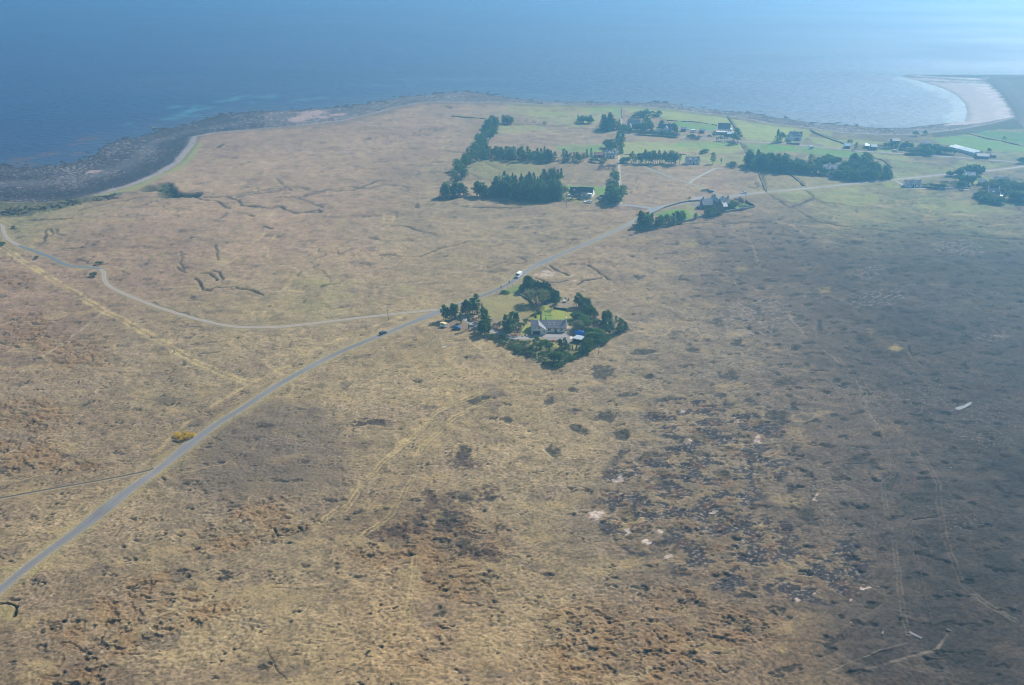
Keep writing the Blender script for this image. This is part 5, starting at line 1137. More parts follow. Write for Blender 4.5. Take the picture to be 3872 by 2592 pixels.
belt(z2, ((1440, 1150), (1460, 1100)), 5, 6, (5, 7), ['twig'], 'bare pale tree at the right edge of the front plantation', 'bare trees by the plantation', 0.7)
belt(z2, ((1390, 1195), (1500, 1185), (1600, 1175), (1720, 1185)), 16, 3, (1.0, 1.6), ['twig', 'bush'], 'low scrubby bush in front of the bungalow garden', 'scrub before the bungalow garden', 1.4)
belt(z4, ((240, 225), (400, 230), (600, 235), (790, 235)), 34, 7, (8, 11), ['tall', 'tall', 'pine'], 'thin pine in the open row left of the white cottage', 'pines in the row left of the white cottage', 0.95)
belt(z4, ((150, 220), (210, 225)), 5, 6, (3.5, 5), ['bush'], 'dark bush at the left end of the pine row', 'bushes at the end of the pine row', 1.2)
plant_px(z4, 1155, 235, 105, 'pine', 'large bushy pine right of the white cottage', None, 1.1, True)
plant_px(z4, 1250, 235, 170, 'tall', 'small open pine further right of the white cottage', None, 1.2, True)
belt(z4, ((1330, 260), (1420, 275)), 6, 8, (3, 4.5), ['twig', 'bush'], 'grey green bush between the cottage pines and the east plantation', 'bushes before the east plantation', 1.1)
belt(z4, ((1040, 110), (1080, 115)), 4, 8, (2.5, 3.5), ['bush'], 'dark thicket bush in the field above the white cottage', 'thicket in the upper field', 1.2)
belt(z4, ((1540, 240), (1640, 285), (1800, 310), (1980, 325)), 44, 14, (9, 13), sp, 'dark spruce in the left half of the east plantation', 'spruces of the east plantation left half', 1.1)
belt(z4, ((1600, 260), (1800, 285), (1990, 300)), 16, 14, (9, 12), ['pine'], 'dark pine in the back rows of the east plantation left half', 'pines in the back rows of the east plantation', 1.1)
belt(z5, ((250, 480), (420, 525), (640, 560), (860, 580)), 30, 8, (5, 8), ['pine', 'bush', 'spruce'], 'dark tree before the long grey roof in the east plantation', 'trees before the long grey roof', 1.15)
belt(z5, ((860, 570), (960, 560), (1090, 550)), 20, 14, (8, 11), ['pine', 'spruce', 'pine'], 'dark pine at the right end of the east plantation', 'pines at the right end of the east plantation', 1.2)
belt(z5, ((740, 450), (840, 460), (960, 475)), 15, 16, (8, 11), ['pine'], 'tall pine behind the long grey roof, right side', 'pines behind the long grey roof', 1.2)
belt(z5, ((420, 450), (520, 440), (640, 435)), 10, 12, (6, 8.5), ['pine', 'green'], 'tree behind the long grey roof, left side', 'trees behind the left of the grey roof', 1.1)
belt(z5, ((300, 500), (460, 480)), 6, 10, (4, 6), ['green'], 'pale green tree left of the long grey roof', 'green trees left of the grey roof', 1.0)
belt(z5, ((150, 505), (230, 510), (330, 500)), 14, 14, (7, 10), ['spruce', 'pine', 'green'], 'dark tree joining the two halves of the east plantation', 'trees joining the east plantation', 1.0)
belt(z5, ((640, 545), (760, 560), (860, 560)), 12, 12, (6, 9), ['pine', 'spruce', 'bush'], 'dark tree in the middle of the long east plantation', 'trees in the middle of the east plantation', 1.0)
belt(z5, ((720, 470), (760, 500), (860, 510), (1000, 520)), 14, 10, (6, 9), ['pine', 'green', 'bush'], 'tree inside the right part of the east plantation', 'trees inside the east plantation', 1.0)
P0 = W(z1, ((1400, 1085), (1600, 975), (1850, 838), (2000, 765), (2148, 690)))
for k in range(44):
    f_ = k / 43 * 4; i_ = min(3, int(f_)); a_, b_ = Vector(P0[i_]), Vector(P0[i_ + 1]); q = a_ + (b_ - a_) * (f_ - i_) + (Vector((-(b_ - a_).y, (b_ - a_).x)).normalized() * rnd.uniform(1.2, 2.2))
    plant('bush' if k % 3 else 'dark', q.x, q.y, rnd.uniform(1.0, 1.9), 'bush in the dense line just inside the right hand garden fence', 'bushes lining the right hand fence', 0.9)
P0 = W(z1, ((650, 760), (740, 797), (845, 850), (1060, 945), (1250, 1020)))
for k in range(26):
    f_ = k / 25 * 4; i_ = min(3, int(f_)); a_, b_ = Vector(P0[i_]), Vector(P0[i_ + 1]); q = a_ + (b_ - a_) * (f_ - i_) + (Vector((-(b_ - a_).y, (b_ - a_).x)).normalized() * rnd.uniform(1.0, 2.2))
    plant('bush' if k % 2 else 'heather_leaf', q.x, q.y, rnd.uniform(0.9, 1.7), 'low bush in the line just inside the lower left garden fence', 'bushes lining the lower left fence', 1.1)
# school house grounds
belt(z4, ((330, 920), (400, 945), (480, 955)), 11, 6, (8, 11), ['pine', 'spruce'], 'dark tree in the dense left corner of the walled garden', 'trees in the left corner of the walled garden', 1.1)
belt(z4, ((500, 940), (600, 925), (715, 895)), 14, 5, (6, 8), ['pine', 'spruce'], 'dark tree in the row along the garden wall', 'trees in the row by the garden wall', 1.0)
belt(z4, ((755, 880), (840, 865)), 5, 4, (5.5, 7.5), ['pine'], 'dark pine of the pair group left of the lone wall pine', 'pines of the middle wall group', 1.1)
plant_px(z4, 965, 855, 778, 'pine', 'lone rounded pine at the garden wall left of the stone house', None, 1.2, True)
belt(z4, ((1080, 810), (1160, 800), (1240, 780)), 8, 6, (5, 8), ['olive', 'green', 'twig'], 'thin leafed tree in front of the dark stone house', 'trees in front of the stone house', 0.8)
belt(z4, ((1360, 720), (1400, 720)), 3, 3, (4, 5.5), ['dark'], 'dark rounded bush at the right end of the stone house', 'dark bushes by the stone house', 0.9)
belt(z4, ((1420, 650), (1470, 660), (1500, 690)), 6, 6, (3, 5), ['twig'], 'bare tree on the lawn right of the stone house', 'bare trees right of the stone house', 0.9)
belt(z4, ((1480, 735), (1550, 715)), 4, 3, (1.5, 2.5), ['twig'], 'low bare bush against the right hand garden wall', 'low bushes by the garden wall', 1.2)
# farmsteads by the shore
belt(z3, ((560, 180), (680, 180), (850, 165)), 13, 14, (4, 6), ['twig', 'bush'], 'grey green tree of the thicket near the shore', 'trees of the thicket near the shore', 1.3)
belt(z3, ((700, 250), (740, 330), (820, 330)), 10, 14, (6, 9), ['pine', 'spruce'], 'tall dark tree between the big dark roof and the farmhouse', 'trees between the roof and farmhouse', 1.2)
belt(z3, ((580, 330), (640, 335), (720, 340)), 9, 6, (5, 7), ['bush', 'pine'], 'dark tree before the big dark roof', 'trees before the big dark roof', 1.2)
belt(z3, ((460, 320), (520, 360)), 6, 6, (3, 5), ['bush'], 'bush left of the big dark roof by the lane', 'bushes by the lane at the dark roof', 1.2)
belt(z3, ((610, 375), (800, 390), (950, 400), (1060, 405)), 26, 5, (3, 4.5), ['bush', 'twig'], 'bush of the tall hedge below the farmhouse', 'bushes of the farmhouse hedge', 1.3)
belt(z3, ((1000, 340), (1050, 370)), 7, 6, (6, 8.5), ['pine'], 'dark tree right of the farmhouse gable', 'trees right of the farmhouse', 1.1)
belt(z3, ((860, 340), (890, 260), (1000, 320)), 4, 4, (4, 5), ['bush'], 'dark bush close to the farmhouse walls', 'bushes by the farmhouse', 1.0)
belt(z3, ((1170, 410), (1300, 435)), 10, 8, (2.5, 3.5), ['twig', 'bush'], 'scrubby bush below the yard of the farm', 'scrub below the farm yard', 1.2)
belt(z3, ((1480, 450), (1540, 450), (1610, 450)), 6, 5, (3.5, 5), ['tall'], 'small tree in front of the flat roofed wing', 'small trees before the flat roofed wing', 1.3)
plant_px(z3, 1725, 470, 305, 'pine', 'tall dark tree at the right end of the big farm', None, 1.2, True)
plant_px(z3, 1680, 450, 370, 'bush', 'broad dark bush left of the tall farm tree', None, 1.3, True)
plant_px(z3, 1460, 400, 360, 'dark', 'dark round bush at the left end of the flat roofed wing', None, 0.8, True)
plant_px(z3, 2165, 460, 325, 'spruce', 'tall spruce left of the far white house', None, 1.1, True)
plant_px(z3, 2215, 455, 355, 'bush', 'rounded tree beside the tall spruce at the far white house', None, 0.8, True, 'broadleaf_tree')
belt(z3, ((2270, 415), (2300, 420)), 3, 3, (2, 3), ['bush'], 'bush beside the far white house', 'bushes by the far white house')
plant_px(z5, 805, 300, 238, 'pine', 'dark rounded tree right of the blue roofed shed', None, 1.3, True)
plant_px(z5, 755, 265, 208, 'twig', 'bare tree behind the blue roofed shed', None, 0.9, True, 'bare_tree')
plant_px(z5, 925, 285, 247, 'bush', 'dark bush behind the white roofed shed', None, 0.9, True)
for k, bx in enumerate((1018, 1040, 1064, 1086)):
    plant_px(z5, bx, 286, 262, 'bush', 'small clipped tree in the short row right of the dark barn', 'row of small clipped trees', 0.7, True, 'small_tree')
belt(z5, ((1100, 290), (1200, 295), (1330, 300)), 14, 10, (4, 6.5), ['bush', 'pine', 'twig'], 'tree in the mixed line between the barns and the greenhouse', 'trees between barns and greenhouse', 1.2)
belt(z5, ((1290, 340), (1340, 345), (1380, 345)), 5, 5, (5, 6), ['olive'], 'rounded olive tree by the farm road', 'olive trees by the farm road', 1.2)
belt(z5, ((1420, 345), (1490, 350)), 6, 8, (5, 7), ['bush'], 'dark rounded tree right of the olive trees by the farm road', 'dark trees by the farm road', 1.3)
belt(z5, ((1400, 300), (1500, 310), (1600, 330), (1660, 350)), 14, 12, (4, 6), ['bush', 'twig', 'green'], 'bushy tree beside the greenhouse', 'trees beside the greenhouse', 1.2)
plant_px(z5, 2022, 328, 290, 'bush', 'dark tree alone on the far green field', None, 1.1, True)
plant_px(z5, 1355, 178, 138, 'bush', 'left one of two dark trees on the shore of the bay', None, 1.5, True)
plant_px(z5, 1445, 170, 132, 'bush', 'right one of two dark trees on the shore of the bay', None, 1.3, True)
plant_px(z5, 2160, 225, 180, 'twig', 'faint bare tree on the fence line of the far right field', None, 0.8, True)
belt(z5, ((2300, 425), (2343, 430)), 3, 4, (3.5, 5), ['bush'], 'dark bush by the road at the right edge', 'bushes at the right edge')
# right hand cottages
belt(zE, ((210, 345), (260, 350), (340, 335)), 4, 3, (3, 4.5), ['bush'], 'small dark bush by the road left of the right hand cottages', 'bushes by the road near the cottages')
belt(zE, ((450, 320), (600, 330), (720, 330)), 9, 5, (5, 7), ['pine', 'bush'], 'dark tree between the road and the white cottage', 'trees between road and white cottage', 1.0)
belt(zE, ((760, 350), (880, 340), (1060, 315)), 12, 6, (6, 9), ['pine', 'bush'], 'dark tree behind the white cottage at the right', 'trees behind the right white cottage', 1.0)
belt(zE, ((590, 500), (700, 560), (880, 580)), 12, 5, (4, 6.5), ['bush', 'pine'], 'dark tree in front of the white cottage at the right', 'trees before the right white cottage', 1.0)
belt(zE, ((1220, 720), (1330, 700), (1480, 700), (1660, 700)), 14, 7, (4, 7), ['twig', 'olive', 'bush'], 'leafing tree between the grey shed and the lower cottage', 'trees between shed and lower cottage', 1.0)
belt(zE, ((1750, 760), (1900, 740), (2050, 800), (2200, 760), (2343, 800)), 22, 14, (5, 8), ['olive', 'bush', 'twig', 'green'], 'broad leafing tree in the wood at the right edge', 'trees of the wood at the right edge', 0.95)
belt(zE, ((1850, 1000), (2000, 1050), (2150, 1080), (2343, 1000)), 14, 12, (5, 7.5), ['bush', 'olive', 'twig'], 'dark tree of the wood right of the lower cottage', 'trees of the wood by the lower cottage', 1.1)
belt(zE, ((1080, 950), (1200, 1050), (1300, 1100), (1500, 1130), (1750, 1150)), 18, 8, (3.5, 6), ['bush', 'olive'], 'bush in front of the lower cottage', 'bushes before the lower cottage', 1.1)
belt(zE, ((1000, 930), (1100, 1020), (1240, 1080)), 7, 3, (2, 3), ['green'], 'pale green bush on the lower edge of the cottage wood', 'pale bushes at the cottage wood edge', 1.0)
belt(zE, ((300, 560), (500, 660), (700, 690)), 14, 20, (2.5, 4), ['twig', 'bush'], 'scrub bush between the long low cottage and the white cottage', 'scrub between the cottages', 1.3)
belt(z5, ((1440, 640), (1540, 665), (1660, 660)), 8, 5, (2.5, 4), ['twig', 'bush'], 'bush along the pale lane right of the long low cottage', 'bushes along the cottage lane', 1.1)

# ------------------------------------------------------------------ houses
print('houses')
def frame_at(conv, a, b):
    """front foot of a building: local x runs from a to b, local y away from the viewer"""
    A, B = Vector(G(*conv(*a))), Vector(G(*conv(*b)))
    d = B - A
    return A, d.length, math.atan2(d.y, d.x)
def gable_prof(y0, y1, he, hr):
    ym = (y0 + y1) / 2
    return [(y0, -0.3), (y1, -0.3), (y1, he), (ym, hr), (y0, he)]
def roof_x(x0, x1, y0, y1, he, hr, m, parent, oh=0.35, th=0.16, name='roof'):
    """pitched roof with its ridge along x"""
    ym = (y0 + y1) / 2; k = (hr - he) / (ym - y0)
    zl = he - oh * k
    b = MB()
    b.extrude([(y0 - oh, zl + .02), (ym, hr + .02), (y1 + oh, zl + .02), (y1 + oh, zl + th + .02), (ym, hr + th + .04), (y0 - oh, zl + th + .02)], 'x', x0 - 0.2, x1 + 0.2)
    return b.build(name, m, parent)
def roof_y(x0, x1, y0, y1, he, hr, m, parent, oh=0.3, th=0.16, name='roof'):
    xm = (x0 + x1) / 2; k = (hr - he) / (xm - x0)
    zl = he - oh * k
    b = MB()
    b.extrude([(x0 - oh, zl + .02), (xm, hr + .02), (x1 + oh, zl + .02), (x1 + oh, zl + th + .02), (xm, hr + th + .04), (x0 - oh, zl + th + .02)], 'y', y0, y1)
    return b.build(name, m, parent)
def window(parent, x, z, w, h, y=0.0, panes=2, name='window', fm=None):
    f = MB()
    t = 0.09
    f.box(x - w / 2 - t, x + w / 2 + t, y - 0.07, y - 0.004, z - t, z + h + t)
    o = f.build(name, M[fm or 'frame'], parent)
    p = MB(); pw = w / panes
    for k in range(panes): p.box(x - w / 2 + k * pw + 0.03, x - w / 2 + (k + 1) * pw - 0.03, y - 0.085, y - 0.065, z, z + h)
    p.build('pane', M['glass'], o)
    return o
def chimney(parent, x, y, z0, z1, m, w=0.75, pots=2):
    b = MB().box(x - w / 2, x + w / 2, y - 0.35, y + 0.35, z0, z1); b.box(x - w / 2 - .07, x + w / 2 + .07, y - .42, y + .42, z1 + .002, z1 + .14)
    o = b.build('chimney', m, parent)
    q = MB()
    for k in range(pots): q.tube((x - 0.2 * (pots - 1) + 0.4 * k, y, z1 + .14), (x - 0.2 * (pots - 1) + 0.4 * k, y, z1 + .5), 0.12, 0.1, 8)
    q.build('chimney_pot', M['rust'], o)
    return o
def simple_house(conv, a, b, D, he, hr, wall, roof, label, name='house', cat='house', chims=(), wins=(), door=None, lean=None, L=None, dormers=(), rz=0):
    A, Lx, ang = frame_at(conv, a, b)
    Lx = L or Lx
    e = empty(name, (A.x, A.y, float(und(A.x, A.y))), ang + R(rz), label, cat)
    MB().extrude(gable_prof(0, D, he, hr), 'x', 0, Lx).build('wall', M[wall], e)
    r = roof_x(0, Lx, 0, D, he, hr, M[roof], e)
    for cx in chims: chimney(r, cx * Lx, D / 2, hr - 0.7, hr + 1.1, M[wall])
    for w in wins: window(e, w[0] * Lx, w[1], w[2], w[3])
    if door:
        d = MB().box(door * Lx - .48, door * Lx + .48, -0.06, -0.004, 0, 2.05).build('door', M['wood_dark'], e)
        MB().box(door * Lx + .3, door * Lx + .36, -0.1, -0.062, 1.0, 1.12).build('handle', M['steel'], d)
    for dx in dormers:
        k = (hr - he) / (D / 2)
        b_ = MB().extrude([(dx * Lx - .9, he + .3), (dx * Lx + .9, he + .3), (dx * Lx + .9, he + 1.3), (dx * Lx, he + 2.0), (dx * Lx - .9, he + 1.3)], 'y', 0.25, D / 2 - .2)
        do = b_.build('dormer', M[wall], r)
        MB().box(dx * Lx - .5, dx * Lx + .5, 0.2, 0.246, he + .5, he + 1.25).build('dormer_window', M['glass'], r)
    return e, Lx

# the near house: long low wing, gabled garage wing brought forward
A, B = Vector(G(*z2b(978, 1207))), Vector(G(*z2b(1582, 1207)))
LX = (B - A).length; ang = math.atan2(B.y - A.y, B.x - A.x)
house = empty('house', (A.x, A.y, float(und(A.x, A.y))), ang, 'long cream house with a grey slate roof and a gabled garage wing', 'house')
D_, HE, HR, GW, GP = 7.8, 2.45, 5.05, 7.25, 3.0
w_ = MB(); w_.extrude(gable_prof(0, D_, HE, HR), 'x', 0, LX)
w_.build('wall', M['cream'], house)
g_ = MB(); g_.extrude([(0.02, -0.3), (GW, -0.3), (GW, HE), (GW / 2, HR), (0.02, HE)], 'y', -GP, 0.3)
gwall = g_.build('garage_wall', M['cream'], house)
rf = roof_x(0, LX, 0, D_, HE, HR, M['slate'], house)
rg = roof_y(0.02, GW, -GP - 0.3, D_ / 2 - 0.05, HE, HR + .012, M['slate'], house, name='garage_roof')
vb = MB()
kx = (HR - HE) / (GW / 2)
for s0, s1 in (((-0.32, HE - 0.32 * kx), (GW / 2, HR)), ((GW + 0.32, HE - 0.32 * kx), (GW / 2, HR))):
    vb.hexa([(s0[0], -GP - .36, s0[1] - .12), (s0[0], -GP - .31, s0[1] - .12), (s1[0], -GP - .31, s1[1] - .12), (s1[0], -GP - .36, s1[1] - .12)], [(s0[0], -GP - .36, s0[1] + .2), (s0[0], -GP - .31, s0[1] + .2), (s1[0], -GP - .31, s1[1] + .2), (s1[0], -GP - .36, s1[1] + .2)])
vb.build('bargeboard', M['fascia'], rg)
MB().box(GW + .4, LX + .2, -0.42, -0.37, HE - .32, HE - .14).build('gutter', M['fascia'], rf)
gx = (1072 - 978) / (1582 - 978) * LX
gd = MB().box(gx - 2.05, gx + 1.75, -GP - .04, -GP - .004, -0.1, 1.95).build('garage_door', M['wood_dark'], house)
MB().box(gx - 1.7, gx + .9, -GP - .07, -GP - .042, 1.05, 1.6).build('garage_window', M['glass'], gd)
MB().box(gx - 2.25, gx + 1.95, -GP - .03, -GP - .003, 1.96, 2.12).build('lintel', M['fascia'], house)
window(house, 3.85, 3.2, .75, .75, -GP, 1)
window(house, 6.45, 1.15, .85, .7, -GP, 2)
for wx_, ww in ((1297, 1.5), (1407, 1.2), (1515, 1.2)):
    window(house, (wx_ - 978) / 604 * LX, 0.95, ww, 0.95, 0.0, 2)
db = MB().box(12.0, 12.9, -.06, -.004, -.1, .8).build('door_step', M['wood_dark'], house)
kf = (HR - HE) / (D_ / 2)
for sx in (1302, 1383):
    x_ = (sx - 978) / 604 * LX
    fr = MB(); y0, y1 = 1.35, 2.5
    zr = lambda y: HE + kf * y + 0.17
    fr.hexa([(x_ - .45, y0, zr(y0)), (x_ + .45, y0, zr(y0)), (x_ + .45, y1, zr(y1)), (x_ - .45, y1, zr(y1))], [(x_ - .45, y0, zr(y0) + .12), (x_ + .45, y0, zr(y0) + .12), (x_ + .45, y1, zr(y1) + .12), (x_ - .45, y1, zr(y1) + .12)])
    so = fr.build('skylight', M['frame'], rf)
    MB().hexa([(x_ - .33, y0 + .14, zr(y0 + .14) + .1), (x_ + .33, y0 + .14, zr(y0 + .14) + .1), (x_ + .33, y1 - .14, zr(y1 - .14) + .1), (x_ - .33, y1 - .14, zr(y1 - .14) + .1)],
              [(x_ - .33, y0 + .14, zr(y0 + .14) + .135), (x_ + .33, y0 + .14, zr(y0 + .14) + .135), (x_ + .33, y1 - .14, zr(y1 - .14) + .135), (x_ - .33, y1 - .14, zr(y1 - .14) + .135)]).build('pane', M['glass'], so)
ch = MB().box(LX + .22, LX + .85, D_ / 2 - .7, D_ / 2 + .7, -.3, HR - .6); ch.box(LX + .25, LX + .8, D_ / 2 - .42, D_ / 2 + .42, HR - .6, HR + 1.35)
cho = ch.build('chimney', M['render'], house)
MB().tube((LX + .52, D_ / 2, HR + 1.35), (LX + .52, D_ / 2, HR + 1.95), .16, .12, 8).build('chimney_pot', M['frame'], cho)
# black roofed bungalow
A, L_, ang = frame_at(zBu, (535, 588), (1168, 640))
bung = empty('bungalow', (A.x, A.y, float(und(A.x, A.y))), ang, 'white bungalow with a steep black roof stepped in two levels', 'house')
MB().extrude(gable_prof(0, 7.5, 2.5, 5.5), 'x', 0, L_ * .38).build('wall', M['render'], bung)
MB().extrude(gable_prof(-0.5, 8.0, 2.5, 6.1), 'x', L_ * .385, L_).build('wall', M['render'], bung)
roof_x(-.1, L_ * .375, 0, 7.5, 2.5, 5.5, M['black_slate'], bung)
r2 = roof_x(L_ * .385, L_, -0.5, 8.0, 2.5, 6.1, M['black_slate'], bung)
pb = MB().box(L_ * .57, L_ * .765, -1.6, -.5, -.3, 2.55).build('porch', M['render'], bung)
pb = MB().box(L_ * .8, L_ - .1, -2.2, -.5, -.3, 3.2).build('entrance_block', M['render'], bung)
roof_x(L_ * .57, L_ * .765, -1.6, 2.6, 2.55, 3.3, M['black_slate'], bung, .15, name='porch_roof')
window(bung, L_ * .29, 1.0, .9, 1.0); window(bung, L_ * .67, 1.0, 1.4, 1.0, -1.6); window(bung, L_ * .9, .8, 1.3, 1.4, -2.2); window(bung, L_ * .45, 1.0, 1.2, 1.0, -.5)
gd = MB().box(L_ * .09, L_ * .19, -.05, -.004, 0, 2.1).build('garage_door', M['black_paint'], bung)
chimney(r2, L_ * .40, 3.75, 5.4, 6.9, M['render']); 
MB().box(L_ * .17, L_ * .2, 1.2, 2.2, 3.55, 4.3).build('skylight', M['frame'], bung)
MB().tube((L_ * .87, 1.0, 3.5), (L_ * .87, 1.0, 5.4), .09, .08, 8).build('flue', M['steel'], r2)
# dark stone house by the road
A, L_, ang = frame_at(zS, (345, 640), (1430, 470))
L_ = 19.5; ang = R(9)
hall = empty('stone_house', (A.x, A.y, float(und(A.x, A.y))), ang, 'dark stone house with pale silvery roofs and a cross gable, by the road', 'house')
MB().extrude(gable_prof(0, 7.2, 3.0, 6.3), 'x', 0, 7.4).build('wall', M['stone'], hall)
MB().extrude([(7.45, -.3), (13.2, -.3), (13.2, 2.9), (10.3, 6.8), (7.45, 3.4)], 'y', -3.2, 10.5).build('cross_wing_wall', M['stone'], hall)
MB().extrude(gable_prof(0.4, 7.6, 3.0, 6.4), 'x', 13.25, L_).build('wall', M['stone'], hall)
ra = roof_x(-.3, 7.2, 0, 7.2, 3.0, 6.3, M['silver_slate'], hall)
rb = roof_y(7.45, 13.2, -3.6, 10.9, 3.1, 6.8, M['silver_slate'], hall, name='cross_wing_roof')
rc = roof_x(13.3, L_ + .2, 0.4, 7.6, 3.0, 6.4, M['silver_slate'], hall)
MB().extrude([(-3.3, -.3), (0.3, -.3), (0.3, 2.6), (-3.3, 1.9)], 'x', 13.3, 16.6).build('lean_to_wall', M['stone'], hall)
MB().hexa([(13.1, -3.7, 1.98), (16.9, -3.7, 1.98), (16.9, 1.2, 3.7), (13.1, 1.2, 3.7)], [(13.1, -3.7, 2.12), (16.9, -3.7, 2.12), (16.9, 1.2, 3.84), (13.1, 1.2, 3.84)]).build('lean_to_roof', M['silver_slate'], hall)
MB().box(-3.4, -0.05, -.6, 2.8, -.3, 1.7).build('side_wall', M['stone'], hall)
for wx_ in (9.4, 11.2): window(hall, wx_, 1.0, .75, 1.9, -3.2, 1)
for wx_ in (1.6, 3.4, 5.4): window(hall, wx_, 1.0, .8, 1.5, 0, 1)
chimney(ra, 0.9, 3.6, 5.6, 7.5, M['stone']); chimney(rb, 10.3, 6.5, 6.2, 7.9, M['stone']); chimney(rc, L_ - 4.2, 4.0, 5.8, 7.3, M['stone']); chimney(rc, L_ - .5, 4.0, 5.8, 7.6, M['stone'])
# cottages and farms
simple_house(z4, (868, 246), (1014, 246), 6.3, 3.0, 5.7, 'render', 'slate', 'white cottage with grey roof and end chimneys above the field track', 'cottage', chims=(.04, .96), wins=((.25, .9, .9, 1.1), (.78, .9, .9, 1.1)), door=.52, dormers=(.27, .73))
simple_house(z2, (1903, 738), (2006, 742), 6.0, 3.0, 5.6, 'render', 'silver_slate', 'white cottage beside the lane, next to a rust roofed barn', 'cottage', chims=(.05, .92), wins=((.2, .9, .9, 1.1), (.8, .9, .9, 1.1)), door=.5, dormers=(.35, .7))
simple_house(z2, (1790, 737), (1893, 737), 6.0, 2.2, 3.9, 'drystone', 'rust', 'low stone barn with a rust red roof beside the lane cottage', 'barn', 'barn', door=.5)
e, L_ = simple_house(z3, (500, 308), (640, 312), 11, 2.8, 7.2, 'render', 'slate', 'house with a broad dark roof and a small white gabled porch among trees', 'house', wins=((.75, 1, 1.2, 1.1),))
MB().extrude([(1.2, -.3), (4.6, -.3), (4.6, 2.4), (2.9, 4.2), (1.2, 2.4)], 'y', -3.5, 2.0).build('porch', M['cream'], e)
roof_y(1.2, 4.6, -3.7, 3.0, 2.4, 4.2, M['slate'], e, .2, name='porch_roof')
MB().box(2.4, 3.4, -3.55, -3.504, 0, 2.0).build('door', M['wood_dark'], e)
e, L_ = simple_house(z3, (845, 342), (985, 346), 8, 2.8, 6.0, 'render', 'black_slate', 'white farmhouse with a dark roof and projecting gable behind the hedge', 'farmhouse', wins=((.15, 1, 1.0, 1.0),), chims=(.6,))
MB().extrude([(5.0, -.3), (9.6, -.3), (9.6, 2.6), (7.3, 5.0), (5.0, 2.6)], 'y', -3.8, 3).build('gable_wing', M['render'], e)
roof_y(5.0, 9.6, -4.1, 4.0, 2.6, 5.0, M['slate'], e, name='wing_roof')
window(e, 7.3, 1.0, 1.2, 1.2, -3.8)
e, L_ = simple_house(z3, (1505, 355), (1640, 360), 9, 3.4, 7.6, 'render', 'slate', 'large pale farmhouse with a tall grey roof and a flat roofed wing in front', 'farmhouse', wins=((.2, 1, 1.1, 1.3), (.42, 1, 1.1, 1.3), (.62, 1, 1.1, 1.3), (.85, 1, 1.1, 1.3)), chims=(.7,))
MB().box(-1.2, 7.5, -9.5, -4.8, -.3, 2.3).build('wing_wall', M['concrete'], e); MB().box(-1.5, 7.8, -9.8, -4.5, 2.302, 2.5).build('wing_roof', M['concrete'], e)
simple_house(zF, (1845, 440), (1990, 440), 7, 2.4, 3.8, 'drystone', 'grey_tin', 'low grey roofed shed right of the large farmhouse', 'shed', 'shed', door=.5)
simple_house(zF, (1888, 352), (1925, 354), 4, 2.0, 2.9, 'render', 'tin', 'tiny white roofed shed behind the large farmhouse', 'shed', 'shed', door=.5)
simple_house(zF, (1050, 355), (1140, 360), 5, 2.6, 3.8, 'stone', 'slate', 'dark open shed in the farm yard', 'shed', 'shed', door=.5)
simple_house(zF, (1370, 372), (1455, 378), 5, 2.2, 3.3, 'drystone', 'slate', 'small dark roofed shed in the middle of the farm yard', 'shed', 'shed', door=.4)
simple_house(zF, (690, 232), (760, 235), 4, 2.0, 3.2, 'drystone', 'rust', 'small rust red shed behind the hedge farmhouse', 'shed', 'shed', door=.4)
e, L_ = simple_house(z5, (205, 216), (318, 218), 7, 3.6, 6.6, 'render', 'slate', 'white house with tall end chimneys and a garden wall near the bay', 'house', chims=(.35, .97), wins=((.5, 1, .9, 1.2), (.75, 1, .9, 1.2)), door=.62, dormers=(.8,))
MB().extrude([(-1.5, -.3), (3.0, -.3), (3.0, 3.0), (.75, 5.2), (-1.5, 3.0)], 'y', -2.5, 4).build('gable_wing', M['render'], e)
roof_y(-1.5, 3.0, -2.8, 5, 3.0, 5.2, M['slate'], e, name='wing_roof')
simple_house(z5, (705, 294), (757, 296), 5, 2.3, 3.6, 'drystone', 'blue_tin', 'small shed with a blue sheet roof by the farm road', 'shed', 'shed', door=.5)
simple_house(z5, (890, 292), (930, 292), 9, 2.2, 3.4, 'drystone', 'tin', 'white roofed shed beside the dark barn', 'shed', 'shed', door=.5, rz=-18)
simple_house(z5, (948, 306), (1002, 308), 6, 2.6, 4.0, 'stone', 'grey_tin', 'dark walled barn right of the white roofed shed', 'barn', 'barn', door=.5)
simple_house(z6, (1320, 848), (1398, 852), 6, 2.6, 4.6, 'render', 'silver_slate', 'small pale house half hidden in the trees left of the greenhouse', 'house', wins=((.3, 1, 1, 1), (.7, 1, 1, 1)), door=.5)
simple_house(z5, (1145, 250), (1215, 250), 6, 2.2, 3.6, 'stone', 'slate', 'faint dark roofed barn above the tree line near the bay', 'barn', 'barn', door=.4)
A = Vector(G(*z5(1790, 352)))
# twin span greenhouse
g0 = Vector(G(*z5(1652, 300)))
gh = empty('greenhouse', (g0.x, g0.y, float(und(g0.x, g0.y))), R(-63), 'long white roofed greenhouse with two ridged spans, brightest at its far end', 'greenhouse')
M['pale_tin'] = mat('pale ribbed roof', (0.62, 0.68, 0.68), 0.5, 0.5, 0.08)
for k in range(2):
    y0 = k * 5.0
    for x0, x1, mm in ((0, 9.5, 'tin'), (9.7, 27, 'pale_tin')):
        MB().extrude([(y0 + .03, -.3), (y0 + 4.95, -.3), (y0 + 4.95, 2.2), (y0 + 2.5, 3.1), (y0 + .03, 2.2)], 'x', x0, x1).build('wall', M['pale_tin'], gh)
        roof_x(x0 + .25, x1 - .25, y0 + .03, y0 + 4.95, 2.2, 3.1, M[mm], gh, .02)
MB().box(27.01, 27.08, .1, 9.8, -.3, .7).build('plinth', mat('green board', (0.05, 0.2, 0.12), .7), gh)
simple_house(z5, (1912, 388), (2022, 392), 7, 2.3, 3.6, 'stone', 'slate', 'low dark barn below the greenhouse', 'barn', 'barn', door=.5)
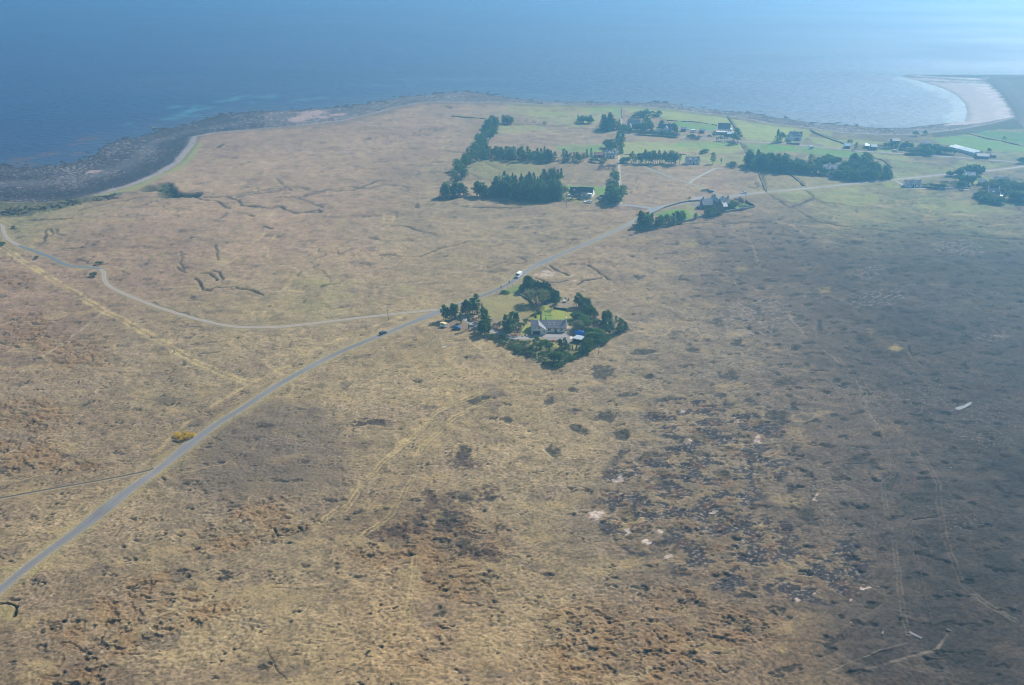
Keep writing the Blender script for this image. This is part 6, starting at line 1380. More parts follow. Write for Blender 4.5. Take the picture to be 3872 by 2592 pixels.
simple_house(z5, (2045, 376), (2090, 378), 5, 1.8, 2.8, 'drystone', 'verge_slate', 'small brown roofed shed right of the low dark barn', 'shed', 'shed', door=.5)
e, L_ = simple_house(z5, (515, 505), (665, 510), 8, 2.4, 4.7, 'render', 'slate', 'long grey roofed house hidden in the east plantation', 'house', wins=((.3, 1, 1.2, 1.0), (.6, 1, 1.2, 1.0)), chims=(.4, .98))
MB().extrude(gable_prof(.4, 7.2, 2.2, 4.2), 'x', L_ + .3, L_ + 5).build('annex_wall', M['render'], e); roof_x(L_ + .4, L_ + 5, .4, 7.2, 2.2, 4.2, M['rust'], e, name='annex_roof')
e, L_ = simple_house(z5, (1262, 648), (1405, 650), 6, 2.5, 4.8, 'render', 'slate', 'long low white cottage with a dark roof by the pale lane', 'cottage', wins=((.15, .9, .9, 1), (.35, .9, .9, 1), (.62, .9, .9, 1), (.85, .9, .9, 1)), door=.48, chims=(.5, .97))
e, L_ = simple_house(zE, (640, 478), (965, 480), 7, 3.2, 6.0, 'render', 'silver_slate', 'white cottage with bright roof behind dark trees at the right', 'cottage', wins=((.2, 1, 1, 1.2), (.5, 1, 1, 1.2), (.85, 1, 1, 1.2)), chims=(.05,), dormers=(.2, .75))
e, L_ = simple_house(zE, (1060, 610), (1255, 620), 6, 2.4, 4.6, 'drystone', 'grey_tin', 'grey roofed outbuilding between the right hand cottages', 'outbuilding', 'shed', door=.5)
e, L_ = simple_house(zE, (1560, 650), (1900, 640), 8, 3.2, 6.4, 'render', 'slate', 'white cottage with two chimneys half hidden by the right hand wood', 'cottage', wins=((.2, 1, 1, 1.1), (.75, 1, 1, 1.1)), chims=(.04, .75), dormers=(.4,), L=11)
MB().extrude([(-3.2, -.1), (.2, -.1), (.2, 2.2), (-3.2, 1.6)], 'y', 1, 6).build('side_block', M['render'], e)
MB().box(L_ * .45, L_ + 1, -3.0, -.1, -.3, 2.2).build('front_wing', M['render'], e); MB().box(L_ * .43, L_ + 1.2, -3.2, .3, 2.202, 2.4).build('wing_roof', M['render'], e)
e, L_ = simple_house(zE, (1320, 985), (1650, 985), 7, 3.4, 6.6, 'render', 'slate', 'lower white cottage with pale gable copings in front of the wood', 'cottage', wins=((.2, 1, 1, 1.2), (.8, 1, 1, 1.2)), chims=(.03, .97), dormers=(.45,))
for sx in (-.1, L_ - .2):
    kk = 3.2 / 3.5
    MB().hexa([(sx, -.5, 3.4 - .35), (sx + .3, -.5, 3.4 - .35), (sx + .3, 3.5, 6.62), (sx, 3.5, 6.62)], [(sx, -.5, 3.4 + .05), (sx + .3, -.5, 3.4 + .05), (sx + .3, 3.5, 7.05), (sx, 3.5, 7.05)]).build('gable_coping', M['frame'], e)
MB().extrude([(L_ - .5, -.3), (L_ + 3.0, -.3), (L_ + 3.0, 2.0), (L_ - .5, 2.6)], 'y', -1.8, 2.5).build('side_porch', M['render'], e)
MB().box(-3, -.05, 2.5, 6, -.3, 2.6).build('rear_block', M['drystone'], e)

# ------------------------------------------------------------------ walls, hedges, fences
def wall_line(conv, pts, h, w, m, label, name='stone_wall', cat='wall', rough=0.12):
    P = smooth_path(W(conv, pts), 1.6) if len(pts) > 2 else None
    if P is None:
        a, b = [Vector(p) for p in W(conv, pts)]
        n = max(2, int((b - a).length / 1.5)); P = [a + (b - a) * k / n for k in range(n + 1)]
    b_ = MB(); rs = np.random.RandomState(len(P) + 3)
    ring = []
    for i, p in enumerate(P):
        d = (P[min(i + 1, len(P) - 1)] - P[max(i - 1, 0)]).normalized(); nn = Vector((-d.y, d.x)); z = float(und(p.x, p.y))
        hh = h * (1 + rough * rs.randn()); ww = w * (1 + rough * rs.randn())
        for o, zz in ((-ww / 2, -.3), (ww / 2, -.3), (ww * .38, hh), (-ww * .38, hh)):
            q = p + nn * o; b_.v.append((q.x, q.y, z + zz))
        if i:
            k = 4 * (i - 1)
            for j in range(4): b_.f.append((k + j, k + (j + 1) % 4, k + 4 + (j + 1) % 4, k + 4 + j))
    n = 4 * (len(P) - 1); b_.f += [(0, 1, 2, 3), (n, n + 1, n + 2, n + 3)]
    c = Vector((sum(p.x for p in P) / len(P), sum(p.y for p in P) / len(P), 0))
    b_.v = [(v[0] - c.x, v[1] - c.y, v[2]) for v in b_.v]
    return tag(b_.build(name, m, loc=c), label, cat)
wall_line(z4, ((490, 792), (600, 735), (700, 700), (850, 662), (1012, 648)), 1.1, .6, M['drystone'], 'stone wall along the road at the walled garden')
wall_line(z4, ((270, 915), (370, 948), (490, 968), (600, 940), (700, 912), (860, 878), (1060, 824), (1300, 772), (1500, 742), (1620, 716)), 1.2, .6, M['drystone'], 'long stone wall on the moor side of the walled garden')
wall_line(z4, ((1620, 714), (1522, 660)), 1.6, .6, M['stone'], 'short dark wall at the right end of the walled garden')
wall_line(z5, ((1410, 648), (1500, 656), (1640, 668), (1840, 664)), .9, .5, M['drystone'], 'low pale wall beside the cottage lane')
wall_line(z5, ((180, 248), (230, 256), (298, 260)), 1.3, .5, M['stone'], 'dark garden wall in front of the house near the bay')
wall_line(z2b, ((1375, 785), (1480, 800), (1605, 818)), 1.0, .7, leaf_mat('hedge leaves', (0.02, 0.04, 0.02), (0.04, 0.07, 0.03), .1), 'clipped dark hedge at the top of the back lawn', 'hedge', 'hedge', .06)
wall_line(z2b, ((690, 530), (800, 560), (880, 600), (960, 660), (1030, 720)), .9, .5, M['drystone'], 'dark stone wall running past the willow', 'stone_wall')
wall_line(z2b, ((820, 1285), (860, 1255), (905, 1265), (890, 1290)), .5, .6, M['drystone'], 'low curved stone edging of the flower bed by the drive', 'stone_edging', 'edging')
M['dyke'] = mat('turf dyke', (0.115, 0.105, 0.062), .95, .7, .4)
for conv, pts, lb in ((z3, ((1620, 180), (1660, 240), (1700, 300), (1735, 370)), 'overgrown field dyke running from the shore to the large farmhouse'), (z3, ((1765, 470), (1800, 540), (1835, 608)), 'overgrown dyke between the farm road and the east plantation'),
                      (z3, ((940, 218), (1080, 232), (1200, 236), (1300, 245), (1500, 280)), 'low dyke across the green fields behind the farm yard'), (z4, ((1655, 300), (1685, 380), (1720, 465), (1752, 545)), 'dark dyke from the east plantation down to the road, left one'),
                      (z4, ((2015, 345), (2080, 400), (2170, 478)), 'dark dyke from the east plantation down to the road, right one'), (z5, ((400, 130), (560, 200), (720, 258)), 'dyke between the pale fields right of the house near the bay'),
                      (z5, ((1800, 152), (2000, 200), (2200, 240), (2343, 276)), 'dyke dividing the green fields above the greenhouse'), (z2, ((300, 302), (450, 314), (650, 332)), 'long dark dyke on the moor left of the diagonal belt, near the shore'),
                      (z3, ((470, 600), (700, 610), (900, 605), (1150, 600)), 'faint dyke across the pale field above the pine row'), (z3, ((445, 95), (442, 150), (450, 200)), 'short dyke beside the shore end of the lane'),
                      (z5, ((880, 332), (960, 382), (1060, 402), (1140, 472)), 'curving dyke behind the right end of the east plantation')):
    wall_line(conv, pts, 0.4, 1.4, M['dyke'], lb, 'field_dyke', 'dyke', .25)
def fence(conv, pts, label, h=1.1, gap=3.5, wm='wire', wr=.018):
    P = [Vector(p) for p in W(conv, pts)]
    c = P[0]; e = empty('wire_fence', (c.x, c.y, 0), 0, label, 'fence')
    post = MB().box(-.06, .06, -.06, .06, -.3, h + .1).mesh('post', M['pole'])
    wv = MB(); spots = []
    for a, b in zip(P[:-1], P[1:]):
        n = max(1, int((b - a).length / gap))
        for k in range(n): spots.append(a + (b - a) * k / n)
    spots.append(P[-1])
    for p in spots[:100]:
        o = link('post', post, e, (p.x - c.x, p.y - c.y, float(und(p.x, p.y))))
    for a, b in zip(spots[:-1], spots[1:]):
        for hh in (.35, .7, h):
            wv.tube((a.x - c.x, a.y - c.y, und(a.x, a.y) + hh), (b.x - c.x, b.y - c.y, und(b.x, b.y) + hh), wr, None, 4)
    wv.build('wire', M[wm], e)
    return e
fence(z1, ((640, 755), (740, 800), (845, 855), (1060, 952), (1250, 1030), (1395, 1092)), 'post and wire fence on the lower left side of the garden')
fence(z1, ((1395, 1092), (1600, 980), (1850, 845), (2000, 770), (2152, 692)), 'post and wire fence on the right side of the garden')
fence(z1, ((590, 345), (700, 315), (830, 275), (930, 225), (1040, 150)), 'post and wire fence between the garden and the road')
def pole(conv, x, y, top, label, arm=0.9, armsz=True):
    px, py = conv(x, y); _, pt = conv(x, top)
    gx_, gy_ = G(px, py); h = max(5.0, (py - pt) / (mpp(py) * math.cos(math.atan2(CAM_H, gy_))))
    e = empty('electricity_pole', (gx_, gy_, float(und(gx_, gy_))), R(20), label, 'pole')
    MB().tube((0, 0, -.5), (0, 0, h), .17, .11, 8).build('shaft', M['pole'], e)
    ca = MB().box(-arm, arm, -.06, .06, h - .35, h - .2).build('crossarm', M['pole'], e)
    for k in (-1, 0, 1): MB().tube((k * arm * .9, 0, h - .2), (k * arm * .9, 0, h + .12), .09, .06, 8).build('insulator', M['ceramic'], ca)
    return e, h
e, h_ = pole(z1, 1830, 938, 842, 'electricity pole with pale insulators at the right hand garden fence', 1.4)
tf = MB().box(-.35, .35, -.6, -.12, h_ - 1.3, h_ - .5).build('transformer', M['steel'], e)
pole(zBu, 445, 872, 640, 'electricity pole on the moor in front of the bungalow')
pole(zBu, 308, 690, 400, 'electricity pole between the plantation and the bungalow')
pole(z4, 1520, 652, 568, 'electricity pole behind the right end of the walled garden')
pole(z9, 1210, 1297, 1220, 'electricity pole between the stony track and the road')
pole(z4, 1748, 556, 520, 'electricity pole beside the road past the walled garden')
pole(z2, 2065, 330, 215, 'electricity pole at the shore end of the lane')
pole(z2, 1440, 1150, 1000, 'electricity pole among bare trees by the plantation')

# ------------------------------------------------------------------ vehicles and small things
def wheel(parent, x, y, r, w):
    a = MB().tube((x, y - w / 2, r), (x, y + w / 2, r), r, None, 14).build('wheel', M['rubber'], parent)
    s = 1 if y > 0 else -1
    MB().tube((x, y + s * (w / 2 - .01), r), (x, y + s * (w / 2 + .02), r), r * .6, None, 10).build('rim', M['steel'], a)
def car(x, y, rz, paint, label, name='car', L=4.2, Wd=1.72, estate=False):
    e = empty(name, (x, y, float(und(x, y)) + .09), rz, label, 'car')
    h = L / 2
    lo = MB().extrude([(-h, .3), (h, .3), (h, .62), (h - .12, .78), (h - 1.15, .92), (-h + .5, .95), (-h, .85)], 'y', -Wd / 2, Wd / 2)
    lo.build('body', M[paint], e, bevel=.05)
    b0, b1 = (-h + .1 if estate else -h + .55), h - 1.0
    t0, t1 = b0 + .35, b1 - .75
    wz = Wd / 2
    MB().hexa([(b0, -wz + .06, .93), (b1, -wz + .06, .9), (b1, wz - .06, .9), (b0, wz - .06, .93)], [(t0, -wz + .2, 1.36), (t1, -wz + .2, 1.36), (t1, wz - .2, 1.36), (t0, wz - .2, 1.36)]).build('window', M['glass'], e)
    MB().hexa([(t0 - .03, -wz + .19, 1.355), (t1 + .03, -wz + .19, 1.355), (t1 + .03, wz - .19, 1.355), (t0 - .03, wz - .19, 1.355)], [(t0 + .05, -wz + .24, 1.43), (t1 - .05, -wz + .24, 1.43), (t1 - .05, wz - .24, 1.43), (t0 + .05, wz - .24, 1.43)]).build('roof', M[paint], e)
    for sx in (-h + .75, h - .8):
        for sy in (-1, 1): wheel(e, sx, sy * (Wd / 2 - .1), .31, .22)
    for sy in (-1, 1):
        MB().box(h - .04, h + .02, sy * .62 - .16, sy * .62 + .16, .55, .7).build('headlight', M['ceramic'], e)
        MB().box(-h - .02, -h + .04, sy * .64 - .12, sy * .64 + .12, .6, .78).build('tail_light', M['red_sign'], e)
    return e
def on_road(px, py, off):
    p = Vector(G(px, py)); i = min(range(len(ROAD)), key=lambda k: (ROAD[k] - p).length)
    d = (ROAD[min(i + 1, len(ROAD) - 1)] - ROAD[max(i - 1, 0)]).normalized()
    q = ROAD[i] + Vector((-d.y, d.x)) * off
    return q, math.atan2(d.y, d.x)
q, a_ = on_road(1430, 1264, 0.5)
car(q.x, q.y, a_, 'black_paint', 'dark car driving on the road below the stony track junction', estate=True)
q, a_ = on_road(1965, 1046, 0.1)
van = empty('van', (q.x, q.y, float(und(q.x, q.y)) + .1), a_ + math.pi, 'large white panel van driving down the road towards the cyclists', 'van')
MB().extrude([(-3.0, .35), (2.95, .35), (3.0, .95), (2.75, 1.15), (2.05, 1.45), (1.45, 2.35), (1.2, 2.5), (-2.9, 2.52), (-3.0, 2.4)], 'y', -1.0, 1.0).build('body', M['white_paint'], van, bevel=.07)
MB().hexa([(2.12, -.85, 1.48), (2.12, .85, 1.48), (2.02, .85, 1.44), (2.02, -.85, 1.44)], [(1.56, -.8, 2.3), (1.56, .8, 2.3), (1.44, .8, 2.27), (1.44, -.8, 2.27)]).build('windscreen', M['glass'], van)
for s in (-1, 1):
    MB().box(.75, 1.6, s * 1.005 - .012, s * 1.005 + .012, 1.45, 2.1).build('side_window', M['glass'], van)
    MB().box(2.93, 3.03, s * .72 - .18, s * .72 + .18, .75, .98).build('headlight', M['ceramic'], van)
    MB().box(1.75, 1.9, s * 1.2 - .1, s * 1.2 + .1, 1.35, 1.65).build('mirror', M['black_paint'], van)
    for wx_ in (-1.9, 2.0): wheel(van, wx_, s * .88, .36, .24)
MB().box(2.96, 3.06, -.95, .95, .38, .62).build('bumper', M['black_paint'], van)

def skin_body(name, m, joints, bones, parent, root=0):
    me = bpy.data.meshes.new(name); me.from_pydata([j[:3] for j in joints], bones, [])
    o = link(name, me, parent)
    sk = o.modifiers.new('skin', 'SKIN'); sk.use_smooth_shade = True
    for v, j in zip(me.skin_vertices[0].data, joints): v.radius = (j[3], j[3])
    me.skin_vertices[0].data[root].use_root = True
    sb_ = o.modifiers.new('subsurf', 'SUBSURF'); sb_.levels = 1; sb_.render_levels = 1
    me.materials.append(m)
    return o
def cyclist(px, py, off, jacket, lp, lb):
    q, a_ = on_road(px, py, off)
    z = float(und(q.x, q.y)) + .1
    bk = empty('bicycle', (q.x, q.y, z), a_ + math.pi, lb, 'bicycle')
    for x in (-.52, .52):
        w = MB()
        for k in range(16):
            t0, t1 = k * math.pi / 8, (k + 1) * math.pi / 8
            w.tube((x + .33 * math.cos(t0), 0, .34 + .33 * math.sin(t0)), (x + .33 * math.cos(t1), 0, .34 + .33 * math.sin(t1)), .022, None, 5)
        for k in range(8):
            t0 = k * math.pi / 4; w.tube((x, 0, .34), (x + .32 * math.cos(t0), 0, .34 + .32 * math.sin(t0)), .006, None, 3)
        w.build('wheel', M['rubber'], bk)
    f = MB()
    for p, q_ in (((-.52, 0, .34), (-.05, 0, .3)), ((-.05, 0, .3), (-.18, 0, .86)), ((-.18, 0, .82), (.36, 0, .84)), ((-.05, 0, .3), (.38, 0, .78)), ((.35, 0, .95), (.52, 0, .34)), ((-.52, 0, .34), (-.17, 0, .8))): f.tube(p, q_, .025, None, 6)
    f.build('frame', M['red_paint'] if jacket == 'cloth_dark' else M['silver_paint'], bk)
    MB().box(-.32, -.06, -.07, .07, .9, .95).build('saddle', M['rubber'], bk)
    MB().tube((.38, -.24, 1.0), (.38, .24, 1.0), .018).tube((.36, 0, .9), (.38, 0, 1.0), .02).build('handlebar', M['black_paint'], bk)
    pe = empty('person', (q.x, q.y, z), a_ + math.pi, lp, 'person')
    J = [(-.16, 0, .99, .15), (-.05, 0, 1.2, .15), (.08, 0, 1.42, .16), (.14, 0, 1.53, .065), (.2, 0, 1.6, .09), (.22, 0, 1.7, .105), (.2, 0, 1.78, .08)]
    Bn = [(0, 1), (1, 2), (2, 3), (3, 4), (4, 5), (5, 6)]
    for s in (-1, 1):
        n = len(J)
        J += [(.1, s * .19, 1.42, .07), (.24, s * .24, 1.2, .05), (.37, s * .22, 1.03, .035), (.4, s * .22, 1.0, .04)]
        Bn += [(2, n), (n, n + 1), (n + 1, n + 2), (n + 2, n + 3)]
        n = len(J); up = .08 if s > 0 else -.08
        J += [(-.12, s * .1, .95, .1), (.2, s * .12, .72 + up, .07), (.0 + up, s * .11, .3 + up, .045), (.14 + up, s * .11, .22 + up, .04)]
        Bn += [(0, n), (n, n + 1), (n + 1, n + 2), (n + 2, n + 3)]
    skin_body('body', M['skin'], J, Bn, pe)
    T = [(j[0], j[1], j[2], j[3] + .02) for j in J]
    skin_body('jacket', M[jacket], [T[0], T[1], T[2], T[7], T[8], T[9], T[15], T[16], T[17]], [(0, 1), (1, 2), (2, 3), (3, 4), (4, 5), (2, 6), (6, 7), (7, 8)], pe)
    skin_body('trousers', M['cloth_dark'], [T[0], T[11], T[12], T[13], T[19], T[20], T[21]], [(0, 1), (1, 2), (2, 3), (0, 4), (4, 5), (5, 6)], pe)
    MB().lathe([(.118, 0), (.12, .05), (.09, .11), (.03, .14)], 12, (.205, 0, 1.72)).build('helmet', M['black_paint'], pe, smooth=True)
cyclist(1925, 1074, 0.3, 'cloth_dark', 'cyclist in black, nearer to the white van, riding down the road', 'bicycle ridden by the cyclist in black near the van')
cyclist(1905, 1089, -0.2, 'cloth_blue', 'cyclist in blue grey, further from the van, riding down the road', 'bicycle ridden by the cyclist in blue grey')

# white box trailer with yellow awning top and red lettering
A, L_, ang = frame_at(zL, (180, 1060), (350, 1115))
trl = empty('trailer', (A.x, A.y, float(und(A.x, A.y))), ang, 'white catering trailer with a yellow roof and red lettering under the pines', 'trailer')
TL = 3.6
MB().box(0, TL, 0, 2.1, .35, 2.15).build('body', M['white_paint'], trl, bevel=.08)
MB().hexa([(.6, -.02, 2.16), (TL + .03, -.02, 2.16), (TL + .03, 2.1, 2.16), (.6, 2.1, 2.16)], [(.7, .15, 2.34), (TL - .1, .15, 2.34), (TL - .1, 1.95, 2.34), (.7, 1.95, 2.34)]).build('roof', M['yellow'], trl)
lt = MB()
for k in range(9): lt.box(.5 + .26 * k, .5 + .26 * k + (.19 if k % 3 else .13), -.03, -.005, 1.5 - .02 * (k % 2), 1.9 + .03 * (k % 3))
lt.build('lettering', M['red_sign'], trl)
for sy in (.2, 1.9):
    wo = MB().tube((TL / 2, sy - .1, .33), (TL / 2, sy + .1, .33), .33, None, 14).build('wheel', M['rubber'], trl)
MB().tube((-.9, 1.05, .45), (0, 1.05, .45), .05).build('drawbar', M['steel'], trl)
q = Vector(G(*zL(690, 1125))); car(q.x, q.y, R(-12), 'blue_paint', 'dark blue car parked in the shade beside the white trailer')
# blue sheet over a boat
A, L_, ang = frame_at(zR, (640, 1342), (895, 1385))
bt = empty('covered_boat', (A.x, A.y, float(und(A.x, A.y))), ang, 'boat under a bright blue tarpaulin at the edge of the forecourt', 'boat')
rs = np.random.RandomState(3); secs = 12; ringn = 14
cv = MB(); Lb = 6.6
for i in range(secs + 1):
    f = i / secs; hw = 1.25 * (1 - abs(2 * f - 1) ** 3 * .65); hz_ = 2.35 * (1 - .25 * abs(2 * f - 1) ** 2)
    for k in range(ringn):
        a_ = math.pi * k / (ringn - 1)
        yq, zq = math.cos(a_) * hw * (1.0 + .06 * rs.randn()), .45 + max(0, math.sin(a_)) ** .7 * (hz_ - .45) * (1 + .05 * rs.randn()) - (.12 * (k in (0, ringn - 1)) * rs.rand())
        cv.v.append((f * Lb, 1.1 - yq, zq))
for i in range(secs):
    for k in range(ringn - 1):
        a0 = i * ringn + k; cv.f.append((a0, a0 + 1, a0 + ringn + 1, a0 + ringn))
cv.f.append(tuple(range(ringn))); cv.f.append(tuple(secs * ringn + k for k in range(ringn)))
cv.build('tarpaulin', M['tarp'], bt)
MB().extrude([(.6, .25), (1.1, .05), (1.6, .25), (1.9, .8), (.3, .8)], 'x', .3, Lb - .3).build('hull', M['white_paint'], bt)
for sy in (.35, 1.85): MB().tube((Lb * .55, sy - .1, .28), (Lb * .55, sy + .1, .28), .28, None, 12).build('wheel', M['rubber'], bt)
# low grey roofed shed with white fascia and pad
A, L_, ang = frame_at(zR, (600, 1520), (790, 1560))
sh = empty('shed', (A.x, A.y, float(und(A.x, A.y))), ang, 'low shed with a flat grey sheet roof and a white front board', 'shed')
MB().box(.1, L_ * 1.0, .1, 4.0, -.2, 2.0).build('wall', M['wood_dark'], sh)
MB().hexa([(-.1, -.1, 2.005), (L_ + 1.1, -.1, 2.005), (L_ + 1.1, 4.3, 2.2), (.5, 4.3, 2.2)], [(-.1, -.1, 2.1), (L_ + 1.1, -.1, 2.1), (L_ + 1.1, 4.3, 2.3), (.5, 4.3, 2.3)]).build('roof', M['grey_tin'], sh)
MB().box(-.15, L_ + .1, -.22, -.12, 1.78, 2.16).build('fascia_board', M['white_paint'], sh)
MB().box(.5, L_ - .3, .05, .098, .1, 1.7).build('door', M['black_paint'], sh)
A = W(zR, ((530, 1375), (640, 1400), (630, 1465), (525, 1455)))
c = Vector((sum(p[0] for p in A) / 4, sum(p[1] for p in A) / 4, 0)); zc = float(und(c.x, c.y))
pd = MB().hexa([(p[0] - c.x, p[1] - c.y, -.1) for p in A], [(p[0] - c.x, p[1] - c.y, .14) for p in A]).build('concrete_pad', M['concrete'], loc=(c.x, c.y, zc)); tag(pd, 'pale concrete pad between the blue tarpaulin and the grey shed', 'slab')
# small white boat on the grey shed side
def dinghy(x, y, rz, Lb, label, upside=False, name='dinghy', m='white_paint', z=0.0, trailer=False):
    e = empty(name, (x, y, float(und(x, y)) + z), rz, label, 'boat')
    b_ = MB(); n = 10; st = []
    for i in range(n + 1):
        f = i / n; hw = Lb * .19 * (math.sin(math.pi * (0.12 + .5 * (1 - f)) ) if f > .3 else .95) * (1 - max(0, f - .75) * 3.2); hw = max(hw, .03); k0 = .12 + .25 * max(0, f - .7)
        zs = Lb * .16 * (1 + .35 * f * f)
        for yy_, zz_ in ((-hw, zs), (-hw * .85, zs * .45), (-hw * .3, k0 * .3), (hw * .3, k0 * .3), (hw * .85, zs * .45), (hw, zs), (hw * .8, zs - .05), (-hw * .8, zs - .05)):
            b_.v.append((f * Lb - Lb / 2, yy_, (zs * 1.05 - zz_) if upside else zz_ + (.45 if trailer else 0)))
    for i in range(n):
        for k in range(8): a0 = i * 8 + k; b1 = i * 8 + (k + 1) % 8; b_.f.append((a0, b1, b1 + 8, a0 + 8))
    b_.f.append(tuple(range(8))); b_.f.append(tuple(n * 8 + k for k in range(8)))
    b_.build('hull', M[m], e)
    return e
q = Vector(G(*z1(220, 868))); d = dinghy(q.x, q.y, R(10), 2.6, 'small white dinghy turned upside down on the moor below the trailer', True)
MB().box(-.9, .8, -.04, .04, .3, .47).build('keel', M['white_paint'], d)
q = Vector(G(*zR(775, 1420))); d = dinghy(q.x, q.y, ang, 3.4, 'narrow white dinghy between the blue tarpaulin and the grey shed', False, z=.2)
MB().box(-.2, .1, -.5, .5, .35, .42).build('thwart', M['fascia'], d)
q = Vector(G(*zBu(1055, 795))); mbt = dinghy(q.x, q.y, R(2), 6.0, 'white motor boat on a trailer on the grass in front of the bungalow', False, 'motor_boat', trailer=True)
MB().hexa([(-1.2, -.75, 1.5), (1.2, -.6, 1.5), (1.2, .6, 1.5), (-1.2, .75, 1.5)], [(-1.0, -.6, 2.1), (.5, -.5, 2.1), (.5, .5, 2.1), (-1.0, .6, 2.1)]).build('cabin', M['white_paint'], mbt)
MB().hexa([(.86, -.5, 1.6), (1.21, -.5, 1.6), (1.21, .5, 1.6), (.86, .5, 1.6)], [(.45, -.42, 2.05), (.8, -.42, 2.05), (.8, .42, 2.05), (.45, .42, 2.05)]).build('windscreen', M['glass'], mbt)
MB().box(-2.9, 3.4, -.06, .06, .35, .47).build('trailer_frame', M['steel'], mbt)
for sy in (-.8, .8): MB().tube((-.4, sy - .1, .3), (-.4, sy + .1, .3), .3, None, 12).build('wheel', M['rubber'], mbt)
# orange kayak, trampoline, white box, oil tank, bench
q = Vector(G(*z1(1360, 803))); ky = empty('kayak', (q.x, q.y, float(und(q.x, q.y)) + .05), R(-2), 'orange red kayak lying along the lower edge of the forecourt', 'kayak')
kb = MB(); n = 10
for i in range(n + 1):
    f = i / n; r = .33 * math.sin(math.pi * (.04 + .92 * f)) ** .7
    for k in range(8):
        a0 = 2 * math.pi * k / 8; kb.v.append((f * 3.8 - 1.9, r * math.cos(a0), .28 + .75 * r * math.sin(a0) + .12 * abs(2 * f - 1) ** 2))
for i in range(n):
    for k in range(8): kb.f.append((i * 8 + k, i * 8 + (k + 1) % 8, i * 8 + 8 + (k + 1) % 8, i * 8 + 8 + k))
kb.f.append(tuple(range(8))); kb.f.append(tuple(n * 8 + k for k in range(8)))
kb.build('hull', M['orange'], ky, smooth=True)
MB().lathe([(.27, .5), (.3, .56), (.24, .58)], 12, (-.1, 0, 0)).build('cockpit', M['black_paint'], ky)
q = Vector(G(*z2b(1232, 688))); tp = empty('trampoline', (q.x, q.y, float(und(q.x, q.y))), 0, 'round black garden trampoline in the shade of the spruces', 'trampoline')
MB().lathe([(1.75, .82), (1.75, .86)], 28).build('mat', M['mesh'], tp)
rg_ = MB()
for k in range(28):
    a0, a1 = 2 * math.pi * k / 28, 2 * math.pi * (k + 1) / 28; rg_.tube((1.82 * math.cos(a0), 1.82 * math.sin(a0), .85), (1.82 * math.cos(a1), 1.82 * math.sin(a1), .85), .06, None, 5)
rg_.build('ring', M['steel'], tp)
for k in range(6):
    a0 = 2 * math.pi * k / 6; MB().tube((1.8 * math.cos(a0), 1.8 * math.sin(a0), 0), (1.8 * math.cos(a0), 1.8 * math.sin(a0), .82), .035).build('leg', M['steel'], tp)
q = Vector(G(*z2b(1572, 668))); bx = empty('beehive', (q.x, q.y, float(und(q.x, q.y))), R(5), 'white wooden box on the garden edge right of the spruces', 'box')
MB().box(-.75, .75, -.45, .45, .1, .95).build('body', M['white_paint'], bx); MB().box(-.82, .82, -.52, .52, .952, 1.05).build('lid', M['white_paint'], bx)
bx.name = 'storage_box'
q = Vector(G(*z2b(1258, 645))); sb = empty('garden_bench', (q.x, q.y, float(und(q.x, q.y))), R(8), 'pale blue grey garden bench behind the trampoline', 'bench')
MB().box(-.8, .8, -.22, .22, .42, .48).build('seat', M['grey_tin'], sb); MB().box(-.8, .8, .2, .26, .5, .95).build('backrest', M['grey_tin'], sb)
for s in (-.7, .7): MB().box(s - .04, s + .04, -.2, .2, 0, .42).build('leg', M['grey_tin'], sb)
# parked cars far off
for conv, x, y, rz, pt, lb in ((zBu, 545, 612, 5, 'white_paint', 'white car parked at the left end of the bungalow front'), (zBu, 640, 600, 20, 'silver_paint', 'pale car parked close to the bungalow garage door'), (zBu, 735, 625, 5, 'red_paint', 'dark red car parked in front of the bungalow'),
                               (zBu, 1440, 620, 40, 'black_paint', 'black car topmost in the parking yard right of the bungalow'), (zBu, 1500, 655, 15, 'black_paint', 'dark car in the middle of the parking yard right of the bungalow'), (zBu, 1430, 690, 10, 'silver_paint', 'pale car below the dark ones in the parking yard'), (zBu, 1415, 765, 60, 'black_paint', 'dark car lowest in the parking yard by the clump of pines'),
                               (zS, 622, 70, 20, 'blue_paint', 'blue car parked on the grass beyond the stone house'), (zS, 1738, 105, 190, 'white_paint', 'white car on the road beyond the stone house'),
                               (zF, 1545, 440, 5, 'black_paint', 'dark car parked in the farm yard near the flat roofed wing'), (zF, 1165, 325, 5, 'white_paint', 'white car parked behind the farm yard shed'), (z5, 1168, 320, 5, 'white_paint', 'white car on the grass beside the farm road'),
                               (zE, 800, 620, 80, 'silver_paint', 'silver car on the drive below the white cottage at the right')):
    q = Vector(G(*conv(x, y))); car(q.x, q.y, R(rz), pt, lb)
def caravan(conv, x, y, rz, label, Lc=5.0):
    q = Vector(G(*conv(x, y))); e = empty('caravan', (q.x, q.y, float(und(q.x, q.y))), R(rz), label, 'caravan')
    MB().extrude([(-Lc / 2, .6), (-Lc / 2 + .3, .4), (Lc / 2 - .2, .4), (Lc / 2, .9), (Lc / 2 - .25, 2.3), (Lc / 2 - .6, 2.5), (-Lc / 2 + .4, 2.5), (-Lc / 2 + .05, 2.2)], 'y', -1.05, 1.05).build('body', M['white_paint'], e, bevel=.06)
    for s in (-1.2, .2, 1.4): MB().box(s - .4, s + .4, -1.075, -1.04, 1.35, 1.95).build('window', M['glass'], e)
    for sy in (-.9, .9): MB().tube((0, sy - .1, .32), (0, sy + .1, .32), .32, None, 12).build('wheel', M['rubber'], e)
    MB().tube((Lc / 2 - .2, 0, .45), (Lc / 2 + 1.0, 0, .45), .05).build('drawbar', M['steel'], e)
caravan(zF, 1262, 365, 15, 'white caravan parked in the farm yard left of the small dark shed')
caravan(zF, 685, 350, 5, 'white caravan in front of the hedge farmhouse', 4.2)
caravan(z5, 403, 298, 5, 'white caravan alone in the green field below the house near the bay', 4.0)
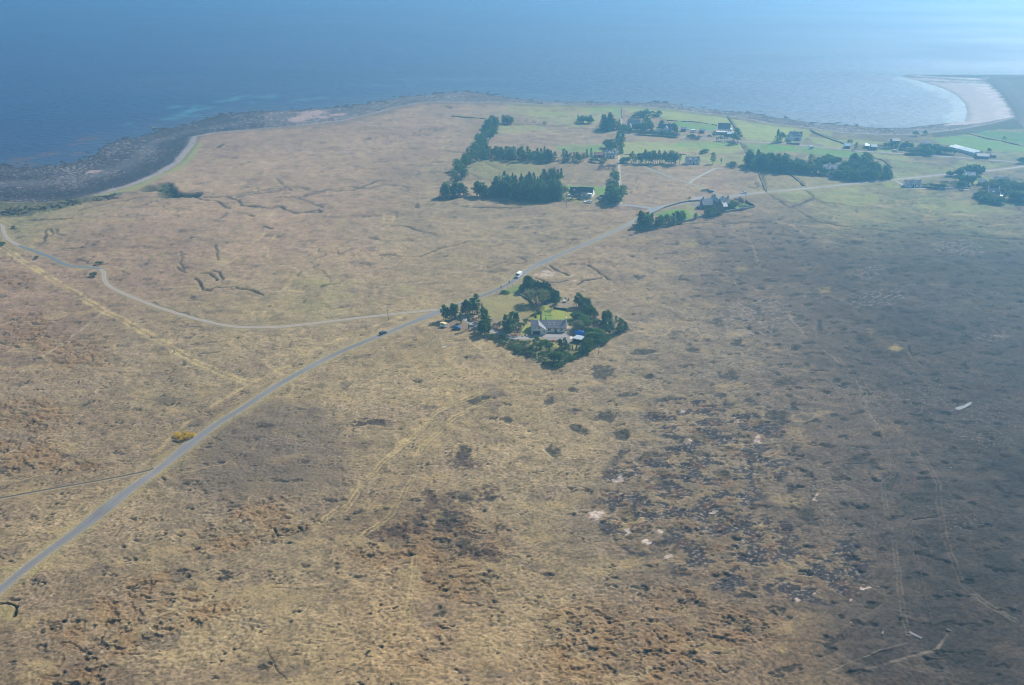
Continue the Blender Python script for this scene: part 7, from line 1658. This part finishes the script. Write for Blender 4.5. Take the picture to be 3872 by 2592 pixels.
q = Vector(G(*z4(902, 612))); yb = empty('grit_bin', (q.x, q.y, float(und(q.x, q.y))), 0, 'yellow roadside grit bin at the corner of the car park', 'bin')
MB().hexa([(-.7, -.5, 0), (.7, -.5, 0), (.7, .5, 0), (-.7, .5, 0)], [(-.85, -.6, .9), (.85, -.6, .9), (.85, .6, .9), (-.85, .6, .9)]).build('body', M['yellow'], yb); MB().extrude([(-.65, .902), (.65, .902), (.6, 1.05), (-.3, 1.25)], 'x', -.9, .9).build('lid', M['yellow'], yb)

# boulders and bleached timber on the moor
def boulder_mesh(seed):
    rs = np.random.RandomState(seed); import bmesh
    bm = bmesh.new(); bmesh.ops.create_icosphere(bm, subdivisions=2, radius=1)
    k = rs.normal(size=(5, 3))
    for v in bm.verts:
        f = 1 + sum(.12 * math.sin(3 * v.co.dot(Vector(q_)) + i) for i, q_ in enumerate(k)); v.co = v.co * f; v.co.z *= .62
    me = bpy.data.meshes.new('boulder'); bm.to_mesh(me); bm.free(); me.materials.append(M['rock']); return me
BM = [boulder_mesh(s) for s in range(4)]
def boulder(conv, x, y, r, label, group=None, m=None):
    gx_, gy_ = G(*conv(x, y))
    o = link('boulder', BM[rnd.randrange(4)], None, (gx_, gy_, float(und(gx_, gy_)) + .2 * r - .05), rnd.random() * 6); o.scale = (r * rnd.uniform(.8, 1.3), r, r * rnd.uniform(.7, 1))
    tag(o, label, 'boulder', group)
for x, y in ((1065, 895), (1180, 1030), (1350, 1110), (1550, 1238), (400, 1312), (585, 1308), (1975, 1437), (2120, 1437), (1675, 1378), (1298, 1222)):
    boulder(z8, x, y, .42, 'small pale stone on the moor left of the road', 'pale stones left of the road')
for x, y in ((590, 498), (505, 818), (440, 612), (360, 540), (685, 595), (100, 520), (130, 205), (45, 88)):
    boulder(z12, x, y, .38, 'small pale stone on the open moor below the near house', 'pale stones below the near house')
for x, y in ((1090, 371), (1330, 272), (1348, 472), (560, 825), (75, 815), (1450, 570), (990, 1280)):
    boulder(z13, x, y, .35, 'small pale stone on the dark heather at the right', 'pale stones on the dark heather')
boulder(zR, 905, 140, .8, 'white boulder on the moor behind the right hand pines')
boulder(z7, 1048, 327, 1.6, 'brown rock standing in the water off the beach')
for o_ in [o for o in COL.objects if o.get('label', '').startswith('brown rock')]:
    x_, y_ = ray(*z7(1048, 330), SEA_Z); o_.location = (x_, y_, SEA_Z + .1); o_.scale = (4.5, 2.5, 1.1); o_.data = o_.data.copy(); o_.data.materials[0] = M['dark_rock']
def plank(conv, a, b, w, label, name='plank'):
    A, B = Vector(G(*conv(*a))), Vector(G(*conv(*b))); d = B - A
    e = MB().box(0, d.length, -w / 2, w / 2, -.05, .22).build(name, M['rock'], loc=(A.x, A.y, float(und(A.x, A.y))), rz=math.atan2(d.y, d.x), bevel=.03); e.data.materials[0] = M['stone']; tag(e, label, 'timber')
plank(z13, (1258, 1324), (1316, 1354), 1.1, 'pale bleached slab lying on dark heather where the wire line ends', 'slab')
plank(z13, (1430, 1310), (1452, 1320), .5, 'short pale slab to the right of the longer bleached slab', 'slab')
plank(z13, (1140, 1320), (1135, 1336), .5, 'small white board lying on the dark heather')
# pool of water on the dark moor
A = W(z13, ((1465, 302), (1475, 292), (1510, 285), (1525, 275), (1550, 268), (1540, 282), (1515, 296), (1490, 305)))
c = Vector((sum(p[0] for p in A) / 8, sum(p[1] for p in A) / 8)); wp = MB(); wp.v = [(p[0] - c.x, p[1] - c.y, 0) for p in A]; wp.f = [tuple(range(8))]
po = wp.build('moor_pool', mat('pool water', (0.10, 0.12, 0.13), .55, None, spec=.3), loc=(c.x, c.y, float(und(c.x, c.y)) + .12)); tag(po, 'small pale pool of water on the dark heather', 'pool', kind='structure')
# wire fence line on the right hand moor
fence(z13, ((1085, 330), (1150, 440), (1180, 500), (1205, 600), (1225, 660), (1243, 740), (1262, 830), (1287, 930), (1310, 1050), (1340, 1190), (1375, 1320)), 'thin wire fence running down the dark heather at the right', 0.9, 3.5, 'pole', .012)

# stones of the foreshore
print('stones')
rs = np.random.RandomState(8); sv, sf = [], []
base = [(1, 0, 0), (0, 1, 0), (-1, 0, 0), (0, -1, 0), (0, 0, .8), (0, 0, -.8)]
tri = [(0, 1, 4), (1, 2, 4), (2, 3, 4), (3, 0, 4), (1, 0, 5), (2, 1, 5), (3, 2, 5), (0, 3, 5)]
Ecum = np.array(EDGE[2:50]); nst = 0
pxs = np.array([p[0] for p in edge_px[2:50]])
for k in range(7000):
    i = rs.randint(0, len(Ecum) - 1); f = rs.rand()
    p = Ecum[i] * (1 - f) + Ecum[i + 1] * f
    dmin = np.argmin(np.hypot(*(np.array(WATER) - p).T)); wq = np.array(WATER[dmin])
    t_ = rs.rand() ** .8
    q = p + (wq - p) * t_ + rs.normal(size=2) * 2
    if pxs[i] > 3350 or (pxs[i] > 1500 and rs.rand() < .6): continue
    r = .22 + .5 * rs.rand() ** 3; z = -1 - 4 * t_ + .1; n = len(sv)
    s_ = rs.uniform(.7, 1.4, 3) * r; a_ = rs.rand() * 6.28
    for b_ in base:
        sv.append((q[0] + (b_[0] * math.cos(a_) - b_[1] * math.sin(a_)) * s_[0], q[1] + (b_[0] * math.sin(a_) + b_[1] * math.cos(a_)) * s_[1], z + b_[2] * s_[2]))
    sf += [tuple(a + n for a in t3) for t3 in tri]
stn = MB(); stn.v, stn.f = sv, sf
so = stn.build('shore_stones', mat('shore stones', (0.2, 0.175, 0.165), .9, .35, .6)); tag(so, 'grey stones strewn over the foreshore', 'stones', kind='stuff')
print('objects', len(COL.objects))
